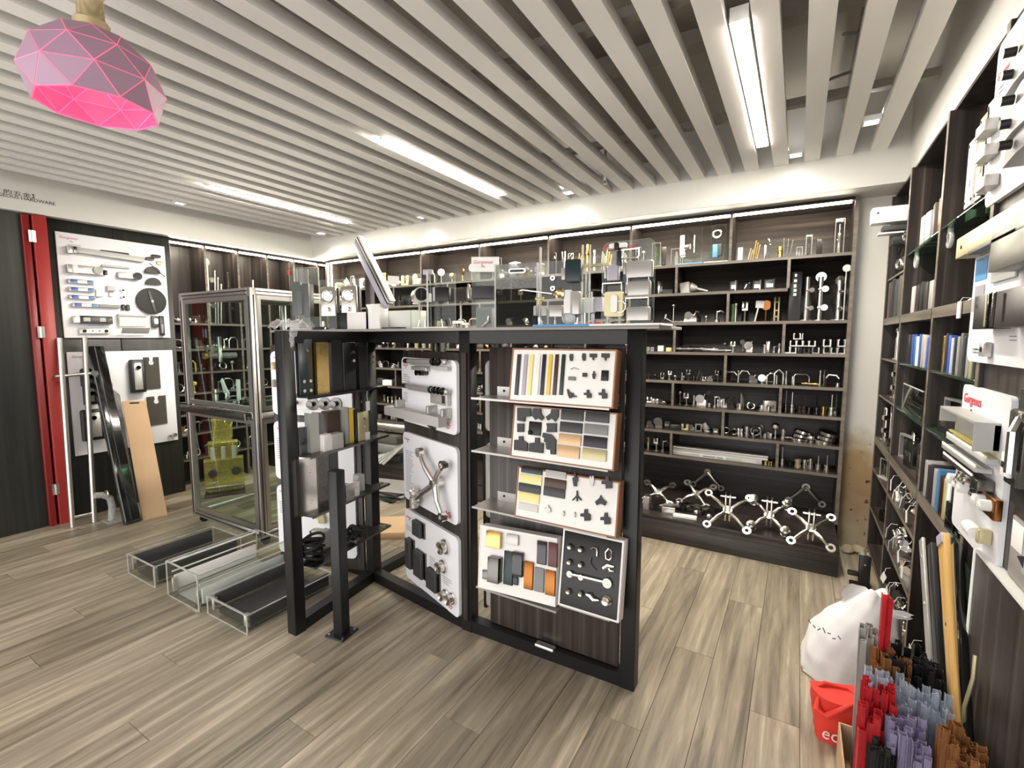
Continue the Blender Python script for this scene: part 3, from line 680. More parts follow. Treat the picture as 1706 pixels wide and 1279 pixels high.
def conn(k, cx, cy, s):                    # outlines of black plastic joints, in picture units
    S = {'y': [(-9, -28), (-4, -30), (0, -12), (6, -30), (11, -28), (14, -5), (8, 28), (-8, 28), (-14, -5)], 't': [(-30, -22), (30, -22), (30, 8), (6, 12), (3, 34), (-3, 34), (-6, 12), (-30, 8)],
         'r': [(-30, -10), (-8, -12), (-6, -36), (10, -36), (12, -10), (28, -6), (28, 30), (-6, 32), (-8, 8), (-30, 6)], 'l': [(-34, -36), (-26, -36), (-18, -14), (10, -8), (12, 8), (34, 16), (34, 20), (8, 22), (-16, 30), (-28, 0)],
         'q': [(-14, -14), (14, -14), (14, 14), (-14, 14)], 'd': [(-4, -30), (4, -30), (4, -12), (12, -10), (12, 8), (6, 10), (6, 30), (-6, 30), (-10, 8), (-12, -8), (-4, -12)]}[k]
    return [(cx + a * s, cy + b * s) for a, b in S]
for i, (k, x, y, s, lb) in enumerate((('y', 800, 175, 1, 'forked black clip beside the strips'), ('y', 903, 172, 1.05, 'forked black clip with long prongs'), ('t', 980, 165, .95, 'black tee clip, inner of two'), ('t', 1080, 165, 1.05, 'black tee clip in the top corner'),
        ('q', 910, 317, 1.15, 'little black cube'), ('d', 985, 318, 1.05, 'narrow black clip'), ('l', 805, 475, 1.15, 'angled black clip with a spike'), ('r', 935, 475, 1, 'black clip with two pins'), ('r', 1060, 475, 1.15, 'stepped black joint in the low corner'))):
    samp('t1', ZA, conn(k, x, y, s), 'profile_clip', lb + ' of the upper tray' if 'tray' not in lb else lb, 'black', .01, 'black clips in the upper tray', 'clip')
samp('t1', ZA, (1045, 280, 1103, 365), 'profile_clip', 'black rectangular clip with grey foot in the upper tray', 'black', .008, None, 'clip')
samp('t1', ZA, (776, 332, 834, 362), 'profile_clip', 'small white double clip in the upper tray', 'grey', .01, None, 'clip')
samp('t1', ZA, [(790, 268), (822, 254), (858, 270), (858, 275), (822, 260), (792, 273)], 'wire_spring', 'thin bent wire in the upper tray', 'darksteel', .004, None, 'spring')
T2 = (((715, 603, 900, 690), 'dkgrey', 'charcoal'), ((915, 620, 1110, 705), 'dkgrey', 'slate grey'), ((705, 705, 890, 790), 'dkgrey', 'dark grey'), ((905, 722, 1100, 805), 'grey', 'light grey'), ((695, 803, 880, 890), 'tan', 'peach tan'), ((898, 820, 1092, 912), 'navy', 'dark purple'), ((683, 898, 868, 993), 'tan', 'peach'), ((888, 922, 1088, 1015), 'champagne', 'champagne green'))
for i, (q, m, nm) in enumerate(T2): samp('t2', ZA, q, 'sample_bar', f'{nm} flat bar, row {i // 2 + 1}, {"inner" if i % 2 == 0 else "outer"} column of the corner joint tray', m, .007, 'flat bars in the corner joint tray', 'sample')
for pts, lb in (([(362, 585), (470, 590), (470, 655), (424, 660), (420, 700), (362, 690)], 'notched black joint in the upper corner'), ([(490, 590), (552, 592), (552, 630), (578, 668), (558, 690), (530, 668), (508, 684), (482, 650)], 'forked black joint'),
        ([(640, 600), (697, 602), (695, 660), (670, 700), (640, 670), (610, 690), (596, 660), (634, 632)], 'mirrored forked black joint beside the bars'), ([(362, 715), (412, 715), (412, 785), (362, 785)], 'plain black square plug'), ([(600, 712), (680, 712), (680, 785), (600, 785), (606, 750)], 'black block joint below the mirrored fork'),
        ([(374, 818), (406, 818), (406, 850), (444, 876), (440, 942), (335, 930), (338, 848), (374, 850)], 'black tee joint in the lower corner'), ([(508, 830), (540, 832), (540, 872), (574, 876), (568, 958), (454, 942), (460, 876), (506, 870)], 'second black tee joint'),
        ([(572, 790), (640, 806), (676, 850), (672, 968), (634, 966), (632, 930), (600, 925), (594, 870), (580, 862), (582, 832), (566, 826)], 'tall curved black elbow joint')):
    samp('t2', ZA, pts, 'corner_joint', lb + ', corner joint tray', 'black', .012, 'black joints in the corner joint tray', 'joint')
samp('t2', ZA, (450, 700, 552, 812), 'corner_joint', 'black square frame holding a clear clip, corner joint tray', 'black', .006, None, 'joint', lambda b: b.sph((.012, -.012, .012), .01))
T3 = (((265, 0, 385, 30), 'dkteal', 'dark teal'), ((258, 38, 382, 85), 'cream', 'bright cream'), ((395, 58, 518, 108), 'brown', 'dark brown'), ((250, 88, 375, 135), 'dkgrey', 'violet grey'), ((390, 108, 512, 160), 'dkgrey', 'charcoal grey'), ((248, 138, 368, 188), 'cream', 'soft yellow'), ((402, 14, 518, 50), 'ltgrey', 'pale grey'), ((250, 196, 360, 238), 'foam_edge', 'off white'))
for q, m, nm in T3: samp('t3', ZB, q, 'sample_bar', f'{nm} flat bar in the tripod joint tray', m, .006, 'flat bars in the tripod joint tray', 'sample')
for k, x, y, s, m, lb in (('d', 570, 62, 1.25, 'black', 'black clip with a side pin beside the pale bar'), ('r', 748, 80, 1.0, 'black', 'large black clip in the top corner'), ('r', 628, 262, .95, 'black', 'black clip in the lower row'), ('r', 740, 282, .95, 'black', 'black clip in the low corner'), ('r', 415, 226, .6, 'silver', 'little grey clip'), ('y', 662, 70, 1, 'foam_edge', 'clear white clip'), ('d', 503, 252, .5, 'silver', 'tiny pale pin'), ('d', 566, 258, .5, 'silver', 'second tiny pale pin')):
    samp('t3', ZB, conn(k, x, y, s), 'profile_clip', lb + ' of the tripod joint tray', m, .01, 'clips in the tripod joint tray', 'clip')
samp('t3', ZB, [(577, 124), (583, 124), (584, 150), (606, 176), (602, 180), (583, 160), (583, 184), (577, 184), (577, 160), (556, 180), (552, 176), (576, 150)], 'tripod_joint', 'black tripod joint in the middle of its tray', 'black', .008, None, 'joint')
samp('t3', ZB, [(712, 148), (722, 168), (746, 188), (736, 208), (712, 196), (690, 206), (680, 186), (704, 166)], 'fan_joint', 'black fan shaped joint with two holes', 'black', .008, None, 'joint')
for q, m, th, lb in (((78, 350, 158, 440), 'gold', .02, 'shiny gold block'), ((188, 368, 253, 425), 'silver', .012, 'small silver block'), ((357, 405, 410, 535), 'black_gloss', .012, 'black glossy clamp with silver print'), ((420, 415, 470, 550), 'maroon', .01, 'dark maroon plate'),
        ((98, 490, 160, 630), 'darksteel', .04, 'tall grey rounded clamp'), ((52, 570, 95, 620), 'darksteel', .012, 'little grey block'), ((172, 462, 222, 650), 'dkteal', .012, 'tall black green plate'), ((224, 465, 280, 600), 'black_gloss', .02, 'black plate lying over the tall plate'), ((222, 606, 250, 650), 'dkteal', .011, 'short black green piece'),
        ((285, 520, 335, 675), 'bronze', .012, 'brown copper clamp'), ((343, 555, 395, 690), 'grey', .01, 'grey plate'), ((402, 570, 458, 710), 'bronze', .009, 'bronze plate')):
    samp('t4', ZB, q, 'clamp_sample', lb + ' in the plain white foam tray', m, th, 'clamps in the plain foam tray', 'sample')
def knobs(x, y, r, lb, m='steel', cat='knob'):
    t = TRAYS['t5']; a = Pl(t, -.01, ZB).p(x, y)
    o = solo('chrome_sample', lb, cat, MB().lathe([(r, 0), (r, .006), (r * .8, .012), (r * .8, .02), (r * .55, .024), (.001, .022)], 18, RX(90)), m, t.matrix_basis @ Vector((a[0], 0, a[1])), 0, 'chrome knobs in black foam'); o.rotation_euler = t.rotation_euler
for x, y, lb in ((538, 440, 'chrome knob, top row outer, in black foam'), (598, 455, 'chrome knob, top row inner, in black foam'), (535, 525, 'chrome knob, second row outer, in black foam'), (598, 540, 'chrome knob, second row inner, in black foam'), (530, 690, 'chrome knob beside the foil in black foam'), (598, 703, 'chrome knob half wrapped by foil in black foam')): knobs(x, y, .0135, lb)
knobs(738, 745, .024, 'big flat chrome disc in black foam')
def t5(shape, name, lb, m, cat): 
    t = TRAYS['t5']; P = Pl(t, -.008, ZB); b = MB(); shape(b, lambda x, y, d=.008: Vector((*P.p(x, y), 0)).xzy - Vector((0, d, 0)))
    o = solo(name, lb, cat, b, m, t.matrix_basis.to_translation(), 0); o.rotation_euler = t.rotation_euler
t5(lambda b, p: b.tube([p(540, 592, .012), p(605, 605, .014), p(745, 640, .012)], .009, 8).cyl(p(540, 590, .002), p(540, 590, .02), .014, n=14).cyl(p(750, 640, .002), p(750, 640, .022), .02, n=16).cyl(p(603, 608, .002), p(603, 608, .022), .012, n=12), 'door_lever', 'silver lever bar with round ends in black foam', 'brushed', 'lever')
t5(lambda b, p: b.tube([p(655, 450), p(668, 440), p(688, 450), p(690, 470), p(688, 492)], .004, 6), 'hook', 'small chrome hook in black foam', 'steel', 'hook')
t5(lambda b, p: b.tube([p(755, 450), p(738, 470), p(740, 505), p(758, 515), p(772, 500), p(770, 465), p(755, 450)], .004, 6), 'ring_clip', 'oval chrome ring clip in black foam', 'steel', 'clip')
t5(lambda b, p: b.tube([p(655, 500), p(650, 530), p(672, 560), p(684, 570)], .003, 6), 'hook', 'bent dark hook in black foam', 'darksteel', 'hook')
t5(lambda b, p: b.tube([p(725, 560), p(750, 545), p(785, 552)], [.01, .012, .006], 8).tube([p(752, 548), p(760, 575), p(785, 578)], [.009, .007, .004], 8), 'tap_handle', 'chrome split handle in black foam', 'steel', 'handle')
t5(lambda b, p: b.tube([p(628, 705), p(650, 712), p(668, 735), p(700, 740)], [.006, .013, .011, .004], 7), 'foil', 'crumpled silver foil in black foam', 'steel', 'foil')

# ---- loose things beside the stand
p = at(562, 1046, z=0)
fp = thing('floor_post', 'short free black post on a bolted square foot before the stand', 'post', (-1.995, 1.60, 0), 8)
ht = at(555, 782, y=1.6).z
part(fp, 'post', MB().cbox(-.03, -.03, .006, .03, .03, ht, .003).box(-.018, -.018, ht - .001, .018, .018, ht + .002), 'black_metal'); part(fp, 'foot_plate', MB().cbox(-.06, -.06, 0, .06, .06, .007, .002), 'black_metal')
for a in (-.045, .045):
    for b in (-.045, .045): part(fp, 'bolt', MB().cyl((a, b, .007), (a, b, .011), .006, n=8), 'brushed')
def wing(px, z, h, w, nm, lb, m, shape='ch', x=-2.22, group='samples on the short wing shelves', d=.05, extra=None):
    y = yat(px, x, z + h / 2); b = MB()
    if shape == 'ch': b.box(-d / 2, -w / 2, 0, d / 2, w / 2, h) if 0 else b.prism([(-d / 2, -w / 2), (d / 2, -w / 2), (d / 2, w / 2), (-d / 2, w / 2), (-d / 2, w / 2 - .006), (d / 2 - .006, w / 2 - .006), (d / 2 - .006, -w / 2 + .006), (-d / 2, -w / 2 + .006)], 0, h)
    elif shape == 'bl': b.cbox(-d / 2, -w / 2, 0, d / 2, w / 2, h, .003)
    o = thing(nm, lb, 'sample', (x, y, z), 0, group); part(o, 'body', b, m)
    if extra: extra(o, w, h, d)
    return o
def scr(*zs):
    def f(o, w, h, d):
        for yy, zz in zs: part(o, 'screw', MB().cyl((d / 2, yy * w, zz * h), (d / 2 + .005, yy * w, zz * h), .009, n=10), 'steel')
    return f
W0, W1, W2, W3 = WS
wing(507, W0, .29, .085, 'profile_sample', 'dark teal channel with five bright screws on the top wing shelf', 'dkteal', 'bl', -2.21, d=.03, extra=scr((.1, .8), (-.2, .25), (.25, .25), (-.2, .08), (.25, .08)))
wing(532, W0, .275, .075, 'profile_sample', 'shiny gold channel on the top wing shelf', 'gold', 'ch', -2.2, d=.06)
wing(557, W0, .285, .07, 'profile_sample', 'flat black channel beside the gold one', 'black', 'ch')
wing(578, W0, .27, .09, 'profile_sample', 'broad black channel with two screws on the top wing shelf', 'black', 'bl', extra=scr((.3, .8), (.3, .62)))
wing(600, W0, .25, .06, 'profile_sample', 'last black channel near the centre post', 'black', 'ch')
wing(503, W1, .24, .07, 'sample_box', 'clear box with a black core on the second wing shelf', 'acrylic', 'bl', -2.19, extra=lambda o, w, h, d: part(o, 'core', MB().cbox(-.015, -.02, .0, .015, .02, h * .6), 'black'))
wing(520, W1, .21, .05, 'profile_sample', 'pale grey channel on the second wing shelf', 'ltgrey', 'ch', -2.2); wing(531, W1, .2, .03, 'profile_sample', 'narrow grey channel on the second wing shelf', 'grey', 'ch')
wing(551, W1, .2, .085, 'clamp', 'brown curved clamp on the second wing shelf', 'brown', 'bl', -2.24); wing(541, W1, .09, .05, 'block', 'white block before the brown clamp', 'white_plastic', 'bl', -2.17); wing(558, W1, .085, .08, 'block', 'pale blue block before the brown clamp', 'ltgrey', 'bl', -2.165)
wing(573, W1, .21, .03, 'profile_sample', 'slim pale strip on the second wing shelf', 'ltgrey', 'ch'); wing(581, W1, .2, .045, 'profile_sample', 'yellow and black channel on the second wing shelf', 'yellow', 'ch'); wing(590, W1, .19, .05, 'profile_sample', 'dark bronze channel on the second wing shelf', 'dkbrown', 'ch')
def tagged(o, w, h, d):
    part(o, 'price_tag', MB().box(d / 2 + .002, w * .1, -.01, d / 2 + .004, w * .1 + .035, .045), 'white_plastic', 'white card tag')
wing(604, W1, .17, .08, 'plate', 'sand gold plate with a white tag on the second wing shelf', 'champagne', 'bl', -2.2, d=.02, extra=lambda o, w, h, d: (tagged(o, w, h, d), scr((.05, .75), (.05, .5))(o, w, h, d)))
wing(507, W2, .3, .1, 'clamp_sample', 'tall chrome framed black clamp on the third wing shelf', 'steel', 'ch', -2.19, d=.07, extra=lambda o, w, h, d: (part(o, 'pad', MB().cbox(-.02, -.03, .03, .03, .03, h - .03), 'black'), scr((.2, .75), (.2, .2))(o, w, h, d)))
wing(535, W2, .31, .07, 'clamp_sample', 'grey steel channel behind the free post', 'darksteel', 'ch'); wing(552, W2, .32, .06, 'clamp_sample', 'dark polished channel on the third wing shelf', 'black_gloss', 'ch')
wing(583, W2, .085, .1, 'hinge', 'chrome folded hinge with a loose tag on the third wing shelf', 'steel', 'ch', -2.2, extra=tagged)
wing(598, W2, .1, .05, 'block', 'pale angled block on the third wing shelf', 'ltgrey', 'bl', -2.24)
cb = MB()
for i in range(9): cb.torus(.05 + .02 * random.random(), .008, 16, 6, TL(0, 0, .02 + .011 * i) @ RX(random.uniform(-25, 25)) @ RY(random.uniform(-25, 25)))
solo('seal_coil', 'tangled black rubber seal coil on the lowest wing shelf', 'seal', cb, 'rubber', (-2.2, yat(520, -2.2, .4), W3))
cb = MB()
for i in range(5): cb.torus(.04, .009, 14, 6, TL(.02 * i - .04, .01 * i, .03 + .01 * i) @ RX(40 * i))
solo('seal_coil', 'smaller black seal heap near the centre post', 'seal', cb, 'rubber', (-2.2, yat(583, -2.2, .4), W3))
wing(541, W3, .1, .06, 'lock_case', 'grey lock body on the lowest wing shelf', 'ltgrey', 'bl', -2.27)
o = thing('price_tag', 'white tag dangling on a string from the top wing shelf', 'tag', (-2.155, yat(612, -2.155, 1.2), W0 - .012)); part(o, 'string', MB().tube([(0, 0, 0), (.004, -.006, -.03), (.003, 0, -.06)], .0012, 5), 'white_plastic'); part(o, 'card', MB().box(.002, -.014, -.115, .004, .014, -.06), 'white_plastic')

# ================================================================ ALUMINIUM CABINET
X0, X1, Y0, Y1, ZT = -4.325, -3.335, 2.0, 2.92, 1.905
ac = thing('display_cabinet', 'glazed aluminium profile cabinet on castors left of the stand', 'cabinet', ((X0 + X1) / 2, (Y0 + Y1) / 2, 0))
ax, ay = -(X0 + X1) / 2, -(Y0 + Y1) / 2
def ap(n, x0, y0, z0, x1, y1, z1, m='alu', c=.002, lab=None): return part(ac, n, MB().cbox(x0 + ax, y0 + ay, z0, x1 + ax, y1 + ay, z1, c), m, lab)
w_ = .045
for x in (X0, X1 - w_):
    for y in (Y0, Y1 - w_):
        ap('corner_post', x, y, .07, x + w_, y + w_, ZT)
        sl = MB()
        sl.box(x + .018 + ax, y - .0015 + ay, .09, x + .027 + ax, y + .01 + ay, ZT - .06); sl.box(x + w_ - .01 + ax, y + .018 + ay, .09, x + w_ + .0015 + ax, y + .027 + ay, ZT - .05)
        part(ac, 'slot', sl, 'alu_slot', None, 'stuff')
for z0, z1 in ((.07, .115), (ZT - .045, ZT), (.962, 1.0)):
    for y in (Y0, Y1 - w_): ap('cross_rail', X0 + w_, y, z0, X1 - w_, y + w_, z1)
    for x in (X0, X1 - w_): ap('cross_rail', x, Y0 + w_, z0, x + w_, Y1 - w_, z1)
sl = MB()
for z in (ZT - .027, .085): sl.box(X0 + w_ + ax, Y0 - .0015 + ay, z, X1 - w_ + ax, Y0 + .01 + ay, z + .009); sl.box(X1 - .01 + ax, Y0 + w_ + ay, z, X1 + .0015 + ax, Y1 - w_ + ay, z + .009)
part(ac, 'slot', sl, 'alu_slot', None, 'stuff')
for z0, z1 in ((1.015, ZT - .05), (.12, .955)):
    d0, d1 = X0 + w_ + .004, X1 - w_ - .004
    fr_ = MB().frame(d0 + ax, z0, d1 + ax, z1, .035, Y0 + .004 + ay, Y0 + .03 + ay)
    o = part(ac, 'door', fr_, 'alu', 'aluminium framed door'); part(o, 'pane', MB().box(d0 + .03 + ax, Y0 + .015 + ay, z0 + .03, d1 - .03 + ax, Y0 + .02 + ay, z1 - .03), 'glass')
    sf = MB().frame(Y0 + w_ + .004, z0, Y1 - w_ - .004, z1, .03, 0, .026)
    o = part(ac, 'side_frame', MB().add([(X1 - .03 + b + ax, a + ay, c) for a, b, c in sf.v], sf.f), 'alu'); part(o, 'pane', MB().box(X1 - .017 + ax, Y0 + .075 + ay, z0 + .025, X1 - .012 + ax, Y1 - .075 + ay, z1 - .025), 'glass')
ap('pull_ledge', X0 - .015, Y0 - .045, .955, X1 - w_ - .02, Y0 - .002, 1.008, 'darksteel', .004, 'dark steel pull ledge across the front')
ap('inner_shelf', X0 + w_, Y0 + .04, .985, X1 - w_, Y1 - .05, 1.0, 'glass_green', .001, 'glass shelf'); ap('top_panel', X0 + w_, Y0 + w_, ZT - .02, X1 - w_, Y1 - w_, ZT - .008, 'white_plastic', .001)
for x in (X0 + .06, X1 - .06):
    for y in (Y0 + .06, Y1 - .06): part(ac, 'castor', MB().cyl((x - .012 + ax, y + ay, .032), (x + .012 + ax, y + ay, .032), .032, n=14).box(x - .02 + ax, y - .02 + ay, .055, x + .02 + ax, y + .02 + ay, .07), 'rubber')
ap('handle_bar', -3.9, Y0 - .03, 1.31, -3.885, Y0 - .012, 1.50, 'brushed', .003, 'slim upright pull handle') if 0 else None

def cabinet_item(x, y, z, nm, lb, fn, m, cat):
    o = thing(nm, lb, cat, (x, y, z), 0); fn(o, m); return o
cabinet_item(-4.0, 2.16, 1.0, 'patch_fitting', 'steel patch fitting with a wing lever inside the aluminium cabinet', lambda o, m: (part(o, 'base', MB().cbox(-.05, -.03, 0, .05, .03, .02).cyl((0, 0, .02), (0, 0, .1), .013, n=12), m), part(o, 'wing', MB().prism([(-.07, .2), (-.05, .22), (0, .14), (.04, .1), (.03, .07), (-.03, .1)], -.006, .006, 'y'), 'white_plastic')), 'steel', 'fitting')
cabinet_item(-3.83, 2.16, 1.0, 'glass_clamp', 'chrome clamp with a tall pale blade inside the aluminium cabinet', lambda o, m: (part(o, 'clamp', MB().cbox(-.04, -.025, 0, .04, .025, .05), m), part(o, 'blade', MB().cbox(-.02, -.004, .05, .03, .004, .22), 'white_plastic')), 'steel', 'clamp')
cabinet_item(-3.66, 2.13, 1.0, 'door_lock', 'black and chrome round door lock inside the aluminium cabinet', lambda o, m: (part(o, 'plate', MB().cbox(-.05, -.012, 0, .05, .012, .09), m), part(o, 'cylinder', MB().cyl((0, -.012, .05), (0, -.05, .05), .026, n=16), 'black_gloss')), 'steel', 'lock')
cabinet_item(-3.98, 2.07, 1.0, 'bar_handle', 'upright steel bar handle behind the cabinet glass', lambda o, m: (part(o, 'bar', MB().cyl((0, 0, .0), (0, 0, .14), .014, n=12), m), part(o, 'collar', MB().cyl((0, 0, .1), (0, 0, .115), .02, n=12), 'darksteel')), 'brushed', 'handle')
cabinet_item(-3.95, 2.1, 1.36, 'sliding_handle', 'tall silver handle with round standoffs hung inside the upper door', lambda o, m: (part(o, 'bar', MB().cbox(-.012, -.012, 0, .012, .012, .2), m), part(o, 'standoff', MB().cyl((-.1, .0, .1), (-.1, .02, .1), .035, n=16).cyl((-.2, .0, .1), (-.2, .02, .1), .03, n=16).cyl((-.2, .01, .1), (0, .01, .1), .008, n=8), 'steel')), 'brushed', 'handle')

# clear tower rack behind the cabinet, its gold light tinted into the acrylic
gt = thing('tower_rack', 'clear acrylic tower rack tinted yellow for its gold light standing beyond the cabinet', 'rack', (-4.86, 2.56, 0), 62)
part(gt, 'base', MB().cbox(-.17, -.1, 0, .17, .12, .03), 'dkbrown')
for k, (z0, z1, w2) in enumerate(((.03, .36, .17), (.36, .52, .13), (.52, .74, .09))):
    part(gt, 'sheet', MB().prism(rr(w2 * 2, z1 - z0, .04, 4, -w2, z0), -.004 + .05 * k, .004 + .05 * k, 'y'), 'acr_yellow')
    part(gt, 'ledge', MB().cbox(-w2, -.06 + .05 * k, z1 - .01, w2, .06 + .05 * k, z1), 'acr_yellow')
for x in (-.09, 0, .09): part(gt, 'tube', MB().cyl((x, -.03, .36), (x, -.03, .48), .02, n=12), 'acrylic_edge')
for x in (-.1, .1): part(gt, 'disc', MB().cyl((x, -.012, .22), (x, -.03, .22), .04, n=18), 'darksteel')
part(gt, 'bar', MB().cyl((-.16, -.06, .09), (.16, -.06, .09), .014, n=10), 'steel'); part(gt, 'mast', MB().tube([(-.09, 0, .4), (-.05, 0, .75), (-.03, 0, .9)], .01, 8), 'acr_yellow')

# ---------------------------------------------------------------- clear drawers on the floor
def drawer(x0, x1, y0, y1, h, lb, liner, lm, rail=False):
    t = thing('acrylic_bin', lb, 'drawer', ((x0 + x1) / 2, (y0 + y1) / 2, .0), 0); a, b = (x1 - x0) / 2, (y1 - y0) / 2; e = .009
    part(t, 'bottom', MB().box(-a, -b, .004, a, b, .012), 'acrylic')
    part(t, 'front_sheet', MB().box(-a, -b, .0, a, -b + e, h), 'acrylic'); part(t, 'back_sheet', MB().box(-a, b - e, .012, a, b, h), 'acrylic')
    for s in (-1, 1): part(t, 'side_sheet', MB().box(s * a - (e if s > 0 else 0), -b + e, .012, s * a + (0 if s > 0 else e), b - e, h * .96), 'acrylic')
    ed = MB().frame(-a, -b, a, b, e, 0, .0025, TL(0, 0, h) @ RX(-90) @ Matrix.Scale(-1, 4, (0, 0, 1))) if 0 else MB()
    for s in (-1, 1): ed.box(s * a - .005, -b - .001, 0, s * a + .005, -b + .003, h); ed.box(s * a - .005, -b, h - .003, s * a + .005, b, h + .001); ed.box(s * a - .005, b - .003, 0, s * a + .005, b + .001, h)
    ed.box(-a, -b - .001, h - .003, a, -b + e, h + .001); ed.box(-a, b - e, h - .003, a, b + .001, h + .001); ed.box(-a, -b - .001, 0, a, -b + .003, .006)
    part(t, 'bright_edge', ed, 'acrylic_edge')
    for s in (-1, 1):
        part(t, 'drawer_side', MB().cbox(s * (a - .02) - .006, -b + .03, .03, s * (a - .02) + .006, b - .02, .03 + liner), lm, 'grey metal drawer side')
        part(t, 'runner', MB().box(s * (a - .05) - .012, -b + .03, .012, s * (a - .05) + .012, b - .02, .028), 'brushed')
        cl = part(t, 'front_clip', MB().cbox(s * (a - .035) - .012, -b + .01, .03, s * (a - .035) + .012, -b + .035, .03 + liner * .9), 'brushed')
        part(cl, 'screw', MB().cyl((s * (a - .035) + .012, -b + .02, .05), (s * (a - .035) + .015, -b + .02, .05), .004, n=6).cyl((s * (a - .035) + .012, -b + .02, .07), (s * (a - .035) + .015, -b + .02, .07), .004, n=6), 'steel')
        if rail:
            part(t, 'gallery_rail', MB().cyl((s * (a - .02), -b + .02, h * .95), (s * (a - .02), b - .02, h * .95), .006, n=8).cyl((s * (a - .02), -b + .02, h * .68), (s * (a - .02), b - .02, h * .68), .005, n=8), 'white_plastic', 'pale gallery rail')
    part(t, 'mat', MB().box(-a + .06, -b + .03, .0125, a - .06, b - .03, .0145), 'dkgrey' if lm == 'dkgrey' else 'ltgrey')
    return t
drawer(-3.735, -3.37, 1.318, 1.86, .135, 'low clear drawer with charcoal sides, farthest from the stand', .09, 'dkgrey')
drawer(-3.205, -2.852, 1.318, 1.88, .215, 'tall clear drawer with white gallery rails between two low drawers', .09, 'white_plastic', True)
drawer(-2.79, -2.408, 1.335, 1.88, .105, 'low clear drawer with charcoal sides under the stand corner', .075, 'dkgrey')
# ================================================================ THINGS ON TOP OF THE STAND (z = 1.6)
ZD = 1.6
def dk(px, y): return xat(px, y, ZD)
def hz(py, px, y): return at(px, py, y=y).z - ZD      # height over the board of a picture row at depth y
def deck(nm, lb, cat, px, y, rz=0, group=None): return thing(nm, lb, cat, (dk(px, y), y, ZD), rz, group)
def sheet(o, w, h, r=.0, t=.005, m='acrylic', edge=True, y=0, nm='sheet', z0=0):
    part(o, nm, MB().prism(rr(w, h, max(r, .001), 4, -w / 2, z0), y - t / 2, y + t / 2, 'y'), m)
    if edge:
        e = MB(); q = rr(w, h, max(r, .001), 4, -w / 2, z0); n = len(q)
        e.add([(a, y + s, b) for s in (-t / 2 - .0006, t / 2 + .0006) for a, b in q] , [(i, (i + 1) % n, n + (i + 1) % n, n + i) for i in range(n)])
        part(o, 'bright_edge', e, 'acrylic_edge')
# plastic bag over the corner post
def crumple(nx, ny, fn, amp, seed):
    rg = random.Random(seed); b = MB(); vs = []
    for j in range(ny + 1):
        for i in range(nx + 1):
            p = Vector(fn(i / nx, j / ny)); vs.append(p + Vector((rg.uniform(-1, 1), rg.uniform(-1, 1), rg.uniform(-1, 1))) * amp)
    return b.add(vs, [(j * (nx + 1) + i, j * (nx + 1) + i + 1, (j + 1) * (nx + 1) + i + 1, (j + 1) * (nx + 1) + i) for j in range(ny) for i in range(nx)])
b = crumple(18, 6, lambda u, v: (-.13 + .25 * u, -.05 + .1 * v, .012 + .035 * math.sin(v * PI) + .012 * math.sin(u * 20)), .008, 3)
b2 = crumple(6, 8, lambda u, v: (.07 + .07 * u * (1 - .7 * v), -.06 - .012 * math.sin(u * 3), .03 - .11 * v), .007, 4); b.add(b2.v, b2.f)
solo('plastic_bag', 'crumpled clear plastic bag hanging over the corner post of the stand', 'bag', b, 'film', (-2.2, 1.53, 1.587))
# clear block with black channel
o = deck('acrylic_display', 'tall clear block with a black channel inside, behind the plastic bag', 'display', 509, 1.98, 22)
h = hz(443, 509, 1.98); h2 = hz(470, 509, 1.98)
sheet(o, .15, h, .004, .012, y=.05); sheet(o, .13, h * .94, .004, .008, y=-.05, edge=True)
part(o, 'channel', MB().cbox(-.06, -.04, .09, .0, .03, h2 + .0).cbox(.004, -.03, .09, .05, .03, h2 - .01), 'black'); part(o, 'core', MB().cbox(-.02, -.045, .1, .01, -.04, h2 - .06), 'dkgrey'); part(o, 'foot', MB().cbox(-.075, -.06, 0, .075, .06, .012), 'acrylic_edge')
part(o, 'red_sticker', MB().box(-.07, -.056, h - .06, -.055, -.0545, h - .03), 'red')
# two round-pull plates on clear sheet
o = deck('acrylic_display', 'clear stand with two silver plates and big round pulls', 'display', 569, 2.08, 14)
sheet(o, .3, hz(465, 569, 2.08), .004, .006)
for x in (-.075, .075):
    z0, z1 = hz(526, 569, 2.08), hz(477, 569, 2.08); part(o, 'lock_plate', MB().cbox(x - .055, -.025, z0, x + .055, -.004, z1, .004), 'brushed')
    q = z1 - .06; part(o, 'ring_pull', MB().torus(.036, .007, 22, 8, TL(x, -.03, q) @ RX(90)).cyl((x, -.03, q), (x, -.02, q), .03, n=18), 'steel')
    part(o, 'small_knob', MB().cyl((x, -.025, z0 + .04), (x, -.045, z0 + .04), .014, n=12), 'steel')
part(o, 'strike_plate', MB().cbox(-.016, -.02, hz(520, 569, 2.08), .0, -.003, hz(480, 569, 2.08)), 'dkbrown'); part(o, 'strike_plate', MB().cbox(.135, -.02, hz(523, 569, 2.08), .15, -.003, hz(478, 569, 2.08)), 'dkbrown')
solo('roller_catch', 'little steel roller catch beside the plastic bag on the stand', 'catch', MB().cbox(-.02, -.015, 0, .02, .015, .012).cyl((-.008, 0, .012), (-.008, 0, .05), .012, n=12), 'steel', (dk(541, 1.97), 1.97, ZD))
solo('flat_case', 'small flat black case at the end of the stand top', 'case', MB().cbox(-.04, -.03, 0, .04, .03, .018), 'black', (dk(533, 1.955), 1.955, ZD))
solo('flat_case', 'flat black slab before the long white box on the stand top', 'case', MB().cbox(-.075, -.02, 0, .075, .02, .008), 'black', (dk(656, 1.955), 1.955, ZD))
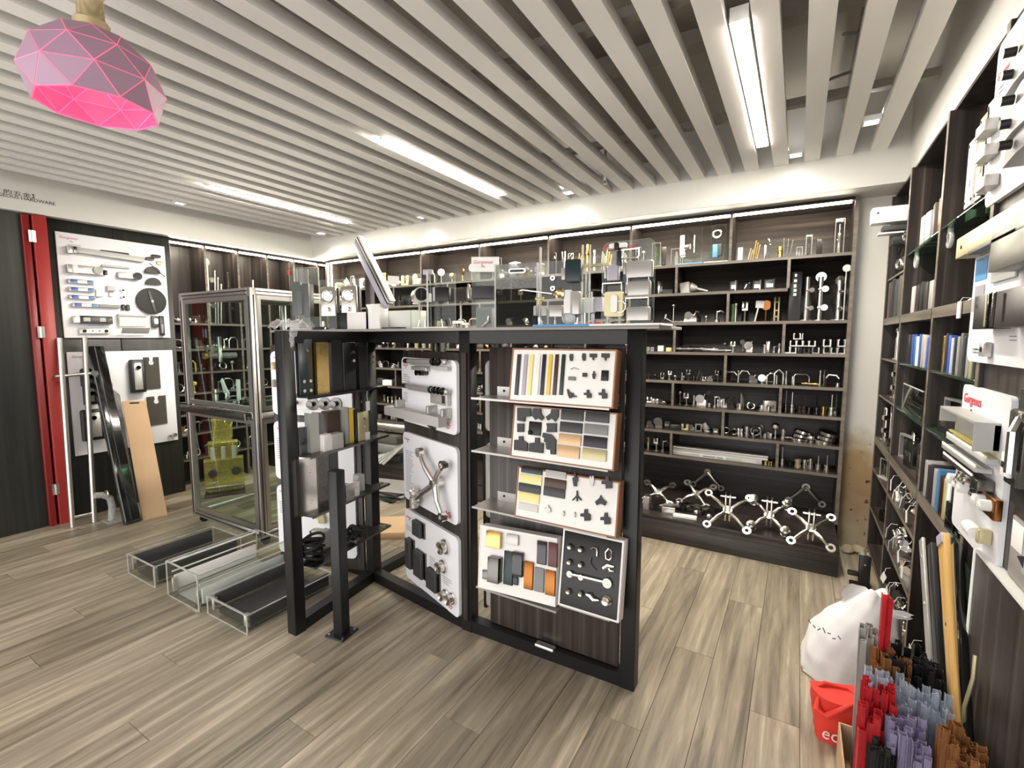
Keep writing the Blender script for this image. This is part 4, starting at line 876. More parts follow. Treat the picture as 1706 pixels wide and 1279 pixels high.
# long box
yb = 2.04; x0, xm, x1 = dk(562, yb), dk(579, yb), dk(691, yb)
o = thing('carton', 'long white carton with a black end lying on the stand top', 'box', (x0, yb, ZD)); hb = hz(519, 620, yb)
part(o, 'body', MB().cbox(0, 0, 0, x1 - x0, .1, hb, .002), 'white_plastic'); part(o, 'end_cap', MB().cbox(-.001, -.0015, 0, xm - x0, .1015, hb + .001, .002), 'black'); part(o, 'flap_seam', MB().box(x1 - x0 - .03, -.001, 0, x1 - x0 - .026, 0, hb), 'ltgrey')
# leaning profiles in a white holder
yp = 2.0; a = at(650, 505, y=yp); b_ = at(597, 398, y=yp + .03)
o = thing('window_profile', 'long silver and black window profile leaning upward from a white bracket', 'profile', a)
v = Vector(b_) - Vector(a); Lp = v.length; T = AX(v) if 0 else Matrix(((v.normalized().x, 0, 0, 0), (0, 0, 0, 0), (0, 0, 0, 0), (0, 0, 0, 1)))
zax = v.normalized(); yax = Vector((0, 1, 0)); xax = yax.cross(zax).normalized(); yax = zax.cross(xax); T = Matrix((xax, yax, zax)).transposed().to_4x4()
part(o, 'silver_face', MB().cbox(-.052, -.012, 0, -.012, .012, Lp, .001, T), 'lilac', 'flat silver face'); part(o, 'edge_strip', MB().cbox(.0, -.02, 0, .01, .02, Lp, .001, T).cbox(.018, -.02, 0, .028, .02, Lp, .001, T), 'brushed'); part(o, 'gasket', MB().cbox(-.012, -.018, 0, .0, .018, Lp, .001, T).cbox(.01, -.017, 0, .018, .017, Lp, .001, T), 'black', 'black rubber gasket')
o2 = thing('profile_bracket', 'white plastic bracket holding the leaning profile', 'bracket', (dk(632, yp), yp - .01, ZD)); hh = hz(507, 632, yp)
part(o2, 'block', MB().cbox(-.01, -.035, 0, .05, .035, hh, .003), 'white_plastic'); part(o2, 'wing', MB().prism([(-.05, hh), (-.01, hh), (-.01, 0), (-.045, 0), (-.045, hh - .03), (-.062, hh)][::-1], -.03, .03, 'y'), 'white_plastic')
# dark prop sheet behind profile
o = deck('black_profile', 'upright dark square tube behind the leaning profile', 'profile', 618, 2.06); part(o, 'tube', MB().cbox(-.02, -.02, 0, .02, .02, hz(432, 618, 2.06)), 'dkbrown')
# clear sheets with barrel lock
o = deck('acrylic_display', 'clear sheet with a silver barrel lock facing out', 'display', 684, 1.99, 62)
hs = hz(463, 684, 1.99); sheet(o, .24, hs, .003, .008, 'acrylic'); part(o, 'label_card', MB().box(-.12, -.006, hs - .04, -.06, -.0045, hs + .005), 'white_plastic', 'white card')
o = deck('barrel_lock', 'fat silver barrel lock with a black round face', 'lock', 700, 1.985); zc = hz(492, 700, 1.985)
dv = Vector((.75, -.62, 0)).normalized()
part(o, 'barrel', MB().cyl(Vector((-.05, .04, zc)), Vector((-.05, .04, zc)) + dv * .1, .037, n=20), 'brushed'); part(o, 'collar', MB().cyl(Vector((-.05, .04, zc)) + dv * .1, Vector((-.05, .04, zc)) + dv * .115, .034, n=20), 'dkbrown'); part(o, 'face_ring', MB().cyl(Vector((-.05, .04, zc)) + dv * .115, Vector((-.05, .04, zc)) + dv * .135, .039, n=20), 'brushed')
part(o, 'face', MB().cyl(Vector((-.05, .04, zc)) + dv * .135, Vector((-.05, .04, zc)) + dv * .137, .033, n=20), 'black_gloss', 'round black face')
cg = MB()
for k in range(5): cg.cbox(-.1 - .006 * (k % 2), .05, zc - .04 + .016 * k, -.075, .075, zc - .03 + .016 * k)
part(o, 'cog', cg, 'white_plastic'); part(o, 'post', MB().cyl((-.03, .03, 0), (-.03, .03, zc - .03), .005, n=8), 'acrylic_edge'); part(o, 'catch', MB().cbox(.03, -.0, zc - .035, .06, .03, zc + .01), 'white_plastic')
o = deck('acrylic_display', 'two joined clear sheets with a black box lock', 'display', 742, 2.0, 20)
hs = hz(455, 740, 2.0); sheet(o, .115, hs, .002, .006, y=0); part(o, 'side_sheet', MB().box(-.062, -.1, 0, -.056, .1, hs), 'acrylic'); part(o, 'bright_edge', MB().box(-.063, -.101, 0, -.055, -.097, hs), 'acrylic_edge')
z0, z1 = hz(502, 745, 2.0), hz(479, 745, 2.0); part(o, 'lock_box', MB().cbox(-.05, -.04, z0, .035, -.004, z1), 'black'); part(o, 'lock_side', MB().box(-.052, -.041, z0, -.04, -.03, z1), 'lilac')
part(o, 'hook_tag', MB().cbox(-.09, -.08, z1 + .06, -.04, -.06, z1 + .085).cyl((-.065, -.07, z1 + .06), (-.065, -.07, z1 + .03), .008, n=8), 'lilac')
o = deck('brown_lock', 'dark brown lock body beyond the black box lock', 'lock', 768, 2.16); z0, z1 = hz(502, 768, 2.16), hz(480, 768, 2.16); part(o, 'body', MB().cbox(-.05, -.03, z0, .06, .03, z1), 'dkbrown'); part(o, 'stem', MB().cyl((0, 0, 0), (0, 0, z0), .006, n=8), 'acrylic_edge')
o = deck('white_bracket', 'small white stepped plastic bracket on the stand top', 'bracket', 766, 1.975); part(o, 'top', MB().cbox(-.04, -.012, .022, .02, .012, .036).cbox(.02, -.012, .014, .05, .012, .026), 'white_plastic'); part(o, 'leg', MB().cbox(-.04, -.01, 0, -.034, .01, .022), 'white_plastic'); part(o, 'leg', MB().cbox(.04, -.01, 0, .046, .01, .014), 'white_plastic')
solo('acrylic_plate', 'pale clear plate lying flat under the box lock', 'plate', MB().cbox(-.11, -.04, 0, .13, .03, .006), 'white_plastic', (dk(720, 1.98), 1.985, ZD))
for k, (px, y, lb) in enumerate(((696, 1.99, 'tilted little chrome pin near the barrel lock'), (708, 2.0, 'thin chrome pin under the barrel lock'), (738, 1.965, 'short pale pin before the box lock'))):
    solo('chrome_pin', lb, 'pin', MB().cyl((0, 0, .003), (.015 - .012 * k, 0, .045), .004, n=8), 'steel', (dk(px, y), y, ZD))
# clear sign holder with white label
o = deck('acrylic_display', 'clear leaning stand with a white logo card and dark clamp', 'display', 809, 1.98, 30)
hs = hz(428, 809, 1.98); sheet(o, .135, hs, .002, .006, y=0); part(o, 'back_sheet', MB().prism([(-.03, 0), (.0, 0), (.0, hs), ], -.06, -.055, 'x') if 0 else MB().box(-.05, .045, 0, .06, .05, hs * .8), 'acrylic')
cz = hz(453, 809, 1.98); part(o, 'logo_card', MB().box(-.067, -.005, cz, .067, -.0035, hs), 'white_plastic', 'white logo card'); text(o, 'logo', LOGO, .024, 'red_ink', TL(-.06, -.0055, hs - .032) @ RX(90), .25); text(o, 'logo', 'Me:', .014, 'ink', TL(-.02, -.0055, hs - .05) @ RX(90), .1)
z0, z1 = hz(497, 809, 1.98), hz(477, 809, 1.98); part(o, 'clamp', MB().cbox(-.065, -.03, z0, .06, -.004, z1), 'dkgrey'); part(o, 'clamp_plate', MB().cbox(-.085, -.034, z0 - .0, -.074, .02, z1 + .01), 'brushed'); part(o, 'knob', MB().cyl((.06, -.02, (z0 + z1) / 2), (.085, -.02, (z0 + z1) / 2), .012, n=10), 'steel')
o = deck('dark_sleeve', 'ribbed dark sleeve under the sign holder', 'sleeve', 806, 2.1); b = MB()
for k in range(8): b.cbox(-.05 + .013 * k, 0, 0, -.04 + .013 * k, .03, hz(513, 806, 2.1))
part(o, 'ribs', b, 'dkgrey')['kind'] = 'stuff'; part(o, 'backing', MB().cbox(-.05, .03, 0, .052, .034, hz(511, 806, 2.1)), 'dkgrey')
o = deck('folding_arm', 'bent chrome folding arm beside the sign holder', 'arm', 811, 1.965); part(o, 'link', MB().tube([(-.03, 0, .004), (.005, 0, .03), (.01, 0, .055)], .005, 8), 'steel'); part(o, 'joint', MB().cyl((.005, -.006, .03), (.005, .006, .03), .008, n=10), 'darksteel')
# frosted sheet pair with a handle
o = deck('acrylic_display', 'large frosted clear sheet with a black pull slot', 'display', 860, 2.0, 12)
hs = hz(442, 830, 2.0); hm = hz(481, 860, 2.0); wd = .21
part(o, 'frosted_sheet', MB().prism(rr(wd, hs - hm, .01, 3, -wd / 2, hm), -.004, .004, 'y'), 'frost'); sheet(o, wd, hm, .002, .008, 'smoke')
for x in (-wd / 2, wd / 2): part(o, 'bright_edge', MB().box(x - .004, -.006, 0, x + .004, .006, hs), 'acrylic_edge')
0; z1 = hz(452, 860, 2.0); part(o, 'pull_slot', MB().prism(rr(.085, .022, .01, 4, -.035, z1 - .01), -.012, -.004, 'y'), 'steel'); part(o, 'slot_inset', MB().prism(rr(.07, .012, .005, 4, -.028, z1 - .005), -.0135, -.012, 'y'), 'black')
# key with gold cylinder
o = deck('door_lock', 'clear sheet with white rim lock, gold cylinder and long key bar', 'lock', 922, 1.985, 14)
hs = hz(413, 902, 1.985); P_ = lambda px, py: (xat(px, 1.985, at(px, py, y=1.985).z) - o.location.x, at(px, py, y=1.985).z - ZD)
for px in (902, 978): 
    x, _ = P_(px, 520); part(o, 'sheet_edge', MB().box(x - .003, -.012 if px == 902 else -.003, 0, x + .003, .012 if px == 902 else .003, hs), 'acrylic_edge')
x0, x1 = P_(902, 520)[0], P_(978, 520)[0]; part(o, 'sheet', MB().box(x0, -.002, 0, x1, .002, hz(433, 940, 1.985)), 'acrylic')
def pb(nm, m, a, b_, y0, y1, c=.004):
    l, u = P_(*a); r, d = P_(*b_); return part(o, nm, MB().cbox(l, y0, d, r, y1, u, c), m)
pb('case', 'white_plastic', (941, 484), (952, 522), -.05, -.004); pb('case_cover', 'silver', (952, 486), (967, 523), -.055, -.004, .008); pb('lock_box', 'dkteal', (943, 434), (967, 468), -.05, -.004); pb('strike', 'silver', (936, 447), (943, 466), -.03, .0)
pb('clear_tube', 'acrylic', (950, 468), (964, 545), -.01, .01)
x, z = P_(934, 489); part(o, 'gold_cylinder', MB().cyl((x - .008, -.03, z), (x + .012, -.03, z), .024, n=18).cyl((x - .03, -.03, z - .003), (x - .008, -.03, z - .003), .007, n=8), 'gold'); part(o, 'chrome_collar', MB().cyl((x + .012, -.03, z - .005), (x + .022, -.03, z - .005), .027, n=18), 'steel')
a, b_ = P_(874, 485), P_(922, 490); part(o, 'key_bar', MB().tube([(a[0], -.03, a[1] - .004), (a[0] + .012, -.03, a[1]), (b_[0], -.03, b_[1])], .0035, 6), 'steel')
for py in (464, 481): x, z = P_(922, py); part(o, 'grommet', MB().ring(.011, .005, .012, 14, TL(x, -.008, z) @ RX(90)), 'steel')
pb('block', 'ltgrey', (893, 510), (898, 526), -.02, .01); pb('block', 'ltgrey', (905, 510), (914, 526), -.02, .01); pb('block', 'silver', (917, 509), (938, 527), -.03, .0)
x, z = P_(947, 529); part(o, 'wheel', MB().torus(.026, .006, 20, 8, TL(x, -.02, z) @ RX(90)).cyl((x, -.024, z), (x, -.016, z), .02, n=16), 'acrylic_edge')
x, z = P_(902, 500); part(o, 'hook', MB().cbox(x - .02, -.02, z, x + .02, .0, z + .012).cyl((x, -.01, z), (x, -.01, z - .02), .012, n=8), 'champagne')
part(o, 'rubber_pad', MB().cbox(P_(892, 540)[0], -.03, 0, P_(899, 540)[0], .0, .05), 'rubber')
solo('blue_board', 'bright blue foam board at the edge of the stand top', 'board', MB().cbox(0, -.06, 0, dk(988, 1.96) - dk(893, 1.96), .08, .009), 'skyblue', (dk(893, 1.96), 1.985, ZD), -.6)
solo('white_board', 'thin white board overhanging the free end of the stand top', 'board', MB().cbox(0, -.07, 0, dk(1103, 1.94) - dk(985, 1.94), .16, .008), 'white_plastic', (dk(985, 1.95), 1.99, ZD + .0))
# clear post with rail frame between
o = deck('acrylic_display', 'clear upright with a small white catch and rail', 'display', 990, 2.1)
for px, top in ((969, 408), (981, 432)): 
    x = dk(px, 2.1) - o.location.x; part(o, 'upright', MB().box(x - .003, -.006, 0, x + .003, .006, hz(top, px, 2.1)), 'acrylic_edge')
z0, z1 = hz(521, 985, 2.1), hz(497, 985, 2.1); part(o, 'catch', MB().cbox(-.045, -.045, z0, .01, -.01, z1), 'white_plastic'); part(o, 'catch_arm', MB().cbox(.01, -.04, z0 + .004, .05, -.01, z1), 'lilac'); part(o, 'lever', MB().tube([(-.03, -.03, z1 + .02), (.0, -.03, z1 + .035), (.06, -.03, z1 + .03)], .004, 6), 'dkgrey'); part(o, 'pin', MB().cyl((-.035, -.03, 0), (-.035, -.03, z0), .006, n=8), 'brushed')
z = hz(452, 985, 2.1); part(o, 'top_bar', MB().cbox(-.09, -.01, z + .02, .07, .01, z + .032), 'champagne')
# big clear sheet with silver plates
yq = 2.02; o = deck('acrylic_display', 'big round cornered clear sheet carrying silver lock plates at the free end', 'display', 1044, yq)
P_ = lambda px, py: (xat(px, yq, at(px, py, y=yq).z) - o.location.x, at(px, py, y=yq).z - ZD)
x0, x1, hs = P_(1002, 520)[0], P_(1089, 520)[0], hz(405, 1004, yq)
sheet(o, x1 - x0, hs, .03, .006); text(o, 'logo', LOGO, .036, 'red_ink', TL(P_(1004, 418)[0], -.006, P_(1004, 418)[1]) @ RX(90), .25, 'red script logo')
for a, b_, m in (((1046, 437), (1090, 461), 'silver'), ((1048, 470), (1086, 491), 'silver'), ((1046, 512), (1085, 533), 'silver'), ((1015, 444), (1034, 467), 'lilac')): pb('lock_plate', m, a, b_, -.03, -.004, .006)
pb('side_plate', 'silver', (1041, 437), (1045, 457), -.02, 0); pb('side_plate', 'silver', (1044, 471), (1047, 489), -.02, 0); pb('side_plate', 'silver', (1009, 445), (1014, 464), -.02, 0)
for a, b_ in (((1045, 497), (1082, 514)), ((1007, 473), (1038, 489)), ((1048, 460), (1083, 474))):
    l, u = P_(*a); r, d = P_(*b_); part(o, 'wire_pull', MB().tube([(l, -.006, d), (l, -.02, d + .005), (l, -.02, u), (r, -.02, u), (r, -.02, d + .005), (r, -.006, d)], .004, 6), 'steel')
l, u = P_(1010, 487); r, d = P_(1040, 527); part(o, 'lock_case', MB().prism(rr(r - l, u - d, .012, 4, l, d), -.025, -.004, 'y'), 'champagne', 'greenish lock case'); part(o, 'case_slot', MB().prism(rr((r - l) * .35, (u - d) * .7, .01, 4, l + (r - l) * .4, d + (u - d) * .15), -.035, -.025, 'y'), 'silver'); part(o, 'key_ring', MB().torus(.024, .002, 18, 6, TL(r - .01, -.03, d + .04) @ RX(90)), 'steel')
l, u = P_(1036, 417); r, d = P_(1066, 429); part(o, 'oval_pull', MB().tube([(a, -.012, c) for a, c in rr(r - l, u - d, .009, 4, l, d)] + [(l + (r - l) * .9, -.012, d)], .004, 6), 'steel')
pb('clip_bar', 'white_plastic', (1018, 408), (1046, 413), -.03, 0); pb('clip_block', 'black', (1027, 406), (1035, 416), -.035, 0); pb('chain', 'dkteal', (1029, 418), (1037, 442), -.02, 0)
l, z = P_(992, 534); r, _ = P_(1044, 534); part(o, 'rod', MB().cyl((l, -.03, z), (r, -.03, z), .005, n=8), 'steel'); part(o, 'rod_end', MB().cyl((l, -.03, z - .02), (l, -.03, z + .03), .008, n=8), 'acrylic_edge')
for px in (1016, 1036): x, z = P_(px, 536); part(o, 'peg', MB().cyl((x, -.03, z - .012), (x, -.03, z + .02), .007, n=8), 'acrylic_edge')
solo('red_tool', 'flat red tool lying on the white board', 'tool', MB().cbox(-.06, -.008, 0, .06, .008, .014), 'red_ink', (dk(982, 2.14), 2.14, ZD + .01))

# ================================================================ LEFT WALL BOARDS (plane x=-5.288)
XB = -5.285
def wboard(lb, y0, y1, z0, z1, nm='hardware_board'):
    t = thing(nm, lb, 'board', (XB, y0, z0), 90)      # local x runs along +y, local -y faces the room
    part(t, 'board', MB().cbox(0, -.012, 0, y1 - y0, 0, z1 - z0, .002), 'poster_white', 'white board'); return t, y1 - y0, z1 - z0
t, bw, bh = wboard('large white board of door operator parts beside the red frame', 1.552, 2.345, 1.55, 2.42)
logo(t, .02, bh - .05, .03, -.0125)
def U(u, v): return u * bw, (1 - v) * bh
def bx(nm, u0, v0, u1, v1, d, m, lab=None, c=.004):
    a, b_ = U(u0, v1), U(u1, v0); return part(t, nm, MB().cbox(a[0], -.012 - d, a[1], b_[0], -.012, b_[1], c), m, lab)
def cy_(nm, u, v, r, d, m, n=20):
    a = U(u, v); return part(t, nm, MB().cyl((a[0], -.012, a[1]), (a[0], -.012 - d, a[1]), r, n=n), m)
a, b_ = U(.11, .155), U(.76, .215)
part(t, 'operator_rail', MB().cbox(0, -.055, -.022, (b_[0] - a[0]), -.012, .022, .003, TL(a[0], 0, a[1]) @ RY(2)), 'ltgrey', 'long pale operator rail'); bx('motor', .07, .125, .12, .195, .05, 'silver'); bx('motor_cap', .11, .13, .145, .19, .056, 'darksteel'); bx('arm', .36, .125, .62, .145, .03, 'dkbrown'); bx('arm', .36, .265, .62, .285, .02, 'ltgrey')
bx('closer_body', .06, .3, .36, .375, .04, 'silver'); bx('closer_head', .1, .3, .145, .38, .05, 'white_plastic'); cy_('closer_disc', .31, .335, .032, .05, 'darksteel'); bx('closer_end', .37, .325, .4, .37, .04, 'black')
bx('lock_case', .5, .325, .71, .385, .04, 'silver'); cy_('lock_disc', .68, .355, .034, .05, 'black_gloss')
for k, v in enumerate((.455, .53, .605, .68)):
    u = .06 + (.02 if k == 3 else 0); bx('sensor_tube', u, v - .018, u + .22, v + .018, .03, 'silver'); bx('sensor_label', u + .015, v - .015, u + .08, v + .015, .032, 'blue', 'blue label'); bx('sensor_label', u + .155, v - .015, u + .215, v + .015, .032, 'teal_blue', 'blue label')
bx('white_sensor', .29, .52, .36, .59, .02, 'white_plastic'); bx('corner_plate', .28, .46, .33, .51, .006, 'white_plastic'); bx('clip', .39, .475, .47, .525, .03, 'ltgrey'); bx('clip_foot', .41, .54, .45, .58, .015, 'silver')
for v in (.505, .575): cy_('button', .535, v, .014, .02, 'white_plastic'); cy_('button_core', .54, v + .005, .008, .024, 'black')
bx('bracket', .3, .665, .5, .695, .03, 'grey')
for u in (.515, .56): bx('remote', u, .655, u + .036, .715, .02, 'black', None, .008)
bx('control_unit', .07, .79, .13, .855, .04, 'silver'); bx('control_case', .13, .785, .41, .86, .045, 'black'); bx('control_window', .15, .8, .215, .84, .047, 'ltgrey'); bx('control_window', .29, .8, .35, .84, .047, 'ltgrey'); bx('control_end', .36, .79, .41, .86, .046, 'dkbrown')
bx('rail_plate', .12, .905, .385, .96, .02, 'silver')
for u in (.165, .355): cy_('bolt', u, .932, .013, .026, 'black')
for u in (.235, .295): cy_('bolt', u, .93, .006, .024, 'darksteel')
bx('device_case', .475, .765, .745, .88, .03, 'foam_edge', 'flat pale control case'); bx('device_top', .47, .755, .745, .775, .04, 'ltgrey'); a, b_ = U(.49, .955), U(.76, .895); part(t, 'white_flap', MB().add([(a[0], -.03, a[1]), (b_[0], -.03, a[1]), (b_[0] - .012, -.1, b_[1]), (a[0] - .012, -.1, b_[1]), (a[0], -.025, a[1]), (b_[0], -.025, a[1]), (b_[0] - .012, -.095, b_[1] + .003), (a[0] - .012, -.095, b_[1] + .003)], [(3, 2, 1, 0), (4, 5, 6, 7), (0, 1, 5, 4), (1, 2, 6, 5), (2, 3, 7, 6), (3, 0, 4, 7)]), 'white_plastic')
def half(u, v, r, m):
    a = U(u, v); part(t, 'half_disc', MB().prism([(a[0] + r * math.cos(x), a[1] + r * math.sin(x)) for x in [PI * k / 14 for k in range(15)]], -.045, -.012, 'y'), m)
half(.845, .305, .062, 'black'); half(.845, .425, .062, 'black')
part(t, 'cable', MB().tube([(*U(.82, .2)[:1], -.03, U(.82, .2)[1]), (U(.86, .25)[0], -.05, U(.86, .25)[1]), (U(.93, .31)[0], -.05, U(.93, .31)[1]), (U(.98, .33)[0], -.02, U(.98, .33)[1])], .004, 6), 'dkgrey'); bx('eye_sensor', .79, .14, .87, .165, .03, 'dkbrown'); bx('eye_sensor', .85, .105, .94, .13, .03, 'black'); bx('eye_bracket', .9, .165, .96, .2, .02, 'champagne')
a = U(.815, .605); part(t, 'sample_disc', MB().cyl((a[0], -.012, a[1]), (a[0], -.035, a[1]), .122, n=40), 'black', 'large black round disc'); part(t, 'disc_arm', MB().cbox(-.012, -.042, -.1, .012, -.035, .1, .003, TL(a[0], 0, a[1]) @ RY(-12)), 'dkgrey'); cy_('disc_screw', .815, .605, .012, .034, 'steel')
bx('keypad', .8, .765, .865, .885, .03, 'dkgrey'); bx('keypad_face', .82, .79, .865, .85, .032, 'white_plastic'); bx('remote_control', .88, .76, .93, .975, .025, 'black'); bx('remote_keys', .89, .85, .92, .95, .027, 'grey')
lines(t, .09 * bw, bh * .89, .12, 2, .012, -.0128); lines(t, .2 * bw, bh * .12, .12, 1, .012, -.0128)
# lower board with floor springs
t, bw, bh = wboard('white board of floor spring boxes behind the leaning steel frame', 1.556, 2.352, .54, 1.43)
logo(t, .03, bh - .05, .03, -.0125)
for u, v, w2, h2 in ((.09, .16, .12, .17), (.1, .32, .12, .19), (.06, .56, .2, .3), (.53, .09, .15, .34)):
    bx('spring_box', u, v, u + w2, v + h2, .05, 'black', 'black floor spring box', .012); bx('spring_body', u + .03, v + .03, u + w2 - .03, v + h2 - .03, .056, 'silver', None, .01); cy_('spring_spindle', u + w2 / 2, v + .08, .018, .068, 'black_gloss')
for u, v, w2, h2 in ((.685, .07, .16, .34), (.69, .49, .2, .31), (.21, .16, .1, .16), (.26, .32, .11, .2)):
    a, b_ = U(u, v + h2), U(u + w2, v); c_ = (a[0] + b_[0]) / 2; r = .018; top = b_[1]
    pts = [(a[0], a[1]), (b_[0], a[1]), (b_[0], top), (c_ + r, top), (c_ + r * .8, top - .03)] + [(c_ + r * 1.3 * math.cos(x), top - .05 + r * 1.3 * math.sin(x)) for x in [R(50 - 280 * k / 10) for k in range(11)]] + [(c_ - r * .8, top - .03), (c_ - r, top), (a[0], top)]
    part(t, 'cover_plate', MB().prism(pts, -.02, -.012, 'y'), 'cover_grey', 'grey cover plate with a keyhole notch')
bx('photo_print', .27, .5, .37, .78, .004, 'cover_grey'); cy_('round_knob', .95, .935, .018, .04, 'steel'); cy_('round_knob', .9, .94, .01, .03, 'steel')
# things leaning on the left wall
o = thing('ladder_pull', 'tall stainless ladder pull handle leaning on the dark wall by the red frame', 'handle', (-5.06, 1.44, 0)); 
b0, b1 = at(121, 876, x=-5.06), at(157, 868, x=-5.04); T0, T1 = at(99, 563, x=-5.2), at(141, 561, x=-5.2)
lc = lambda v: Vector(v) - Vector((-5.06, 1.44, 0))
part(o, 'tube', MB().cyl(lc((b0.x, b0.y, .0)), lc(T0), .019, n=14), 'brushed'); part(o, 'tube', MB().cyl(lc((b1.x, b1.y, .0)), lc(T1), .019, n=14), 'brushed')
for f, e0, e1 in ((.05, 0, 0), (.8, .25, .35)):
    A = lc((b0.x, b0.y, 0)).lerp(lc(T0), f); B = lc((b1.x, b1.y, 0)).lerp(lc(T1), f); d = B - A; part(o, 'crossbar', MB().cyl(A - d * e0 * 1.1 if f > .5 else A, B + d * e1 * .8, .013, n=12), 'brushed')
kx = B + d * .3; part(o, 'lock_cylinder', MB().cyl(kx, kx + Vector((.03, 0, 0)), .025, n=14), 'steel'); part(o, 'key', MB().box(kx.x + .03, kx.y - .01, kx.z - .09, kx.x + .034, kx.y + .012, kx.z - .02), 'steel')
o = thing('black_profile', 'long polished black profile leaning on the left wall', 'profile', (-4.75, 1.73, 0)); a = Vector((-4.75, 1.73, 0)); b_ = at(158, 578, x=-5.25); zx = (Vector(b_) - a); Lz = zx.length; zx.normalize(); yx = zx.cross(Vector((1, 0, 0))).normalized(); xx = yx.cross(zx); T = Matrix((xx, yx, zx)).transposed().to_4x4()
part(o, 'body', MB().cbox(-.03, -.055, .02, .03, .055, Lz, .006, T), 'black_gloss'); part(o, 'groove', MB().box(.03, -.015, .03, .0315, -.008, Lz - .01, T), 'dkgrey'); part(o, 'end_cap', MB().cbox(-.031, -.056, .0, .031, .056, .02, .004, T), 'black')
o = thing('cardboard_panel', 'tall flat brown cardboard box leaning on the left wall', 'box', (-4.76, 1.8, 0)); c0, c1 = at(238, 866, z=0), at(279, 857, z=0); u0, u1 = at(203, 668, x=-5.16), at(243, 667, x=-5.16); og = Vector((-4.76, 1.8, 0))
q = [c0 - og, c1 - og, u1 - og, u0 - og]; nn = (q[1] - q[0]).cross(q[3] - q[0]).normalized() * -.022
if nn.x > 0: nn = -nn
part(o, 'box', MB().add(q + [v + nn for v in q], [(0, 1, 2, 3), (7, 6, 5, 4), (0, 4, 5, 1), (1, 5, 6, 2), (2, 6, 7, 3), (3, 7, 4, 0)]), 'card'); m_ = (q[2] + q[3]) / 2 + (q[0] - q[3]).normalized() * .02; dx_ = (q[2] - q[3]).normalized() * .035
part(o, 'hand_hole', MB().cyl(m_ - dx_ - nn * .06, m_ + dx_ - nn * .06, .008, n=8), 'dkbrown'); part(o, 'bottom_tape', MB().cyl(q[0] - nn * .1, q[1] - nn * .1, .006, n=6), 'tan')
solo('glass_offcut', 'thin pointed clear blade leaning on the lower board', 'glass', MB().prism([(0, 0), (.1, 0), (.09, 1.05), (.05, 1.1), (.03, 1.0)], 0, .006, 'x', RY(-9)), 'frost', (-5.08, 1.80, .0))
o = thing('acrylic_tap', 'clear acrylic elbow sample on a flat foot by the left wall', 'sample', (-4.95, 1.66, 0)); part(o, 'foot', MB().cbox(-.06, -.05, 0, .08, .12, .008), 'acrylic_edge'); part(o, 'elbow', MB().tube([(0, 0, .008), (0, .01, .12), (0, -.0, .2), (0, -.05, .24), (0, -.1, .25)], .026, 10), 'acrylic_edge'); part(o, 'ring', MB().torus(.03, .006, 16, 6, TL(0, -.02, .24) @ RX(90)), 'steel')
# ================================================================ RIGHT WALL BOARDS (room face of the cladding at x=.512)
XR = .511
def rboard(lb, yfar, ynear, z0, z1, rad=.03, th=.014, m='poster_white'):
    t = thing('hardware_board', lb, 'board', (XR, yfar, z0), -90)     # local x runs toward the viewer (-y), local -y faces the room
    part(t, 'board', MB().prism(rr(yfar - ynear, z1 - z0, rad, 5), -th, 0, 'y'), m, 'white board'); return t
RT = -.015
def on(t, px, py, y=RT): return Pl(t, y).p(px, py)
# --- top board with angled slabs and edge clamps
t = rboard('topmost white board by the right soffit with stacked grey angle pieces', 2.165, 1.25, 1.965, 2.46); upd()
a = on(t, 1664, 130); text(t, 'logo', LOGO, .032, 'red_ink', TL(a[0] - .01, RT - .001, a[1] - .01) @ RX(90), .25, 'red script logo'); lines(t, a[0], a[1] - .04, .1, 2, .014, RT - .0008)
for k, (py, m) in enumerate(((112, 'grey'), (148, 'ltgrey'), (190, 'grey'), (228, 'ltgrey'), (262, 'grey'))):
    x0, z0 = on(t, 1716 - 2 * k, py + 14)
    part(t, 'angle_slab', MB().prism([(x0, z0), (x0 + .09, z0 + .012), (.9, z0 + .012), (.9, z0 + .075), (x0 + .1, z0 + .075), (x0 + .02, z0 + .05)], RT - .045 - .01 * (k % 2), RT, 'y'), m, 'grey angle piece')
    part(t, 'clip_knob', MB().cyl((x0 + .075, RT - .05, z0 + .04), (x0 + .075, RT - .075, z0 + .04), .012, n=10), 'black')
for py in (212, 253, 303):
    x0, z0 = on(t, 1655, py); part(t, 'edge_clamp', MB().cbox(x0 - .03, RT - .035, z0 - .022, x0 + .06, RT, z0 + .012, .003), 'silver', 'silver clamp gripping the board edge'); part(t, 'clamp_foot', MB().cbox(x0 - .045, RT - .03, z0 - .028, x0 - .028, RT - .005, z0 + .004, .002), 'brushed')
# --- middle board with printed pictures and black lock boxes
t = rboard('broad white board of black lock boxes between two other right boards', 2.21, 1.25, 1.472, 1.888, .035); upd()
x0, z0 = on(t, 1640, 392)
part(t, 'top_profile', MB().cbox(-.004, RT - .05, .345, .97, RT, .412, .004), 'champagne', 'pale champagne top profile'); part(t, 'profile_screw', MB().cyl((.06, RT - .052, .375), (.06, RT - .05, .375), .006, n=8), 'black'); part(t, 'lip', MB().cbox(.18, RT - .06, .333, .97, RT - .03, .345), 'black')
a = on(t, 1634, 402); text(t, 'logo', LOGO, .022, 'red_ink', TL(a[0] + .012, RT - .001, a[1] - .03) @ RX(90), .25); lines(t, a[0] + .015, a[1] - .05, .1, 3, .012, RT - .0008)
for q, m in (((1626, 430, 1645, 466), 'skyblue'), ((1624, 476, 1639, 515), 'lilac')):
    l, d_, r, u = Pl(t, RT).rect(*q); part(t, 'printed_picture', MB().box(l, RT - .001, d_, r, RT, u), m)
for x, z in ((.06, .02), (.09, .02), (.3, .16), (.38, .06)): lines(t, x, z + .02, .07, 2, .01, RT - .0008)
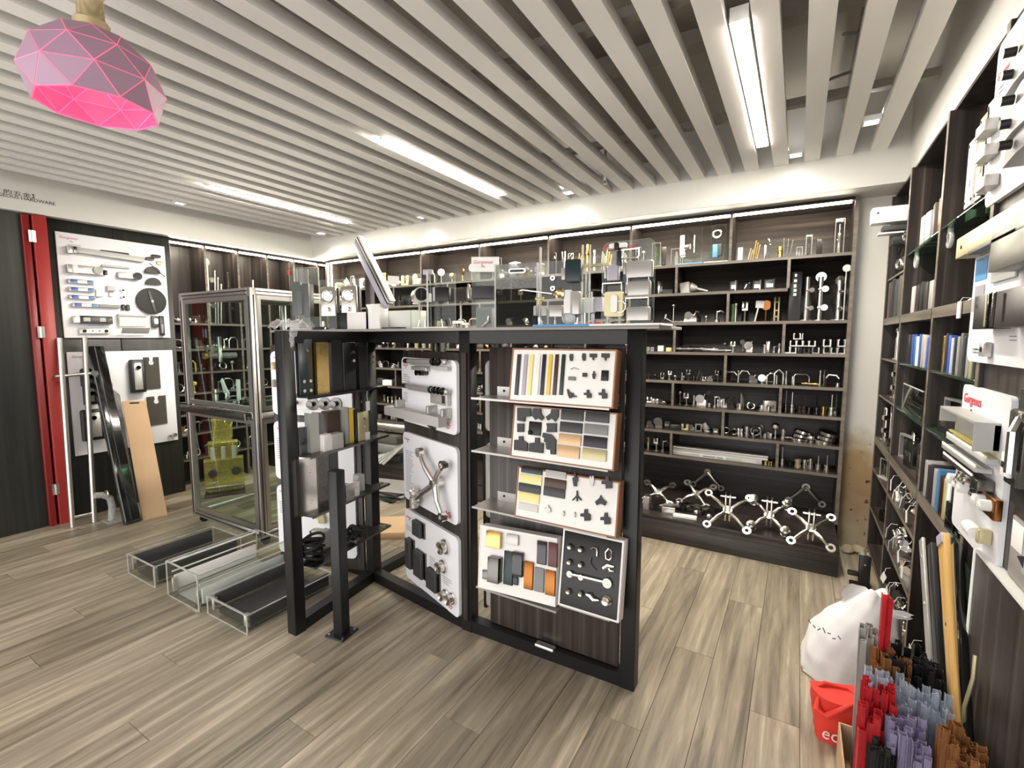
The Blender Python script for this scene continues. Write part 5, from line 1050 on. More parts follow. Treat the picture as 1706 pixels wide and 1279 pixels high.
l, d_, r, u = Pl(t, RT - .03).rect(1633, 492, 1651, 548); part(t, 'lock_box', MB().cbox(l, RT - .045, d_, r + .02, RT, u), 'black', 'black lock box'); 
for z in (d_ + .03, u - .03): part(t, 'screw', MB().cyl((l + .03, RT - .047, z), (l + .03, RT - .045, z), .006, n=8), 'steel')
part(t, 'lock_box_side', MB().cbox(r + .022, RT - .05, d_ + .006, r + .035, RT, u), 'champagne'); part(t, 'lock_box', MB().cbox(r + .037, RT - .05, d_, r + .055, RT, u), 'black_gloss'); part(t, 'lock_box_side', MB().cbox(r + .057, RT - .046, d_ + .004, r + .075, RT, u), 'darksteel')
l, d_, r, u = Pl(t, RT - .03).rect(1675, 482, 1706, 545); part(t, 'lock_box', MB().cbox(l, RT - .05, d_, r + .2, RT, u), 'dkbrown'); part(t, 'slot', MB().box(l + .06, RT - .052, d_ + .015, l + .07, RT - .049, u - .01), 'black')
l, d_, r, u = Pl(t, RT - .02).rect(1683, 385, 1706, 448); part(t, 'grey_flap', MB().cbox(l, RT - .06, d_, r + .25, RT, u), 'cover_grey'); part(t, 'pale_plate', MB().cbox(on(t, 1660, 405)[0], RT - .006, on(t, 1660, 470)[1], l, RT, u - .02), 'ltgrey')
l, d_, r, u = Pl(t, RT).rect(1645, 570, 1654, 594); part(t, 'keyhole_plate', MB().cbox(l, RT - .02, d_, r, RT, u), 'silver'); part(t, 'keyhole', MB().cyl(((l + r) / 2, RT - .022, (u + d_) / 2), ((l + r) / 2, RT - .02, (u + d_) / 2), .008, n=10), 'black')
# --- lower board with rails and rollers
t = rboard('white board with a grey channel hood and white rollers, lowest on the right', 2.215, 1.775, .90, 1.392, .02); upd()
a = on(t, 1606, 664); text(t, 'logo', LOGO, .045, 'red_ink', TL(a[0], RT - .001, a[1] - .008) @ RX(90), .25, 'red script logo'); text(t, 'logo', 'Me:', .022, 'ink', TL(a[0] + .08, RT - .001, a[1] - .04) @ RX(90), .1)
z1, z0 = on(t, 1630, 694, RT)[1], 0
H0 = on(t, 1585, 676, RT - .08); 
za, zb = 1.365 - .9 - .01, 1.23 - .9
hd = MB(); xa, xb = .0, .385
hd.box(xa, RT - .055, .406, xb, RT, .412); hd.box(xa, RT - .012, .334, xb, RT, .406); hd.box(xb - .006, RT - .055, .328, xb, RT, .406); hd.box(xa, RT - .055, .36, xa + .006, RT, .406)
part(t, 'channel_hood', hd, 'hood_grey', 'grey open channel hood'); part(t, 'green_edge', MB().cbox(.01, RT - .03, .326, xb - .01, RT - .0, .334), 'acr_yellow')
for k, (z, d2, m) in enumerate(((.298, .03, 'ltgrey'), (.262, .04, 'silver'), (.226, .035, 'dkbrown'))):
    part(t, 'slide_rail', MB().cbox(-.015, RT - d2, z, .40 - .04 * k, RT, z + .014, .002), m, 'long slide rail'); part(t, 'rail_lip', MB().cbox(-.015, RT - d2, z + .014, .40 - .04 * k, RT - d2 + .004, z + .022, .001), 'white_plastic')
part(t, 'rail_head', MB().cbox(.33, RT - .04, .215, .385, RT, .245), 'darksteel')
def roller(px, py, r=.018, m='white_plastic', nm='roller', y=RT - .03):
    x, z = on(t, px, py, y); part(t, nm, MB().cyl((x, y + .012, z), (x, y - .012, z), r, n=16).cyl((x, y - .016, z), (x, y - .012, z), r * .45, n=10), m); part(t, 'axle', MB().cyl((x, RT, z), (x, y + .012, z), r * .4, n=8), 'steel')
for px, py, r in ((1587, 797, .018), (1604, 812, .017), (1596, 806, .012), (1630, 832, .017), (1640, 841, .016)): roller(px, py, r)
for px, py, r in ((1605, 793, .015), (1614, 800, .016), (1600, 800, .012)): roller(px, py, r, 'steel')
l, d_, r, u = Pl(t, RT - .02).rect(1595, 786, 1630, 822); part(t, 'hanger_frame', MB().frame(l + .02, d_, r, u, .012, RT - .02, RT), 'darksteel')
l, d_, r, u = Pl(t, RT - .02).rect(1630, 822, 1655, 858); part(t, 'copper_plate', MB().cbox(l + .01, RT - .018, d_, r, RT, u), 'bronze', 'copper roller plate')
x, z = on(t, 1622, 878, RT - .02); part(t, 'end_roller', MB().cyl((x - .01, RT - .03, z), (x + .06, RT - .03, z), .018, n=14), 'white_plastic'); part(t, 'end_plate', MB().cbox(x + .06, RT - .03, z - .02, x + .085, RT, z + .02), 'champagne')
# --- part of further boards at the frame edge
t = thing('hardware_board', 'dark strip board with a chrome bracket beside the lowest right board', 'board', (XR, 1.745, 1.12), -90)
part(t, 'backing', MB().cbox(.0, -.008, 0, .3, 0, .3), 'black'); part(t, 'bracket', MB().cbox(.035, -.035, .06, .12, -.008, .25, .006), 'darksteel', 'long dark bracket'); part(t, 'bracket_face', MB().cbox(.045, -.045, .08, .1, -.035, .14), 'white_plastic'); part(t, 'slot', MB().cbox(.055, -.047, .1, .075, -.045, .115), 'black')
part(t, 'tube', MB().tube([(.1, -.03, .23), (.13, -.05, .2), (.13, -.05, .1)], .012, 8), 'steel')
t = thing('photo_print', 'large grey photograph print of a pale figure on the right cladding', 'picture', (XR, 1.72, .93), -90)
part(t, 'sheet', MB().cbox(0, -.006, 0, .7, 0, .16), 'photo_grey'); part(t, 'printed_shape', MB().cbox(.01, -.008, .08, .08, -.006, .15), 'white_plastic'); part(t, 'printed_shape', MB().cbox(.09, -.008, .04, .2, -.006, .158), 'ltgrey'); part(t, 'printed_shape', MB().prism([(.06, .07), (.1, .055), (.1, .085)], -.009, -.008, 'y'), 'black')

# ---- low counter below the boards, glass sheets and leaning profiles
t = thing('counter', 'low dark wood counter with a bright edge band under the right boards', 'counter', (.486, 1.9, 0))
part(t, 'front', MB().cbox(0, -2.0, 0, .04, 0, .915, .002), 'dark_wood'); part(t, 'top_band', MB().cbox(-.002, -2.0, .915, .04, .0, .925, .001), 'white_plastic', 'bright top edge'); part(t, 'end_band', MB().cbox(-.004, -.006, 0, .04, .004, .92, .001), 'white_plastic', 'bright upright edge')
solo('glass_sheet', 'dark green tinted glass sheet standing at the end of the low counter', 'glass', MB().prism([(0, 0), (.27, 0), (.27, .88), (.0, .82)], -.003, .003, 'x'), 'glass_green', (.490, 1.915, .0))
solo('glass_sheet', 'second clear sheet leaning behind the green glass', 'glass', MB().prism([(0, 0), (.2, 0), (.2, .8), (.0, .78)], -.003, .003, 'x'), 'smoke', (.497, 1.93, .0))
def lean(nm, lb, px, m, w, d=.02, extra=None, x=.44, top=890, bot=1262):
    a = at(px[0], top, x=x); b_ = at(px[1], bot, x=x); v = (a - b_); v = v / v.z; b0 = b_ - v * b_.z          # on down to the floor
    o = thing(nm, lb, 'profile', b0, 0, 'profiles leaning at the right shelving'); zx = (a - b0); L_ = zx.length; zx.normalize(); xx = Vector((1, 0, 0)); yx = zx.cross(xx).normalized(); T = Matrix((xx, yx, zx)).transposed().to_4x4()
    part(o, 'body', MB().cbox(0, -w / 2, 0, d, w / 2, L_, .002, T), m)
    if extra: extra(o, T, L_, w, d)
    return o
def holes(o, T, L_, w, d):
    for f in (.25, .5, .75, .93): part(o, 'screw', MB().cyl((0, 0, L_ * f), (-.002, 0, L_ * f), .006, n=8, T=T), 'steel')
lean('aluminium_strip', 'pale aluminium strip with screw heads leaning before the gold profile', (1533, 1556), 'silver', .05, .012, holes, .445, 897)
lean('black_profile', 'matt black profile between the aluminium strip and the gold one', (1547, 1568), 'black', .05, .02, None, .45, 905)
def gold_x(o, T, L_, w, d):
    part(o, 'groove', MB().box(-.001, -.012, 0, .0, -.004, L_, T), 'tan'); part(o, 'fixing', MB().box(-.002, -.004, L_ * .42, 0, .004, L_ * .43, T), 'rubber'); part(o, 'fixing', MB().box(-.002, -.004, L_ * .72, 0, .004, L_ * .73, T), 'rubber')
    part(o, 'top_tape', MB().cbox(-.004, -w * .45, L_ - .03, d + .002, w * .45, L_ + .004, .001, T), 'lilac', 'pale tape on the top end')
lean('gold_profile', 'yellow gold profile with a groove leaning at the right shelving', (1566, 1592), 'goldstrip', .075, .02, gold_x, .455, 892)
lean('black_profile', 'black profile beyond the gold one', (1587, 1604), 'black_gloss', .05, .02, None, .465, 905)
solo('hanging_strap', 'thin strap hanging down the counter face', 'strap', MB().tube([(0, 0, .0), (-.006, .01, .1), (-.012, .0, .2), (-.004, -.015, .3), (0, 0, .36)], .005, 6), 'champagne', (.476, 1.78, .29))

# ---- seal strips standing in a crate, every strip its own thing
cr = thing('crate', 'open cardboard crate holding upright seal strips at the right front', 'crate', (.33, 1.83, 0), 0)
for n_, q in (('side', (-.135, -.28, 0, -.13, .2, .14)), ('side', (.125, -.28, 0, .13, .2, .14)), ('side', (-.13, .195, 0, .125, .2, .14)), ('side', (-.13, -.28, 0, .125, -.275, .12)), ('base', (-.13, -.275, 0, .125, .195, .006))): part(cr, n_, MB().box(*q), 'card')
def smesh(k, L_, m):
    b = MB(); w = .0095
    if k == 'h': b.box(-w, -.001, 0, w, .001, L_); b.box(-w, -.008, 0, -w + .002, .008, L_); b.box(w - .002, -.008, 0, w, .008, L_)
    elif k == 'u': b.prism([(-w, -.008), (w, -.008), (w, .008), (w - .002, .008), (w - .002, -.006), (-w + .002, -.006), (-w + .002, .008), (-w, .008)], 0, L_)
    else: b.box(-w, -.0012, 0, w, .0012, L_); b.box(-.0012, 0, 0, .0012, .014, L_); b.box(-w, 0, 0, -w + .002, .01, L_)
    return b.mesh('seal_strip', m)
def bunch(lb, grp, m, kinds, n, x0, x1, y0, y1, L0, L1, seed, dz=.007):
    rg = random.Random(seed); meshes = [smesh(k, 1.0, m) for k in kinds]
    nx = max(1, round(math.sqrt(n * (x1 - x0) / (y1 - y0)))); ny = math.ceil(n / nx)
    for i in range(n):
        me = meshes[i % len(meshes)]; o = link('seal_strip', me); h = rg.uniform(L0, L1); o.scale = (1, 1, h)
        o.location = (x0 + (x1 - x0) * (i % nx + .5 + rg.uniform(-.1, .1)) / nx, y0 + (y1 - y0) * (i // nx + .5 + rg.uniform(-.1, .1)) / ny, dz)
        o.rotation_euler = (R(rg.uniform(-.6, .6)), R(rg.uniform(-.6, .6)), R(rg.choice((0, 90, 180)) + rg.uniform(-14, 14))); tag(o, lb, 'seal strip', grp)
bunch('grey channel seal strip standing at the back corner of the crate', 'grey strips in the crate', 'silver', ['u', 'h'], 14, .235, .285, 1.95, 2.02, .5, .55, 1)
bunch('black seal strip standing in the back of the crate', 'black strips in the crate', 'black', ['t', 'u'], 40, .29, .44, 1.88, 2.01, .46, .52, 2)
bunch('amber brown seal strip standing among the black strips', 'amber strips in the crate', 'strip_amber', ['t', 'h'], 22, .26, .36, 1.86, 1.98, .47, .52, 3)
bunch('clear seal strip standing in the middle of the crate', 'clear strips in the crate', 'strip_clear', ['h', 't', 'u'], 64, .24, .44, 1.74, 1.87, .42, .5, 4)
bunch('red and clear seal strip standing in the front of the crate', 'red strips in the crate', 'strip_red', ['h', 'u'], 26, .225, .30, 1.68, 1.80, .40, .5, 5)
bunch('tall red seal strip rising above the amber strips', 'tall red strips in the crate', 'strip_red', ['u'], 2, .285, .30, 1.94, 1.96, .65, .69, 6)
bunch('lilac seal strip standing at the front of the crate', 'lilac strips in the crate', 'strip_lilac', ['u', 'h'], 34, .27, .36, 1.58, 1.70, .40, .47, 7)
bunch('red seal strip standing outside the lilac strips', 'front red strips in the crate', 'strip_red', ['u', 'h'], 14, .205, .26, 1.62, 1.70, .40, .48, 8)
bunch('short black seal strip in the nearest bundle', 'short black strips in the crate', 'black', ['t'], 18, .235, .275, 1.57, 1.61, .38, .42, 9)
bunch('amber seal strip in the bundle at the foot of the counter', 'amber bundle at the counter', 'strip_amber', ['t', 'h'], 40, .38, .46, 1.50, 1.66, .45, .52, 10)

# ---- white sack and red bag
def blob(nx, ny, fn, seed, amp):
    rg = random.Random(seed); vs = []; ph = [rg.uniform(0, 6) for _ in range(6)]
    for j in range(ny + 1):
        for i in range(nx):
            u, v = i / nx, j / ny; p = Vector(fn(u, v)); a = 2 * PI * u
            k = 1 + amp * (math.sin(3 * a + ph[0] + 5 * v) + .7 * math.sin(5 * a + ph[1] - 7 * v) + .6 * math.sin(9 * a + ph[2] + 11 * v) + .5 * math.sin(14 * a + ph[3] - 9 * v) + .8 * math.sin(6 * a + ph[4] + 23 * v))
            vs.append((p.x * k, p.y * k, p.z))
    b = MB(); b.add(vs, [(j * nx + i, j * nx + (i + 1) % nx, (j + 1) * nx + (i + 1) % nx, (j + 1) * nx + i) for j in range(ny) for i in range(nx)] + [tuple(range(nx - 1, -1, -1)), tuple(range(ny * nx, ny * nx + nx))]); return b
def sackf(u, v):
    a = 2 * PI * u; pr_ = [(0, .92), (.04, 1.0), (.25, 1.02), (.5, .93), (.7, .75), (.86, .5), (.95, .3), (1, .18)]
    for (v0, r0), (v1, r1) in zip(pr_, pr_[1:]):
        if v0 <= v <= v1: r = r0 + (r1 - r0) * (v - v0) / (v1 - v0); break
    return (.185 * r * math.cos(a) + .09 * v * v, .15 * r * math.sin(a), .43 * v + .02 * math.sin(2 * a) * v)
o = thing('sack', 'full white woven sack slumped on the floor before the right shelving', 'sack', (.265, 2.56, 0), 0)
part(o, 'body', blob(64, 36, sackf, 3, .024), 'white_bag', None)
f_ = crumple(8, 5, lambda u, v: (-.04 + .24 * u, -.03 + .02 * math.sin(u * 5), .37 + .075 * v * (1 - .6 * u) + .02 * math.sin(u * 6)), .008, 8); part(o, 'open_mouth', f_, 'white_bag', 'loose folded mouth of the sack')
hm = MB().tube([(-.17, -.06, .012), (-.08, -.14, .008), (.04, -.165, .008), (.12, -.14, .01)], .006, 6); part(o, 'hem', hm, 'white_bag')
mk = MB()
for k in range(7): mk.cyl((-.165 + .018 * k, -.085 - .012 * k, .27 - .012 * (k % 3)), (-.155 + .018 * k, -.094 - .012 * k, .262 - .01 * (k % 2)), .0022, n=5)
part(o, 'pen_marks', mk, 'ink', 'short pen strokes')['kind'] = 'stuff'
def redf(u, v):
    a = 2 * PI * u; s = .75 + .35 * v; return (.078 * s * math.copysign(abs(math.cos(a)) ** .6, math.cos(a)), .055 * s * math.copysign(abs(math.sin(a)) ** .6, math.sin(a)), .19 * v + .012 * math.sin(a * 2 + 1) * v)
o = thing('tote_bag', 'small red fabric bag with white lettering beside the white sack', 'bag', (.19, 2.13, 0), 12)
part(o, 'body', blob(32, 10, redf, 5, .02), 'red_bag'); part(o, 'handle', MB().tube([(-.07, -.045, .185), (-.08, -.065, .15), (-.05, -.07, .13), (.0, -.065, .165), (.04, -.05, .185)], [.006, .012, .012, .01, .006], 8), 'red_bag'); part(o, 'fold', MB().tube([(-.075, .0, .187), (-.03, .033, .195), (.05, .03, .192), (.075, 0, .185)], .007, 7), 'red_bag')
text(o, 'lettering', 'eco', .062, 'white_plastic', TL(-.058, -.062, .035) @ RX(80) @ RZ(-8), 0, 'white lettering')
o = thing('black_bracket', 'black upright bracket with a foot standing behind the white sack', 'bracket', at(1438, 978, z=0), 0); part(o, 'upright', MB().cbox(-.03, -.012, 0, .03, .012, .2), 'black'); part(o, 'foot', MB().cbox(-.07, -.05, 0, .04, .05, .012), 'black'); part(o, 'screw', MB().cyl((0, -.014, .15), (0, -.012, .15), .006, n=8), 'steel'); part(o, 'clip', MB().cbox(-.085, -.02, .07, -.03, .02, .09), 'black')
# ================================================================ FITTINGS ON THE SHELVES
_fc = {}
def fit_parts(k, h, w, m):
    """list of (part name, mesh): the shape of one kind of fitting, h tall and w wide, standing on z=0"""
    key = (k, round(h, 3), round(w, 3), m)
    if key in _fc: return _fc[key]
    P = []
    def A(n, b, mm=None): P.append((n, b.mesh(n, mm or m)))
    if k == 'spigot':
        A('flange', MB().lathe([(w * .5, 0), (w * .5, .006), (w * .3, .01)], 16)); A('stem', MB().lathe([(w * .28, .008), (w * .28, h * .7), (w * .2, h * .72), (w * .2, h * .86), (w * .3, h * .88), (w * .3, h), (.001, h)], 14))
    elif k == 'standoff':
        A('disc', MB().lathe([(w * .5, 0), (w * .5, h * .18), (w * .42, h * .2), (w * .42, h * .26), (w * .5, h * .28), (w * .5, h * .4), (.001, h * .42)], 18)); A('rod', MB().cyl((0, 0, h * .4), (0, 0, h), .004, n=8))
    elif k == 'cup': A('cup', MB().lathe([(w * .5, 0), (w * .5, h * .3), (w * .42, h * .34), (w * .42, h * .62), (w * .5, h * .66), (w * .5, h), (w * .36, h), (w * .36, h * .7), (.001, h * .68)], 18))
    elif k == 'ball':
        A('foot', MB().lathe([(w * .35, 0), (w * .35, .006), (w * .12, .012)], 14)); A('stem', MB().cyl((0, 0, .008), (0, 0, h - w * .5), w * .1, n=8)); A('ball', MB().sph((0, 0, h - w * .5), w * .5, 14, 10))
    elif k == 'disc':
        A('foot', MB().lathe([(w * .3, 0), (w * .3, .006), (w * .1, .01)], 12)); A('stem', MB().cyl((0, 0, .006), (0, 0, h - w * .5), .006, n=8)); A('disc', MB().cyl((0, -.008, h - w * .5), (0, .008, h - w * .5), w * .5, n=20))
    elif k == 'uhandle': A('handle', MB().tube([(-w / 2, 0, 0), (-w / 2, 0, h * .75), (-w / 2 + h * .25, 0, h), (w / 2 - h * .25, 0, h), (w / 2, 0, h * .75), (w / 2, 0, 0)], .008, 10))
    elif k == 'arch': A('arch', MB().tube([(-w / 2, 0, 0), (-w * .42, 0, h * .6), (-w * .2, 0, h), (w * .3, 0, h * .98), (w / 2, 0, h * .7)], .009, 8)); P.append(('foot', MB().cyl((-w / 2, 0, 0), (-w / 2, 0, .012), .016, n=12).mesh('foot', m)))
    elif k == 'ring': A('ring', MB().torus(h * .4, h * .1, 20, 8, TL(0, 0, h * .5) @ RX(78)))
    elif k == 'clamp':
        A('base', MB().cbox(-w / 2, -w * .4, 0, w / 2, w * .4, h * .25, .004)); A('jaw', MB().cbox(-w / 2, -w * .35, h * .25, -w * .12, w * .35, h, .004)); A('jaw', MB().cbox(w * .12, -w * .35, h * .25, w / 2, w * .35, h, .004))
    elif k == 'hinge':
        A('plate', MB().cbox(-w / 2, -.006, 0, -.006, .0, h, .002)); A('plate', MB().cbox(.006, -.02, 0, w / 2, -.014, h, .002)); A('knuckle', MB().cyl((0, -.01, 0), (0, -.01, h), .008, n=10))
    elif k == 'frame': A('frame', MB().frame(-w / 2, 0, w / 2, h, .01, -.01, .01))
    elif k == 'channel': A('channel', MB().prism([(-w / 2, 0), (w / 2, 0), (w / 2, h), (w * .28, h), (w * .28, h - .007), (w / 2 - .007, h - .007), (w / 2 - .007, .007), (-w / 2 + .007, .007), (-w / 2 + .007, h - .007), (-w * .28, h - .007), (-w * .28, h), (-w / 2, h)], -.06, .06, 'y'))
    elif k == 'rodlie':
        A('rod', MB().cyl((-w / 2, 0, h / 2), (w / 2, 0, h / 2), h * .3, n=12)); A('collar', MB().cyl((-w * .3, 0, h / 2), (-w * .22, 0, h / 2), h * .5, n=14)); A('collar', MB().cyl((w * .2, 0, h / 2), (w * .3, 0, h / 2), h * .5, n=14))
    elif k == 'lever':
        A('rose', MB().lathe([(w * .3, 0), (w * .3, h * .25), (w * .2, h * .3)], 16)); A('neck', MB().cyl((0, 0, h * .25), (0, 0, h), w * .1, n=10)); A('lever', MB().tube([(0, 0, h * .9), (w * .5, 0, h), (w * .8, 0, h * .85)], [w * .12, w * .1, w * .06], 8))
    elif k == 'block': A('block', MB().cbox(-w / 2, -w * .35, 0, w / 2, w * .35, h, .004)); A('face_plate', MB().box(-w * .3, -w * .36, h * .25, w * .3, -w * .35, h * .6), 'steel' if m != 'steel' else 'darksteel')
    elif k == 'box': A('box', MB().cbox(-w / 2, -w * .35, 0, w / 2, w * .35, h, .003))
    elif k == 'plate': A('plate', MB().cbox(-w / 2, -.005, 0, w / 2, .005, h, .002)); A('screw', MB().cyl((0, -.007, h * .8), (0, -.005, h * .8), w * .14, n=8), 'darksteel'); A('screw', MB().cyl((0, -.007, h * .2), (0, -.005, h * .2), w * .14, n=8), 'darksteel')
    elif k == 'post':
        A('foot', MB().lathe([(w * .9, 0), (w * .9, .008), (w * .5, .014)], 18)); A('tube', MB().cyl((0, 0, .01), (0, 0, h), w * .34, n=14))
        for z in (.3, .72): A('clamp', MB().cyl((-w * .2, -.01, h * z), (w * .9, -.012, h * z), w * .22, n=10).cyl((w * .6, -.03, h * z), (w * .6, .01, h * z), w * .4, n=14))
        A('cap', MB().cyl((0, -.006, h), (0, .006, h), w * .62, n=16) if w > .05 else MB().sph((0, 0, h), w * .36))
    elif k == 'fork':
        A('foot', MB().lathe([(w * .5, 0), (w * .5, .005), (.006, .008)], 14)); A('stem', MB().cyl((0, 0, .004), (0, 0, h * .6), .007, n=8)); A('fork', MB().cbox(-w / 2, -.02, h * .55, w / 2, .02, h * .68).cbox(-w / 2, -.02, h * .68, -w * .12, .02, h).cbox(w * .12, -.02, h * .68, w / 2, .02, h))
    elif k == 'square':
        A('foot', MB().cyl((0, 0, 0), (0, 0, .005), .016, n=12)); A('stem', MB().cyl((0, 0, .003), (w * .35, 0, h * .7), .006, n=8)); A('plate', MB().cbox(w * .35 - w / 2, -.006, h * .66, w * .35 + w / 2, .006, h, .003, RY(4)))
    elif k == 'oval':
        A('foot', MB().cyl((0, 0, 0), (0, 0, .005), .016, n=12)); A('stem', MB().cyl((0, 0, .003), (0, 0, h * .6), .007, n=8)); A('head', MB().prism(rr(w, h * .45, w * .45, 5, -w / 2, h * .55), -.012, .012, 'y'))
    elif k == 'ladder':
        A('rail', MB().cbox(-w / 2, -.008, 0, -w * .2, .008, h)); A('rail', MB().cbox(w * .2, -.008, 0, w / 2, .008, h))
        for z in (.2, .45, .8): A('rung', MB().cyl((-w * .2, 0, h * z), (w * .2, 0, h * z), .006, n=8))
    elif k == 'stack':
        for i in range(3): A('disc', MB().lathe([(w * .5, 0), (w * .5, h * .2), (w * .4, h * .26), (.001, h * .26)], 22, TL(.01 * i, 0, h * .3 * i) @ RY(4 + 5 * i)))
    elif k == 'acry':
        P.append(('block', MB().cbox(-w / 2, -w * .3, .01, w / 2, w * .3, h, .003).mesh('block', 'acrylic'))); A('core', MB().cbox(-w * .18, -w * .1, .01, w * .18, w * .1, h * .6).cyl((0, 0, h * .6), (0, 0, h * .85), w * .1, n=10)); P.append(('foot', MB().cbox(-w * .7, -w * .4, 0, w * .7, w * .4, .01).mesh('foot', 'acrylic_edge')))
        P.append(('bright_edge', MB().box(-w / 2 - .001, -w * .3 - .001, .01, -w / 2 + .003, -w * .3 + .003, h).box(w / 2 - .003, -w * .3 - .001, .01, w / 2 + .001, -w * .3 + .003, h).box(-w / 2, -w * .3 - .001, h - .003, w / 2, -w * .3 + .002, h + .001).mesh('bright_edge', 'acrylic_edge')))
    elif k == 'mech':
        A('body', MB().cbox(-w / 2, -w * .3, 0, w / 2, w * .3, h * .55, .004)); A('wheel', MB().cyl((-w * .15, -w * .32, h * .6), (-w * .15, w * .2, h * .6), h * .36, n=16)); A('arm', MB().tube([(w * .1, 0, h * .5), (w * .3, 0, h), (w * .55, 0, h * .9)], w * .07, 7))
    elif k == 'tilt':
        A('block', MB().cbox(-w / 2, -w * .3, 0, w / 2, w * .3, h, .003, TL(0, 0, .3 * w) @ RY(-32))); A('foot', MB().cbox(-w * .5, -w * .3, 0, w * .5, w * .3, .012))
    elif k == 'handled':
        A('block', MB().cbox(-w * .5, -.03, 0, -w * .1, .03, h, .008, RY(-8))); A('boss', MB().lathe([(h * .45, 0), (h * .3, h * .3), (h * .2, h * .5)], 16, TL(-w * .12, 0, h * .45) @ RY(98))); A('handle', MB().cyl((0, 0, h * .42), (w * .5, 0, h * .12), h * .14, h * .09, 12))
    elif k == 'tripod':
        for a in (0, 120, 240): A('leg', MB().cyl((0, 0, h * .6), (w * .55 * math.cos(R(a + 20)), w * .3 * math.sin(R(a + 20)), .005), .006, n=7))
        A('head', MB().cyl((0, 0, h * .5), (.01, 0, h), .012, n=10))
    elif k == 'tubes':
        for i, x in enumerate((-.3, 0, .32)): A('tube', MB().cyl((x * w, .01 * (i % 2), 0), (x * w + .02, 0, h * (1 - .12 * i)), w * .12, n=10))
    elif k == 'sheets':
        for i in range(3): P.append(('sheet', MB().cbox(-w / 2 + i * w * .3, -.03, 0, -w / 2 + i * w * .3 + .006, .03, h * (1 - .05 * i), .001, RY(4 * i)).mesh('sheet', m)))
    else: raise ValueError(k)
    _fc[key] = P; return P
KN = {'spigot': ('glass_spigot', 'spigot', 'glass spigot'), 'standoff': ('glass_standoff', 'standoff', 'rod standoff'), 'cup': ('cup_fitting', 'fitting', 'ribbed cup fitting'), 'ball': ('ball_fitting', 'fitting', 'ball on stem'), 'disc': ('disc_fitting', 'fitting', 'round disc on a stem'),
      'uhandle': ('pull_bar', 'handle', 'bent U handle'), 'arch': ('arched_bar', 'handle', 'arched handle'), 'ring': ('pipe_ring', 'ring', 'upright pipe ring'), 'clamp': ('glass_clamp', 'clamp', 'two jawed glass clamp'), 'hinge': ('hinge_sample', 'hinge', 'folding hinge'), 'frame': ('square_bracket', 'fitting', 'little square frame'),
      'channel': ('channel_offcut', 'channel', 'open channel offcut'), 'rodlie': ('tie_rod', 'rod', 'lying tie rod with collars'), 'lever': ('lever_set', 'handle', 'lever on a rose'), 'block': ('lock_block', 'lock', 'lock block'), 'box': ('small_box', 'box', 'small box'), 'plate': ('plate_sample', 'plate', 'upright fixing plate'),
      'post': ('baluster', 'post', 'tall clamp post'), 'fork': ('fork_clamp', 'clamp', 'fork clamp'), 'square': ('square_sign', 'fitting', 'square plate on a slanting stem'), 'oval': ('oval_fitting', 'fitting', 'oval head on a stem'), 'ladder': ('ladder_bar', 'fitting', 'pair of bars with rungs'), 'stack': ('disc_stack', 'fitting', 'tilted stacked disc fitting'),
      'acry': ('acrylic_display', 'display', 'clear block with a core'), 'mech': ('patch_lock', 'lock', 'wheeled patch lock'), 'tilt': ('tilted_clamp', 'clamp', 'tilted block clamp'), 'handled': ('cone_clamp', 'clamp', 'heavy cone handled clamp'), 'tripod': ('tripod_fitting', 'fitting', 'three legged fitting'), 'tubes': ('tube_samples', 'sample', 'slanting tube sample'), 'sheets': ('glass_samples', 'sample', 'fan of clear sheet sample')}
MN = {'steel': 'polished', 'brushed': 'satin steel', 'darksteel': 'dark steel', 'black': 'black', 'black_gloss': 'glossy black', 'gold': 'gold', 'bronze': 'copper', 'white_plastic': 'white', 'blue': 'blue', 'green': 'green', 'dkgrey': 'charcoal', 'silver': 'silver', 'champagne': 'champagne', 'acrylic': 'clear', 'dkbrown': 'brown black', 'ltgrey': 'pale grey', 'cream': 'yellow', 'grey': 'grey', 'frost': 'frosted', 'film': 'clear', 'skyblue': 'sky blue', 'acr_yellow': 'yellow lit', 'yellow': 'yellow'}
def fitting(k, h, w, m, loc, rz, label, group=None, sc_=1.):
    P = fit_parts(k, h, w, m); nm, cat, _ = KN[k]
    if len(P) == 1:
        o = link(nm, P[0][1]); o.location = loc; o.rotation_euler = (0, 0, R(rz)); tag(o, label, cat, group)
    else:
        o = thing(nm, label, cat, loc, rz, group)
        for n, me in P: link(n, me, o)
    return o
ROWN = ['top', 'second', 'third', 'fourth', 'fifth', 'sixth', 'seventh', 'eighth', 'floor']
cnt = {}
def row(r, bay, items, zoom, lvl=None, y=4.22, ppm=None):
    """items: (zoom x, kind, zoom height, zoom width, material[, turn]) on shelf r of the back unit; sizes scale with the picture"""
    rg = random.Random(r * 31 + hash(bay) % 7 if 0 else r * 31 + len(items)); z = SZ[r] if lvl is None else lvl
    order = sorted(range(len(items)), key=lambda i: -items[i][0])
    for n, i in enumerate(order):
        it = items[i]; zx, k, hh, ww, m = it[:5]; rz = it[5] if len(it) > 5 else rg.uniform(-25, 25)
        yy = y + rg.uniform(-.02, .05); px = zoom[0] + zx / zoom[1]
        x = xat(px, yy, z + .03); dep = -.511 * x + .8555 * yy; s = dep / F / zoom[1]
        desc = MN[m] + ' ' + KN[k][2]
        if hh * s > .5: hh = .5 / s
        rowp = ROWN[r]; lb = f'{desc}, {ORD[n]} piece in {bay}, {rowp} back shelf'
        fitting(k, max(.02, hh * s), max(.02, ww * s), m, (x, yy, z), rz, lb, f'fittings on the {rowp} back shelf')
A_, B_ = (1070, 4.739), (1060, 4.739)
E1, E2_ = 'pier end', 'second stretch'
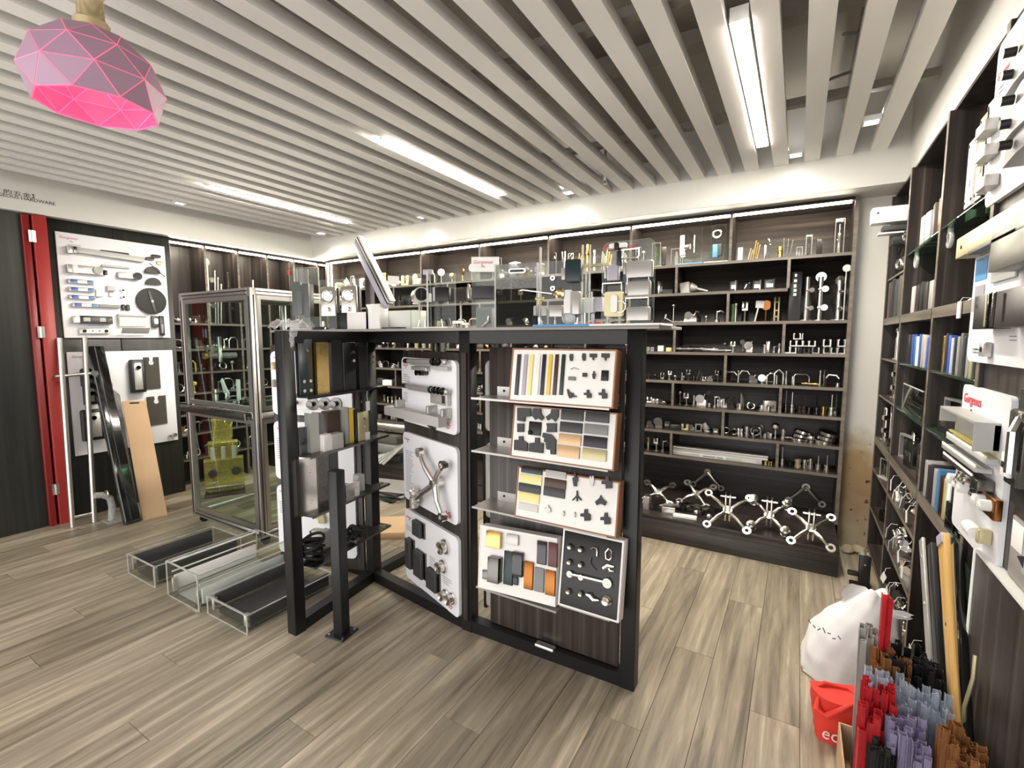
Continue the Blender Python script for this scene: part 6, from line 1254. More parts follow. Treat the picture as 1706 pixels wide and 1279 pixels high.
row(0, E1, [(772, 'plate', 105, 34, 'white_plastic', 5), (850, 'tubes', 100, 50, 'champagne'), (890, 'tubes', 150, 45, 'gold'), (970, 'plate', 110, 20, 'brushed', 40), (1000, 'plate', 165, 22, 'acrylic', 20), (1090, 'cup', 95, 40, 'gold'), (1150, 'sheets', 150, 70, 'frost'), (1240, 'acry', 80, 40, 'film'), (1312, 'acry', 170, 40, 'dkbrown', 0), (1395, 'plate', 130, 40, 'dkbrown', 15), (1550, 'acry', 270, 60, 'steel', 0)], A_)
Z7 = (1040, 8.53)
row(0, E2_, [(200, 'acry', 300, 70, 'brushed'), (270, 'ball', 250, 40, 'white_plastic'), (455, 'acry', 330, 110, 'green', 10), (560, 'plate', 280, 60, 'dkbrown', 10), (740, 'acry', 240, 130, 'film', 0), (830, 'fork', 230, 60, 'steel')], Z7)
o = thing('acrylic_display', 'wide clear sheet with a steel plate on a blue foot, top back shelf', 'display', (xat(1150, 4.24, 2.16), 4.24, SZ[0])); part(o, 'foot', MB().cbox(-.11, -.05, 0, .1, .05, .016), 'skyblue', 'blue foot'); sheet(o, .17, .30, .01, .006, z0=.016); part(o, 'plate', MB().cbox(-.085, -.012, .09, -.05, -.004, .25), 'white_plastic'); part(o, 'knob', MB().cyl((-.04, -.01, .15), (.0, -.03, .15), .022, n=14), 'steel'); part(o, 'bar', MB().cyl((.03, -.012, .1), (.03, -.012, .24), .007, n=8), 'steel')
o = thing('acrylic_display', 'clear stand with a chrome ring above a blue block, top back shelf', 'display', (xat(1196, 4.24, 2.16), 4.24, SZ[0])); part(o, 'foot', MB().cbox(-.1, -.05, 0, .08, .05, .014), 'white_plastic'); sheet(o, .11, .29, .004, .006, z0=.014); part(o, 'block', MB().cbox(-.04, -.03, .05, .0, .01, .15), 'skyblue').__setitem__('label', 'blue block'); part(o, 'dark_block', MB().cbox(.0, -.03, .06, .03, .01, .15), 'dkgrey'); part(o, 'ring', MB().torus(.03, .008, 18, 8, TL(-.01, -.02, .23) @ RX(80)), 'steel')
row(1, 'pier end cell', [(410 - 0, 'handled', 95, 200, 'silver', 0), (720, 'block', 80, 55, 'black', 10), (825, 'box', 75, 55, 'black_gloss'), (905, 'block', 75, 60, 'black', 5), (1005, 'block', 80, 75, 'black', 5), (740, 'plate', 85, 25, 'brushed', 60), (935, 'plate', 80, 14, 'brushed', 60), (1040, 'plate', 85, 14, 'brushed', 60)], A_)
row(1, 'second cell', [(140, 'plate', 110, 35, 'steel', 30), (205, 'box', 40, 80, 'dkgrey')], A_)
row(2, 'tall pier cell', [(1195, 'box', 380, 85, 'black', 5), (1290, 'post', 330, 45, 'brushed', 10), (1395, 'post', 340, 60, 'steel', -10), (1545, 'post', 310, 60, 'steel', 20), (1590, 'disc', 430, 55, 'brushed', 0)], A_)
lb_ = solo('silver_print', 'column of silver symbols on the tall black box of the pier cell', 'print', MB().box(0, 0, 0, .02, .002, .02).box(0, 0, .03, .02, .002, .05).box(.0, 0, .06, .018, .002, .085).box(0, 0, .1, .02, .002, .12).box(.004, 0, .14, .018, .002, .16), 'silver', (xat(1322, 4.2, 1.9), 4.178, 1.86))
row(2, 'middle cell', [(735, 'spigot', 145, 45, 'steel'), (715, 'cup', 140, 30, 'green'), (808, 'fork', 160, 45, 'brushed', 0), (890, 'square', 165, 60, 'white_plastic', 0), (975, 'oval', 165, 60, 'bronze', 0), (1058, 'ladder', 190, 40, 'champagne', 10)], A_)
row(2, 'third cell', [(180, 'tripod', 70, 130, 'steel'), (245, 'ball', 155, 35, 'steel'), (285, 'rodlie', 18, 80, 'brushed', 5), (395, 'mech', 90, 110, 'steel'), (505, 'ball', 60, 30, 'steel'), (590, 'lever', 90, 60, 'brushed')], A_)
row(3, 'pier cell', [(1190, 'channel', 48, 48, 'white_plastic', 0), (1238, 'channel', 45, 45, 'white_plastic', 0), (1290, 'box', 50, 40, 'black'), (1345, 'channel', 40, 40, 'dkgrey', 0), (1415, 'channel', 45, 48, 'white_plastic', 0), (1505, 'channel', 50, 50, 'white_plastic', 0), (1560, 'channel', 48, 46, 'silver', 0), (1615, 'channel', 50, 50, 'white_plastic', 0)], B_)
row(3, 'pier pile upper tier', [(1240, 'channel', 44, 46, 'white_plastic', 0), (1290, 'channel', 44, 46, 'brushed', 0), (1340, 'channel', 42, 44, 'silver', 0), (1388, 'channel', 44, 46, 'white_plastic', 0), (1505, 'channel', 56, 52, 'white_plastic', 0), (1620, 'channel', 56, 54, 'white_plastic', 0)], B_, SZ[3] + .052)
row(3, 'pier pile top tier', [(1270, 'channel', 48, 50, 'white_plastic', 0), (1305, 'channel', 48, 20, 'white_plastic', 0)], B_, SZ[3] + .104)
row(3, 'middle cell', [(380, 'rodlie', 44, 130, 'steel', 3), (480, 'rodlie', 46, 150, 'steel', -3), (580, 'rodlie', 36, 120, 'brushed', 4), (670, 'rodlie', 26, 150, 'brushed', 0), (700, 'ball', 80, 34, 'darksteel'), (765, 'fork', 88, 40, 'steel'), (840, 'disc', 100, 40, 'darksteel'), (895, 'mech', 90, 50, 'steel'), (1015, 'spigot', 65, 40, 'brushed'), (1038, 'plate', 90, 26, 'brushed'), (1088, 'lever', 50, 55, 'steel'), (1130, 'cup', 75, 18, 'brushed')], B_)
row(3, 'third cell', [(95, 'frame', 32, 24, 'silver', 0), (128, 'frame', 32, 24, 'silver', 0), (195, 'box', 44, 46, 'white_plastic', 4), (262, 'box', 30, 46, 'cream', 0)], B_)
row(4, 'pier cell', [(745, 'arch', 80, 90, 'steel', 0), (805, 'spigot', 95, 30, 'steel'), (850, 'arch', 92, 84, 'steel', 0), (920, 'mech', 66, 60, 'brushed'), (992, 'disc', 70, 56, 'steel', 0), (1050, 'rodlie', 24, 100, 'brushed', 20), (1070, 'uhandle', 84, 70, 'steel', 15), (1125, 'uhandle', 115, 62, 'steel', 10), (1183, 'cup', 105, 22, 'brushed'), (1245, 'spigot', 75, 36, 'steel'), (1300, 'uhandle', 84, 120, 'steel', 20), (1380, 'rodlie', 26, 130, 'gold', -12), (1450, 'spigot', 125, 26, 'steel'), (1482, 'spigot', 128, 22, 'darksteel'), (1540, 'arch', 92, 100, 'steel', 0), (1592, 'cup', 30, 36, 'steel')], B_)
row(4, 'second cell', [(100, 'spigot', 40, 30, 'darksteel'), (150, 'ball', 38, 26, 'darksteel'), (205, 'clamp', 52, 36, 'darksteel'), (262, 'fork', 70, 32, 'brushed'), (310, 'ball', 42, 28, 'steel'), (362, 'spigot', 60, 26, 'steel'), (375, 'ball', 34, 24, 'steel'), (412, 'fork', 88, 36, 'darksteel'), (455, 'standoff', 84, 28, 'darksteel'), (490, 'tubes', 80, 40, 'darksteel'), (540, 'clamp', 36, 36, 'steel'), (582, 'mech', 44, 46, 'brushed'), (645, 'fork', 90, 36, 'darksteel')], B_)
row(5, 'pier cell', [(1180, 'standoff', 180, 36, 'darksteel'), (1228, 'standoff', 160, 50, 'brushed'), (1290, 'cup', 60, 38, 'dkbrown'), (1324, 'standoff', 150, 44, 'dkbrown'), (1365, 'cup', 55, 44, 'black_gloss'), (1424, 'standoff', 150, 60, 'black_gloss'), (1477, 'cup', 68, 40, 'gold'), (1540, 'standoff', 165, 58, 'brushed'), (1575, 'standoff', 165, 30, 'darksteel')], B_)
row(5, 'middle cell', [(345, 'ball', 120, 44, 'steel'), (395, 'fork', 100, 46, 'brushed'), (455, 'spigot', 84, 40, 'steel'), (515, 'mech', 96, 76, 'brushed'), (565, 'disc', 130, 34, 'darksteel'), (575, 'cup', 30, 44, 'steel'), (620, 'lever', 90, 50, 'steel'), (660, 'hinge', 66, 40, 'steel'), (698, 'clamp', 70, 40, 'white_plastic'), (745, 'mech', 88, 56, 'darksteel'), (818, 'cup', 46, 52, 'steel'), (835, 'plate', 130, 28, 'brushed'), (905, 'ring', 66, 70, 'steel'), (990, 'cup', 40, 50, 'steel'), (1050, 'block', 84, 90, 'silver'), (1045, 'cup', 40, 40, 'steel')], B_)
row(5, 'third cell', [(110, 'clamp', 46, 50, 'brushed'), (150, 'hinge', 40, 46, 'steel'), (205, 'mech', 36, 60, 'darksteel')], B_)
row(6, 'pier cell', [(710, 'ring', 56, 56, 'steel'), (772, 'ring', 54, 54, 'darksteel'), (820, 'hinge', 60, 36, 'steel'), (872, 'cup', 74, 64, 'brushed'), (925, 'lever', 56, 40, 'steel'), (942, 'ring', 92, 60, 'darksteel'), (985, 'disc', 96, 40, 'steel'), (1018, 'cup', 34, 46, 'steel'), (1057, 'hinge', 40, 40, 'silver'), (1098, 'ball', 125, 62, 'brushed'), (1160, 'cup', 84, 36, 'steel'), (1222, 'rodlie', 34, 90, 'steel', 8), (1290, 'stack', 96, 130, 'steel'), (1383, 'ball', 60, 56, 'steel'), (1490, 'stack', 120, 140, 'steel')], B_)
row(6, 'second cell', [(110, 'mech', 56, 66, 'darksteel'), (178, 'mech', 92, 60, 'darksteel'), (245, 'block', 56, 50, 'dkgrey'), (310, 'box', 44, 86, 'black'), (385, 'clamp', 48, 60, 'champagne'), (440, 'mech', 50, 44, 'darksteel'), (490, 'frame', 62, 50, 'brushed'), (562, 'tilt', 60, 46, 'silver'), (628, 'block', 40, 44, 'dkgrey')], B_)
row(7, 'pier cell', [(1152, 'standoff', 150, 50, 'brushed'), (1212, 'cup', 50, 40, 'black_gloss'), (1275, 'cup', 70, 48, 'champagne'), (1330, 'cup', 72, 46, 'steel'), (1376, 'cup', 84, 38, 'brushed'), (1436, 'standoff', 110, 46, 'brushed'), (1505, 'standoff', 130, 44, 'steel')], B_)
row(7, 'third cell', [(95, 'spigot', 100, 40, 'steel'), (160, 'fork', 106, 42, 'brushed'), (210, 'lever', 90, 50, 'steel')], B_)
for i, px in enumerate((1022, 1048, 1068)): fitting('cup', .03 + .002 * i, .018, 'gold' if i else 'champagne', (xat(1060 + px / 4.739, 4.17, .57), 4.17, SZ[7]), 0, f'{["pale", "small", "last"][i]} gold cup at the end of the white track bundle', 'gold cups by the track bundle')
xa, xb = xat(1122, 4.2, .6), xat(1270, 4.2, .6)
for i, (z, m, lb) in enumerate(((.56, 'ltgrey', 'lower printed aluminium track bar on the eighth back shelf'), (.594, 'silver', 'upper bare aluminium track bar on the eighth back shelf'))):
    o = thing('track_bar', lb, 'track', ((xa + xb) / 2, 4.2 + .01 * i, z)); part(o, 'bar', MB().cbox(-(xb - xa) / 2, -.03, 0, (xb - xa) / 2 + .04 * i, .03, .033, .002), m)
    if not i: part(o, 'label_band', MB().box(-.12, -.0312, .005, .08, -.03, .026), 'white_plastic'); part(o, 'label_band', MB().box(.2, -.0312, .004, .3, -.03, .03), 'foam_edge', 'pink printed label'); part(o, 'print_lines', MB().box(-.1, -.0318, .012, -.0, -.0312, .018).box(.01, -.0318, .012, .06, -.0312, .018), 'ink')
    else: part(o, 'lip', MB().box(-(xb - xa) / 2, -.036, .027, (xb - xa) / 2 + .04, -.03, .033), 'white_plastic')

# ---- the stretches of the back shelves half hidden behind the stand
rg = random.Random(11)
pool = [('spigot', .09, .04), ('clamp', .06, .05), ('mech', .08, .07), ('cup', .06, .04), ('ball', .1, .04), ('lever', .07, .06), ('fork', .11, .05), ('hinge', .07, .06), ('stack', .07, .09), ('ring', .06, .05), ('uhandle', .08, .09), ('block', .08, .06), ('tilt', .07, .05), ('standoff', .11, .045)]
mats_ = ['steel', 'steel', 'brushed', 'darksteel', 'silver', 'champagne']
def run(r, px0, px1, n, bay, kinds=None, ms=None, hs=1.):
    z = SZ[r]
    for i in range(n):
        px = px1 + (px0 - px1) * (i + .5 + rg.uniform(-.25, .25)) / n; k, h, w2 = rg.choice(kinds or pool); m = rg.choice(ms or mats_); yy = 4.24 + rg.uniform(-.04, .05)
        fitting(k, h * hs * rg.uniform(.85, 1.15), w2, m, (xat(px, yy, z), yy, z), rg.uniform(-35, 35), f'{MN[m]} {KN[k][2]}, {ORD[i]} of {bay}, {ROWN[r]} back shelf', f'fittings on the {ROWN[r]} back shelf')
big = [('block', .15, .11), ('mech', .13, .13), ('handled', .1, .16), ('acry', .2, .1), ('clamp', .12, .1), ('stack', .11, .12), ('tilt', .13, .1)]
warm = ['steel', 'champagne', 'gold', 'brushed', 'silver']
run(0, 562, 612, 4, 'corner bay', big, warm); run(0, 628, 702, 5, 'bay over the carton', big, warm); run(0, 715, 790, 5, 'bay over the box lock', [('ball', .12, .06), ('disc', .16, .08), ('acry', .18, .09), ('uhandle', .12, .1)], warm); run(0, 826, 905, 6, 'frosted sheet bay', big + [('acry', .24, .1)], warm); run(0, 918, 1046, 10, 'lock sheet bay', [('acry', .2, .06), ('spigot', .2, .05), ('post', .22, .04), ('tubes', .18, .06), ('fork', .2, .05)], warm)
run(1, 640, 790, 8, 'stretch behind the carton', [('box', .09, .12), ('block', .08, .1), ('mech', .09, .1)], ['dkbrown', 'darksteel', 'black', 'dkgrey']); run(1, 830, 1000, 6, 'stretch behind the frosted sheet', pool); run(2, 640, 800, 8, 'stretch behind the white bracket', pool); run(2, 830, 1060, 8, 'stretch behind the lock sheets', pool)
run(3, 628, 668, 5, 'gap by the centre post', pool, None, .7); run(3, 675, 780, 9, 'gap above the spider board', [('box', .05, .06), ('clamp', .05, .05), ('cup', .05, .05)], ['steel', 'champagne', 'silver']); run(3, 782, 860, 6, 'gap above the ledges', [('box', .05, .07)], ['dkbrown', 'champagne', 'bronze']); run(3, 866, 960, 5, 'gap above the upper tray', pool, None, .5)
run(4, 630, 668, 4, 'gap by the centre post', pool); run(5, 630, 668, 3, 'gap by the centre post', [('box', .07, .12)], ['black', 'white_plastic']); run(6, 630, 668, 6, 'gap by the centre post', [('cup', .08, .03)], ['gold', 'champagne', 'steel']); run(7, 630, 668, 4, 'gap by the centre post', pool)
for r_, n in ((4, 2), (5, 2), (6, 3), (7, 2)): run(r_, 792, 814, n, 'slot beside the ledges', pool)
for r_, n in ((3, 2), (4, 2), (5, 2), (6, 2), (7, 2)): run(r_, 1041, 1050, n, 'slot by end post', pool, None, .8)
# boxes and sheet goods lying on the plinth behind the stand
def heap(px, y, z, sx, sy, sz, rz, nm, lb, cat, m, extra=None):
    o = thing(nm, lb, cat, (xat(px, y, z), y, z), rz); part(o, 'body', MB().cbox(-sx / 2, -sy / 2, 0, sx / 2, sy / 2, sz, .004), m)
    if extra: extra(o)
    return o
heap(648, 3.9, .19, .5, .3, .10, 12, 'carton', 'dark flat carton under the silver roll behind the stand', 'box', 'dkgrey'); heap(650, 3.88, .29, .46, .28, .09, -6, 'carton', 'grey carton stacked behind the stand', 'box', 'grey'); heap(648, 3.9, .38, .44, .26, .1, 4, 'carton', 'brown grey toolbox behind the stand', 'box', 'cover_grey')
o = thing('metal_roll', 'fat silver roll lying on the toolbox behind the stand', 'roll', (xat(655, 3.9, .5), 3.9, .535)); part(o, 'roll', MB().cyl((-.25, 0, 0), (.22, .03, -.0), .055, n=20), 'brushed'); part(o, 'end_rim', MB().cyl((-.256, 0, 0), (-.246, 0, 0), .058, n=20), 'steel'); part(o, 'stamp', MB().cyl((-.08, -.05, -.03), (.02, -.045, -.03), .008, n=6), 'ink')
for i, (z, m, rz, lb) in enumerate(((0, 'grey', 5, 'grey sheet, lowest of the flat pile behind the stand'), (.02, 'darkgreen', -8, 'green edged sheet in the flat pile behind the stand'), (.04, 'ltgrey', 10, 'pale sheet in the flat pile behind the stand'), (.06, 'dkbrown', -3, 'brown board on the flat pile behind the stand'), (.08, 'silver', 14, 'bright metal sheet on top of the flat pile'))): heap(650, 3.38, z, .5, .34, .018, rz, 'flat_sheet', lb, 'sheet', m)
heap(660, 2.75, .0, .5, .35, .05, 35, 'flat_carton', 'tan flat carton lying behind the centre post', 'box', 'card')
for i in range(6): solo('aluminium_offcut', f'bright aluminium offcut, {ORD[i]} of the slanting pile by the toolbox', 'offcut', MB().cbox(-.16, -.012, 0, .16, .012, .02, .002, RY(-20 - 4 * i)), ['silver', 'brushed', 'ltgrey'][i % 3], (xat(640 + 4 * i, 3.78 - .02 * i, .3), 3.76 - .02 * i, .26 + .012 * i), 25 + 6 * i, 'aluminium offcuts by the toolbox')
for i in range(5): solo('clear_tube', f'clear tube offcut, {ORD[i]} on the floor inside the stand', 'tube', MB().cyl((-.1, 0, .012), (.1, 0, .012), .011, n=8), 'acrylic_edge', (-1.98 + .03 * i, 2.28 + .02 * i, 0), 30 + 9 * i, 'clear tube offcuts on the floor')

# ---- spider arms on the plinth
def spider(lb, x, y, z, rz, tilt, arms, r=.2, balls=False, bar=True, m='steel', grp='spider fittings on the plinth'):
    o = thing('spider_fitting', lb, 'spider fitting', (x, y, z), rz, grp); T = RX(tilt)
    part(o, 'hub', MB().cyl((0, 0, -.01), (0, 0, .03), .03, n=14, T=T), m)
    for k, a in enumerate(arms):
        d = Vector((math.cos(R(a)), math.sin(R(a)), 0)); e = d * r
        part(o, 'arm', MB().tube([(0, 0, .012), tuple(d * r * .5 + Vector((0, 0, .03))), tuple(d * (r - .02) + Vector((0, 0, .012)))], [.017, .013, .010], 8, T), m); part(o, 'eye', MB().ring(.028, .014, .016, 18, T @ TL(e.x, e.y, .004)), m)
        if balls: part(o, 'swivel_bolt', MB().lathe([(.03, -.02), (.03, -.005), (.022, .0), (.022, .03), (.03, .034), (.03, .05), (.018, .055), (.016, .075), (.001, .08)], 16, T @ TL(e.x, e.y, 0)), m)
    if bar:
        part(o, 'fin_plate', MB().cbox(-.02, -.03, -.06, -.008, .014, .15, .002, RX(12)).cbox(.008, -.03, -.06, .02, .014, .15, .002, RX(12)), m); part(o, 'cross_bolt', MB().cyl((-.05, 0, .12), (.05, 0, .12), .007, n=8, T=RX(12)), m)
    return o
X4 = (45, 135, 225, 315)
def sxyz(zx, zy, z): q = at(1040 + zx / 4.062, 740 + zy / 4.062, z=z); return q.x, q.y, z
spider('four armed spider with two fin plates, middle of the plinth', *sxyz(700, 455, .30), 4, 42, (42, 138, 226, 314), .185)
spider('four armed spider with swivel bolts on its arms', *sxyz(980, 490, .28), 0, 42, X4, .15, True)
spider('four armed spider with fin plates nearest the stained pier', *sxyz(1262, 580, .28), 0, 42, (44, 136, 225, 315), .155)
spider('four armed spider lying by the free end of the stand', *sxyz(230, 335, .27), 6, 30, X4, .145, False, False)
spider('four armed spider lying flat behind the white block', *sxyz(490, 345, .27), -8, 32, X4, .15, False, False, 'brushed')
spider('dark two armed spider lying on the plinth', -.72, 3.84, .215, 5, 6, (12, 195), .2, False, False, 'darksteel'); spider('short two armed spider lying by the white block', -.58, 3.80, .22, 30, 6, (0, 120), .13, False, False, 'darksteel')
for x, zc, lb in ((-.627, .385, 'two armed spider hung on the back panel over the middle of the plinth'), (.106, .37, 'two armed spider hung on the back panel by the stained pier')):
    o = thing('spider_fitting', lb, 'spider fitting', (x, 4.405, zc), 0, 'spider fittings on the back panel'); ez = (-.125, -.125) if x < 0 else (-.125, -.12)
    for s, z in ((-1, ez[0]), (1, ez[1])):
        part(o, 'arm', MB().tube([(0, -.012, 0), (s * .056, -.02, z * .5), (s * .1, -.012, z * .88)], [.014, .012, .01], 8), 'brushed'); part(o, 'eye', MB().ring(.026, .013, .014, 18, TL(s * .114, -.005, z) @ RX(90)), 'brushed')
    part(o, 'eye', MB().ring(.03, .014, .018, 18, TL(0, -.003, 0) @ RX(90)), 'steel')
heap(1114, 3.76, .19, .1, .07, .05, 8, 'clamp_block', 'bright steel block on the plinth by the stand', 'block', 'brushed'); heap(1078, 3.75, .19, .05, .07, .11, 0, 'clamp_block', 'upright steel block at the free end post', 'block', 'brushed'); heap(1141, 3.71, .19, .17, .05, .02, 6, 'white_block', 'flat white block on the front of the plinth', 'block', 'white_plastic')
for i, (zx, zy, y) in enumerate(((365, 385, 3.95), (165, 345, 3.98), (360, 415, 3.88), (575, 465, 3.76), (490, 430, 3.80))): solo('steel_ball', ['steel ball behind the dark spider arm', 'steel ball by the free end post', 'second steel ball by the dark spider arm', 'small steel ball before the middle spider', 'steel ball between two spiders'][i], 'ball', MB().sph((0, 0, .024), .024, 14, 10), 'steel', (xat(1040 + zx / 4.062, y, .2), y, .19))

# ================================================================ RIGHT SHELVES
def rrow(z, y0, y1, n, shelf, kinds, ms, cat_h=None, x=.6, grp=None, seed=0, rzr=20):
    rg = random.Random(seed + int(z * 100))
    for i in range(n):
        y = y1 + (y0 - y1) * (i + .5) / n; k, h, w2 = kinds[i % len(kinds)] if seed % 2 else rg.choice(kinds); m = ms[i % len(ms)]
        fitting(k, h * rg.uniform(.9, 1.1), w2, m, (x + rg.uniform(-.03, .04), y, z), -90 + rg.uniform(-rzr, rzr), f'{MN[m]} {KN[k][2]}, {ORD[i]} {shelf}', grp or f'things {shelf}')
gl_m = ['gold', 'dkbrown', 'blue', 'skyblue', 'teal_blue', 'white_plastic', 'blue', 'champagne', 'ltgrey', 'blue']
def plates(z, y0, y1, n, shelf, ms, h=.15, x=.585, w2=.11, names=None):
    rg = random.Random(int(z * 77 + n))
    for i in range(n):
        y = y1 + (y0 - y1) * (i + .5) / n; m = ms[i % len(ms)]; th = (y1 - y0) / n * .62
        solo('glass_sample', f'{MN2.get(m, MN.get(m, m))} sample block, {ORD[i]} of row {shelf}', 'sample', MB().cbox(-w2 / 2, -th / 2, 0, w2 / 2, th / 2, h * rg.uniform(.92, 1.06), .002), m, (x, y, z), rg.uniform(-6, 6), f'sample blocks {shelf}')
MN2 = {'teal_blue': 'teal blue', 'darkgreen': 'dark green', 'dkteal': 'black teal', 'smoke': 'smoky clear', 'glass_green': 'green clear', 'navy': 'navy', 'brown': 'brown', 'cover_grey': 'olive grey', 'lilac': 'lilac'}
S2 = 'on fourth shelf, middle right bay'; S3 = 'on fourth shelf, near right bay'
plates(1.41, 2.84, 3.5, 11, S2, ['dkbrown', 'navy', 'blue', 'teal_blue', 'white_plastic', 'blue', 'champagne', 'lilac', 'blue', 'skyblue', 'silver'])
plates(1.41, 2.2, 2.72, 12, S3, ['gold', 'navy', 'blue', 'lilac', 'dkteal', 'grey', 'cover_grey', 'dkteal', 'silver', 'champagne', 'darkgreen', 'champagne'], .15)
plates(1.68, 2.86, 3.5, 6, 'on thick shelf, middle right bay', ['ltgrey', 'dkbrown', 'black', 'dkbrown', 'silver', 'frost'], .15)
plates(2.02, 2.9, 3.4, 4, 'on glass shelf, middle right bay', ['silver', 'lilac', 'cover_grey', 'bronze'], .17)
rrow(1.68, 2.3, 2.74, 5, 'on thick shelf, near right bay', [('tripod', .06, .12), ('acry', .14, .1), ('hinge', .06, .1)], ['steel', 'film', 'white_plastic', 'steel', 'brushed'], seed=1)
o = thing('price_tag', 'white card tag hanging over the thick shelf edge', 'tag', (.494, 2.33, 1.68)); part(o, 'card', MB().box(-.004, -.02, -.06, 0, .02, .0), 'white_plastic'); part(o, 'string', MB().tube([(-.002, 0, 0), (.01, .02, .015), (.04, .03, .012)], .0015, 5), 'white_plastic')
rrow(2.02, 2.25, 2.72, 3, 'on glass shelf, near right bay', [('block', .2, .1), ('hinge', .22, .1), ('acry', .22, .08)], ['silver', 'champagne', 'silver'], seed=1, x=.57)
for i, (y, h, m, lb) in enumerate(((2.38, .24, 'ltgrey', 'broad grey lock body under the top right board'), (2.26, .28, 'champagne', 'pale lock plate with four corner screws'), (2.19, .3, 'silver', 'narrow silver lock plate at the board edge'))):
    o = thing('plate_lock', lb, 'lock', (.53, y, 2.02), -90); part(o, 'plate', MB().cbox(-.05, -.03, 0, .05, .01, h, .006), m)
    for dx in (-.038, .038):
        for z in (.02, h - .02): part(o, 'screw', MB().cyl((dx, -.032, z), (dx, -.03, z), .006, n=8), 'rubber')
    part(o, 'keyhole', MB().cyl((0, -.033, h * .35), (0, -.03, h * .35), .012, n=12), 'brushed')
for i in range(4): solo('glass_offcut', f'pale clear sheet, {ORD[i]} in the flat pile on the near glass shelf', 'sheet', MB().cbox(-.12, -.2, 0, .12, .2, .006), 'frost', (.60 - .012 * i, 2.46, 2.02 + .007 * i) if 0 else (.62, 2.52, 2.035), 0) if 0 else None
o = thing('clear_holder', 'round clear holder under the glass shelf of the near right bay', 'holder', (.53, 2.74, 1.965)); part(o, 'ring', MB().torus(.03, .008, 18, 8, RY(90)), 'acrylic_edge'); part(o, 'stem', MB().cyl((0, 0, .03), (0, 0, .045), .01, n=8), 'acrylic_edge')
o = thing('clear_holder', 'round clear holder under the glass shelf of the middle right bay', 'holder', (.53, 3.42, 1.965)); part(o, 'ring', MB().torus(.03, .008, 18, 8, RY(90)), 'acrylic_edge'); part(o, 'stem', MB().cyl((0, 0, .03), (0, 0, .045), .01, n=8), 'acrylic_edge')
# far bay
wa = at(1470, 366, x=.42); 
o = thing('white_channel', 'long white channel box jutting out high in the far right bay', 'channel', (.36, 3.9, 2.27)); part(o, 'body', MB().cbox(0, -.05, 0, .42, .05, .095, .003), 'white_plastic'); part(o, 'screw', MB().cyl((.03, -.052, .06), (.03, -.05, .06), .007, n=8), 'darksteel')
o = thing('dark_track', 'dark track rails hanging under the white channel box', 'track', (.42, 3.9, 2.13)); part(o, 'rail', MB().cbox(0, -.04, .09, .36, .04, .12), 'dkgrey'); part(o, 'rail', MB().cbox(.05, -.05, .0, .38, .03, .05), 'black'); part(o, 'lip', MB().cbox(-.02, -.04, .07, .15, .04, .08), 'white_plastic')
o = thing('clear_bracket', 'clear bracket with three chrome rings in the far right bay', 'bracket', (.55, 3.78, 1.945), -70); part(o, 'sheet', MB().cbox(-.12, 0, 0, .12, .006, .28), 'acrylic')
for k, (x, z) in enumerate(((-.02, .22), (.05, .24), (-.07, .06), (-.01, .07), (.05, .08))): part(o, 'ring', MB().torus(.026, .009, 16, 8, TL(x, -.012, z) @ RX(90)), 'steel')
plates(1.68, 3.62, 4.15, 4, 'on thick shelf, far right bay', ['maroon' if 0 else 'brown', 'black', 'dkgrey', 'cover_grey'], .24, .56)
rrow(1.41, 3.65, 4.15, 4, 'on fourth shelf, far right bay', [('plate', .22, .05), ('spigot', .2, .05)], ['black_gloss', 'silver', 'brushed', 'white_plastic'], seed=1, x=.56)
rrow(1.155, 3.65, 4.15, 3, 'on fifth shelf, far right bay', [('post', .2, .045), ('fork', .22, .06)], ['steel', 'brushed', 'steel'], seed=1, x=.56)
rrow(.86, 3.62, 4.18, 4, 'on waist shelf, far right bay', [('post', .22, .045), ('plate', .24, .05), ('cup', .05, .07)], ['steel', 'brushed', 'darksteel', 'silver'], seed=1, x=.56)
rrow(.63, 3.62, 4.18, 3, 'on low shelf, far right bay', [('box', .05, .1), ('acry', .12, .08)], ['green', 'dkbrown', 'dkgrey'], seed=1, x=.57); rrow(.345, 3.6, 4.15, 3, 'on second lowest shelf, far right bay', [('box', .09, .1), ('mech', .08, .1)], ['black', 'darksteel', 'brushed'], seed=1, x=.57)
# middle and near bay, waist height
o = thing('clear_box', 'empty clear box on fifth shelf, middle right bay', 'box', (.57, 3.2, 1.155), -90); part(o, 'front', MB().cbox(-.25, -.05, 0, .25, -.044, .14), 'acrylic'); part(o, 'side', MB().cbox(-.25, -.044, 0, -.244, .1, .14), 'acrylic'); part(o, 'side', MB().cbox(.244, -.044, 0, .25, .1, .14), 'acrylic'); part(o, 'bright_edge', MB().box(-.25, -.051, .137, .25, -.043, .141).box(-.251, -.05, 0, -.247, -.046, .14), 'acrylic_edge')
rrow(1.155, 2.85, 3.0, 2, 'beside the clear box of the middle right bay', [('frame', .11, .1)], ['silver', 'brushed'], seed=1, x=.56)
rrow(1.155, 2.25, 2.72, 6, 'on fifth shelf, near right bay', [('frame', .13, .16), ('block', .12, .14)], ['silver', 'black', 'darksteel', 'black', 'silver', 'dkgrey'], seed=1, x=.57)
rrow(.86, 2.84, 3.5, 7, 'on waist shelf, middle right bay', [('frame', .15, .17), ('uhandle', .17, .16), ('block', .14, .12), ('frame', .16, .14)], ['silver', 'steel', 'darksteel', 'silver', 'brushed', 'dkgrey', 'darksteel'], seed=1, x=.58)
plates(.86, 2.24, 2.72, 9, 'on waist shelf, near right bay', ['silver', 'dkbrown', 'navy', 'silver', 'teal_blue', 'bronze', 'champagne', 'white_plastic', 'black'], .16, .58, .15)
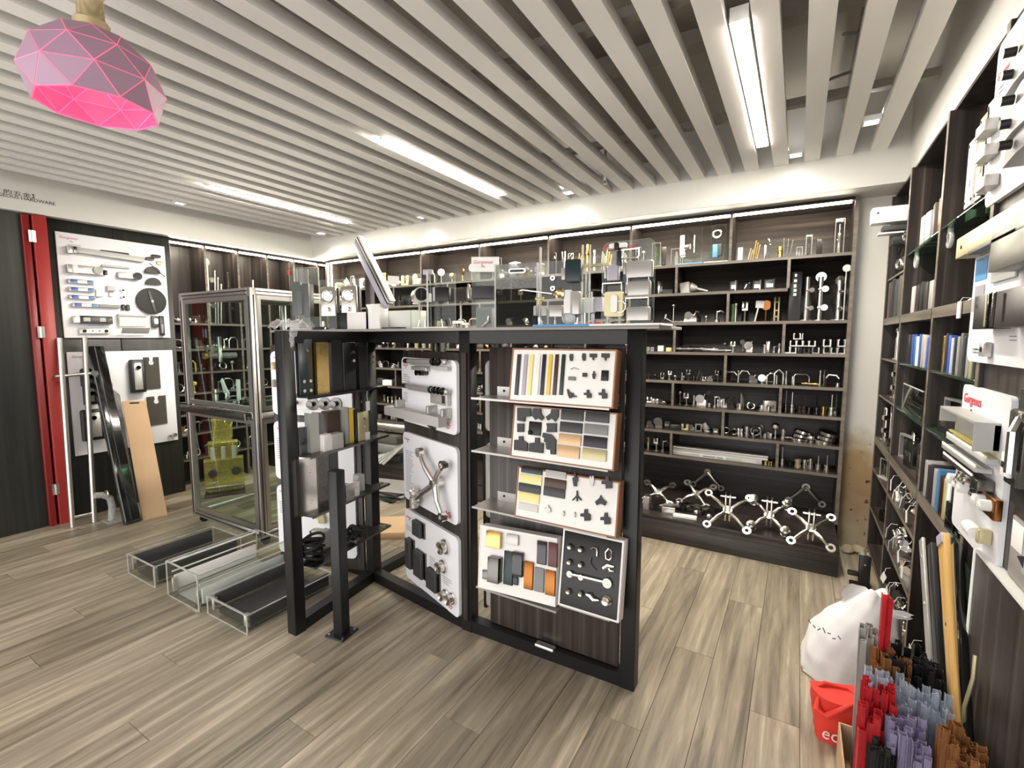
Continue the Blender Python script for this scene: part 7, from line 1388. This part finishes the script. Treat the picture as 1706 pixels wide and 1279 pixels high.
for i, (y, lb) in enumerate(((2.10, 'black lock box nearest the copper roller plate'), (2.19, 'black lock box before the copper plate, farther of two'))): heap(0, y, 0, 0, 0, 0, 0, 'x', '', '', 'black') if 0 else solo('lock_box', lb, 'lock', MB().cbox(-.05, -.035, 0, .05, .035, .1, .003), 'black_gloss', (.555 - .01 * i, y + .06, .86), 6)
# tangled chains of chrome samples hung with white tags
def pile(z, y0, y1, n, shelf, seed, zz=.12):
    rg = random.Random(seed); ks = [('clamp', .05, .045), ('hinge', .06, .05), ('mech', .06, .06), ('cup', .05, .04), ('lever', .05, .05), ('ring', .05, .05), ('spigot', .07, .035)]
    for i in range(n):
        k, h, w2 = ks[i % len(ks)]; m = ['steel', 'steel', 'brushed', 'darksteel'][i % 4]; lv = i % 3
        o = fitting(k, h, w2, m, (.54 + .06 * lv * .5 + rg.uniform(-.02, .06), y0 + (y1 - y0) * rg.random(), z + lv * zz * .42), rg.uniform(0, 360), f'{MN[m]} {KN[k][2]} lying loose {shelf}', f'loose fittings {shelf}')
        o.rotation_euler = (R(rg.uniform(-40, 40)) * (lv > 0), R(rg.uniform(-40, 40)) * (lv > 0), R(rg.uniform(0, 360)))
    for i in range(5):
        y = y0 + (y1 - y0) * (i + .5) / 5; o = thing('price_tag', 'white paper tag on string among loose fittings ' + shelf, 'tag', (.5, y, z + .05 + .03 * (i % 3)), rg.uniform(-30, 30), 'tags ' + shelf); part(o, 'card', MB().box(-.004, -.02, -.035, -.002, .02, .025, RX(rg.uniform(-40, 40))), 'white_plastic'); part(o, 'string', MB().tube([(-.003, 0, .02), (.01, .01, .05), (.04, .02, .05)], .0016, 5), 'white_plastic')
pile(.63, 2.9, 3.5, 34, 'on low shelf, middle right bay', 5); pile(.345, 2.9, 3.5, 34, 'on second lowest shelf, middle right bay', 6); pile(.07, 2.9, 3.5, 14, 'on lowest shelf, middle right bay', 7, .06); pile(.07, 2.3, 2.7, 8, 'on lowest shelf, near right bay', 8, .06)

# ================================================================ LEFT SHELVES
def lrow(z, a, b, n, shelf, kinds, ms, x=-5.46, seed=1):
    rg = random.Random(seed + int(z * 50))
    for i in range(n):
        k, h, w2 = kinds[i % len(kinds)]; m = ms[i % len(ms)]; fitting(k, h * rg.uniform(.9, 1.1), w2, m, (x + rg.uniform(-.04, .06), a + (b - a) * (i + .5) / n, z), 90 + rg.uniform(-25, 25), f'{MN[m]} {KN[k][2]}, {ORD[i]} {shelf}', 'fittings in the far corner shelves')
lrow(1.70, 2.78, 3.07, 3, 'on high shelf, second corner bay', [('post', .62, .07), ('tubes', .6, .09), ('post', .55, .05)], ['brushed', 'steel', 'dkbrown'])
lrow(1.70, 3.12, 3.41, 4, 'on high shelf, third corner bay', [('spigot', .3, .06), ('spigot', .26, .05), ('post', .5, .04), ('spigot', .24, .06)], ['steel', 'silver', 'brushed', 'steel'])
lrow(1.70, 2.43, 2.73, 3, 'on high shelf, first corner bay', [('handled', .1, .2), ('rodlie', .06, .2), ('mech', .08, .1)], ['steel', 'brushed', 'steel'])
k5 = [('mech', .09, .09), ('lever', .1, .1), ('uhandle', .12, .12), ('tripod', .08, .12), ('ring', .1, .1), ('ball', .12, .05)]
for z, nm in ((1.434, 'fourth'), (1.194, 'fifth'), (.98, 'sixth'), (.767, 'seventh'), (.56, 'eighth'), (.3, 'lowest')):
    lrow(z, 2.43, 2.73, 3, f'on {nm} shelf, first corner bay', k5[int(z * 10) % 5:] + k5, ['steel', 'yellow' if z in (1.434, 1.194, .98) else 'brushed', 'darksteel'], -5.43, 3)
    lrow(z, 2.78, 3.07, 3, f'on {nm} shelf, second corner bay', k5[int(z * 7) % 5:] + k5, ['darksteel', 'steel', 'brushed'], -5.43, 4)
    lrow(z, 3.12, 3.41, 2, f'on {nm} shelf, third corner bay', k5[int(z * 9) % 5:] + k5, ['steel', 'darksteel'], -5.43, 5)
lamp_ = thing('light_tube', 'bright glowing sample tube on the fourth corner shelf behind the cabinet', 'light', (-5.40, 2.9, 1.36)); part(lamp_, 'tube', MB().cyl((0, -.14, 0), (0, .14, 0), .035, n=14), 'frost'); part(lamp_, 'cap', MB().cyl((0, -.2, 0), (0, -.14, 0), .036, n=14), 'acr_yellow')
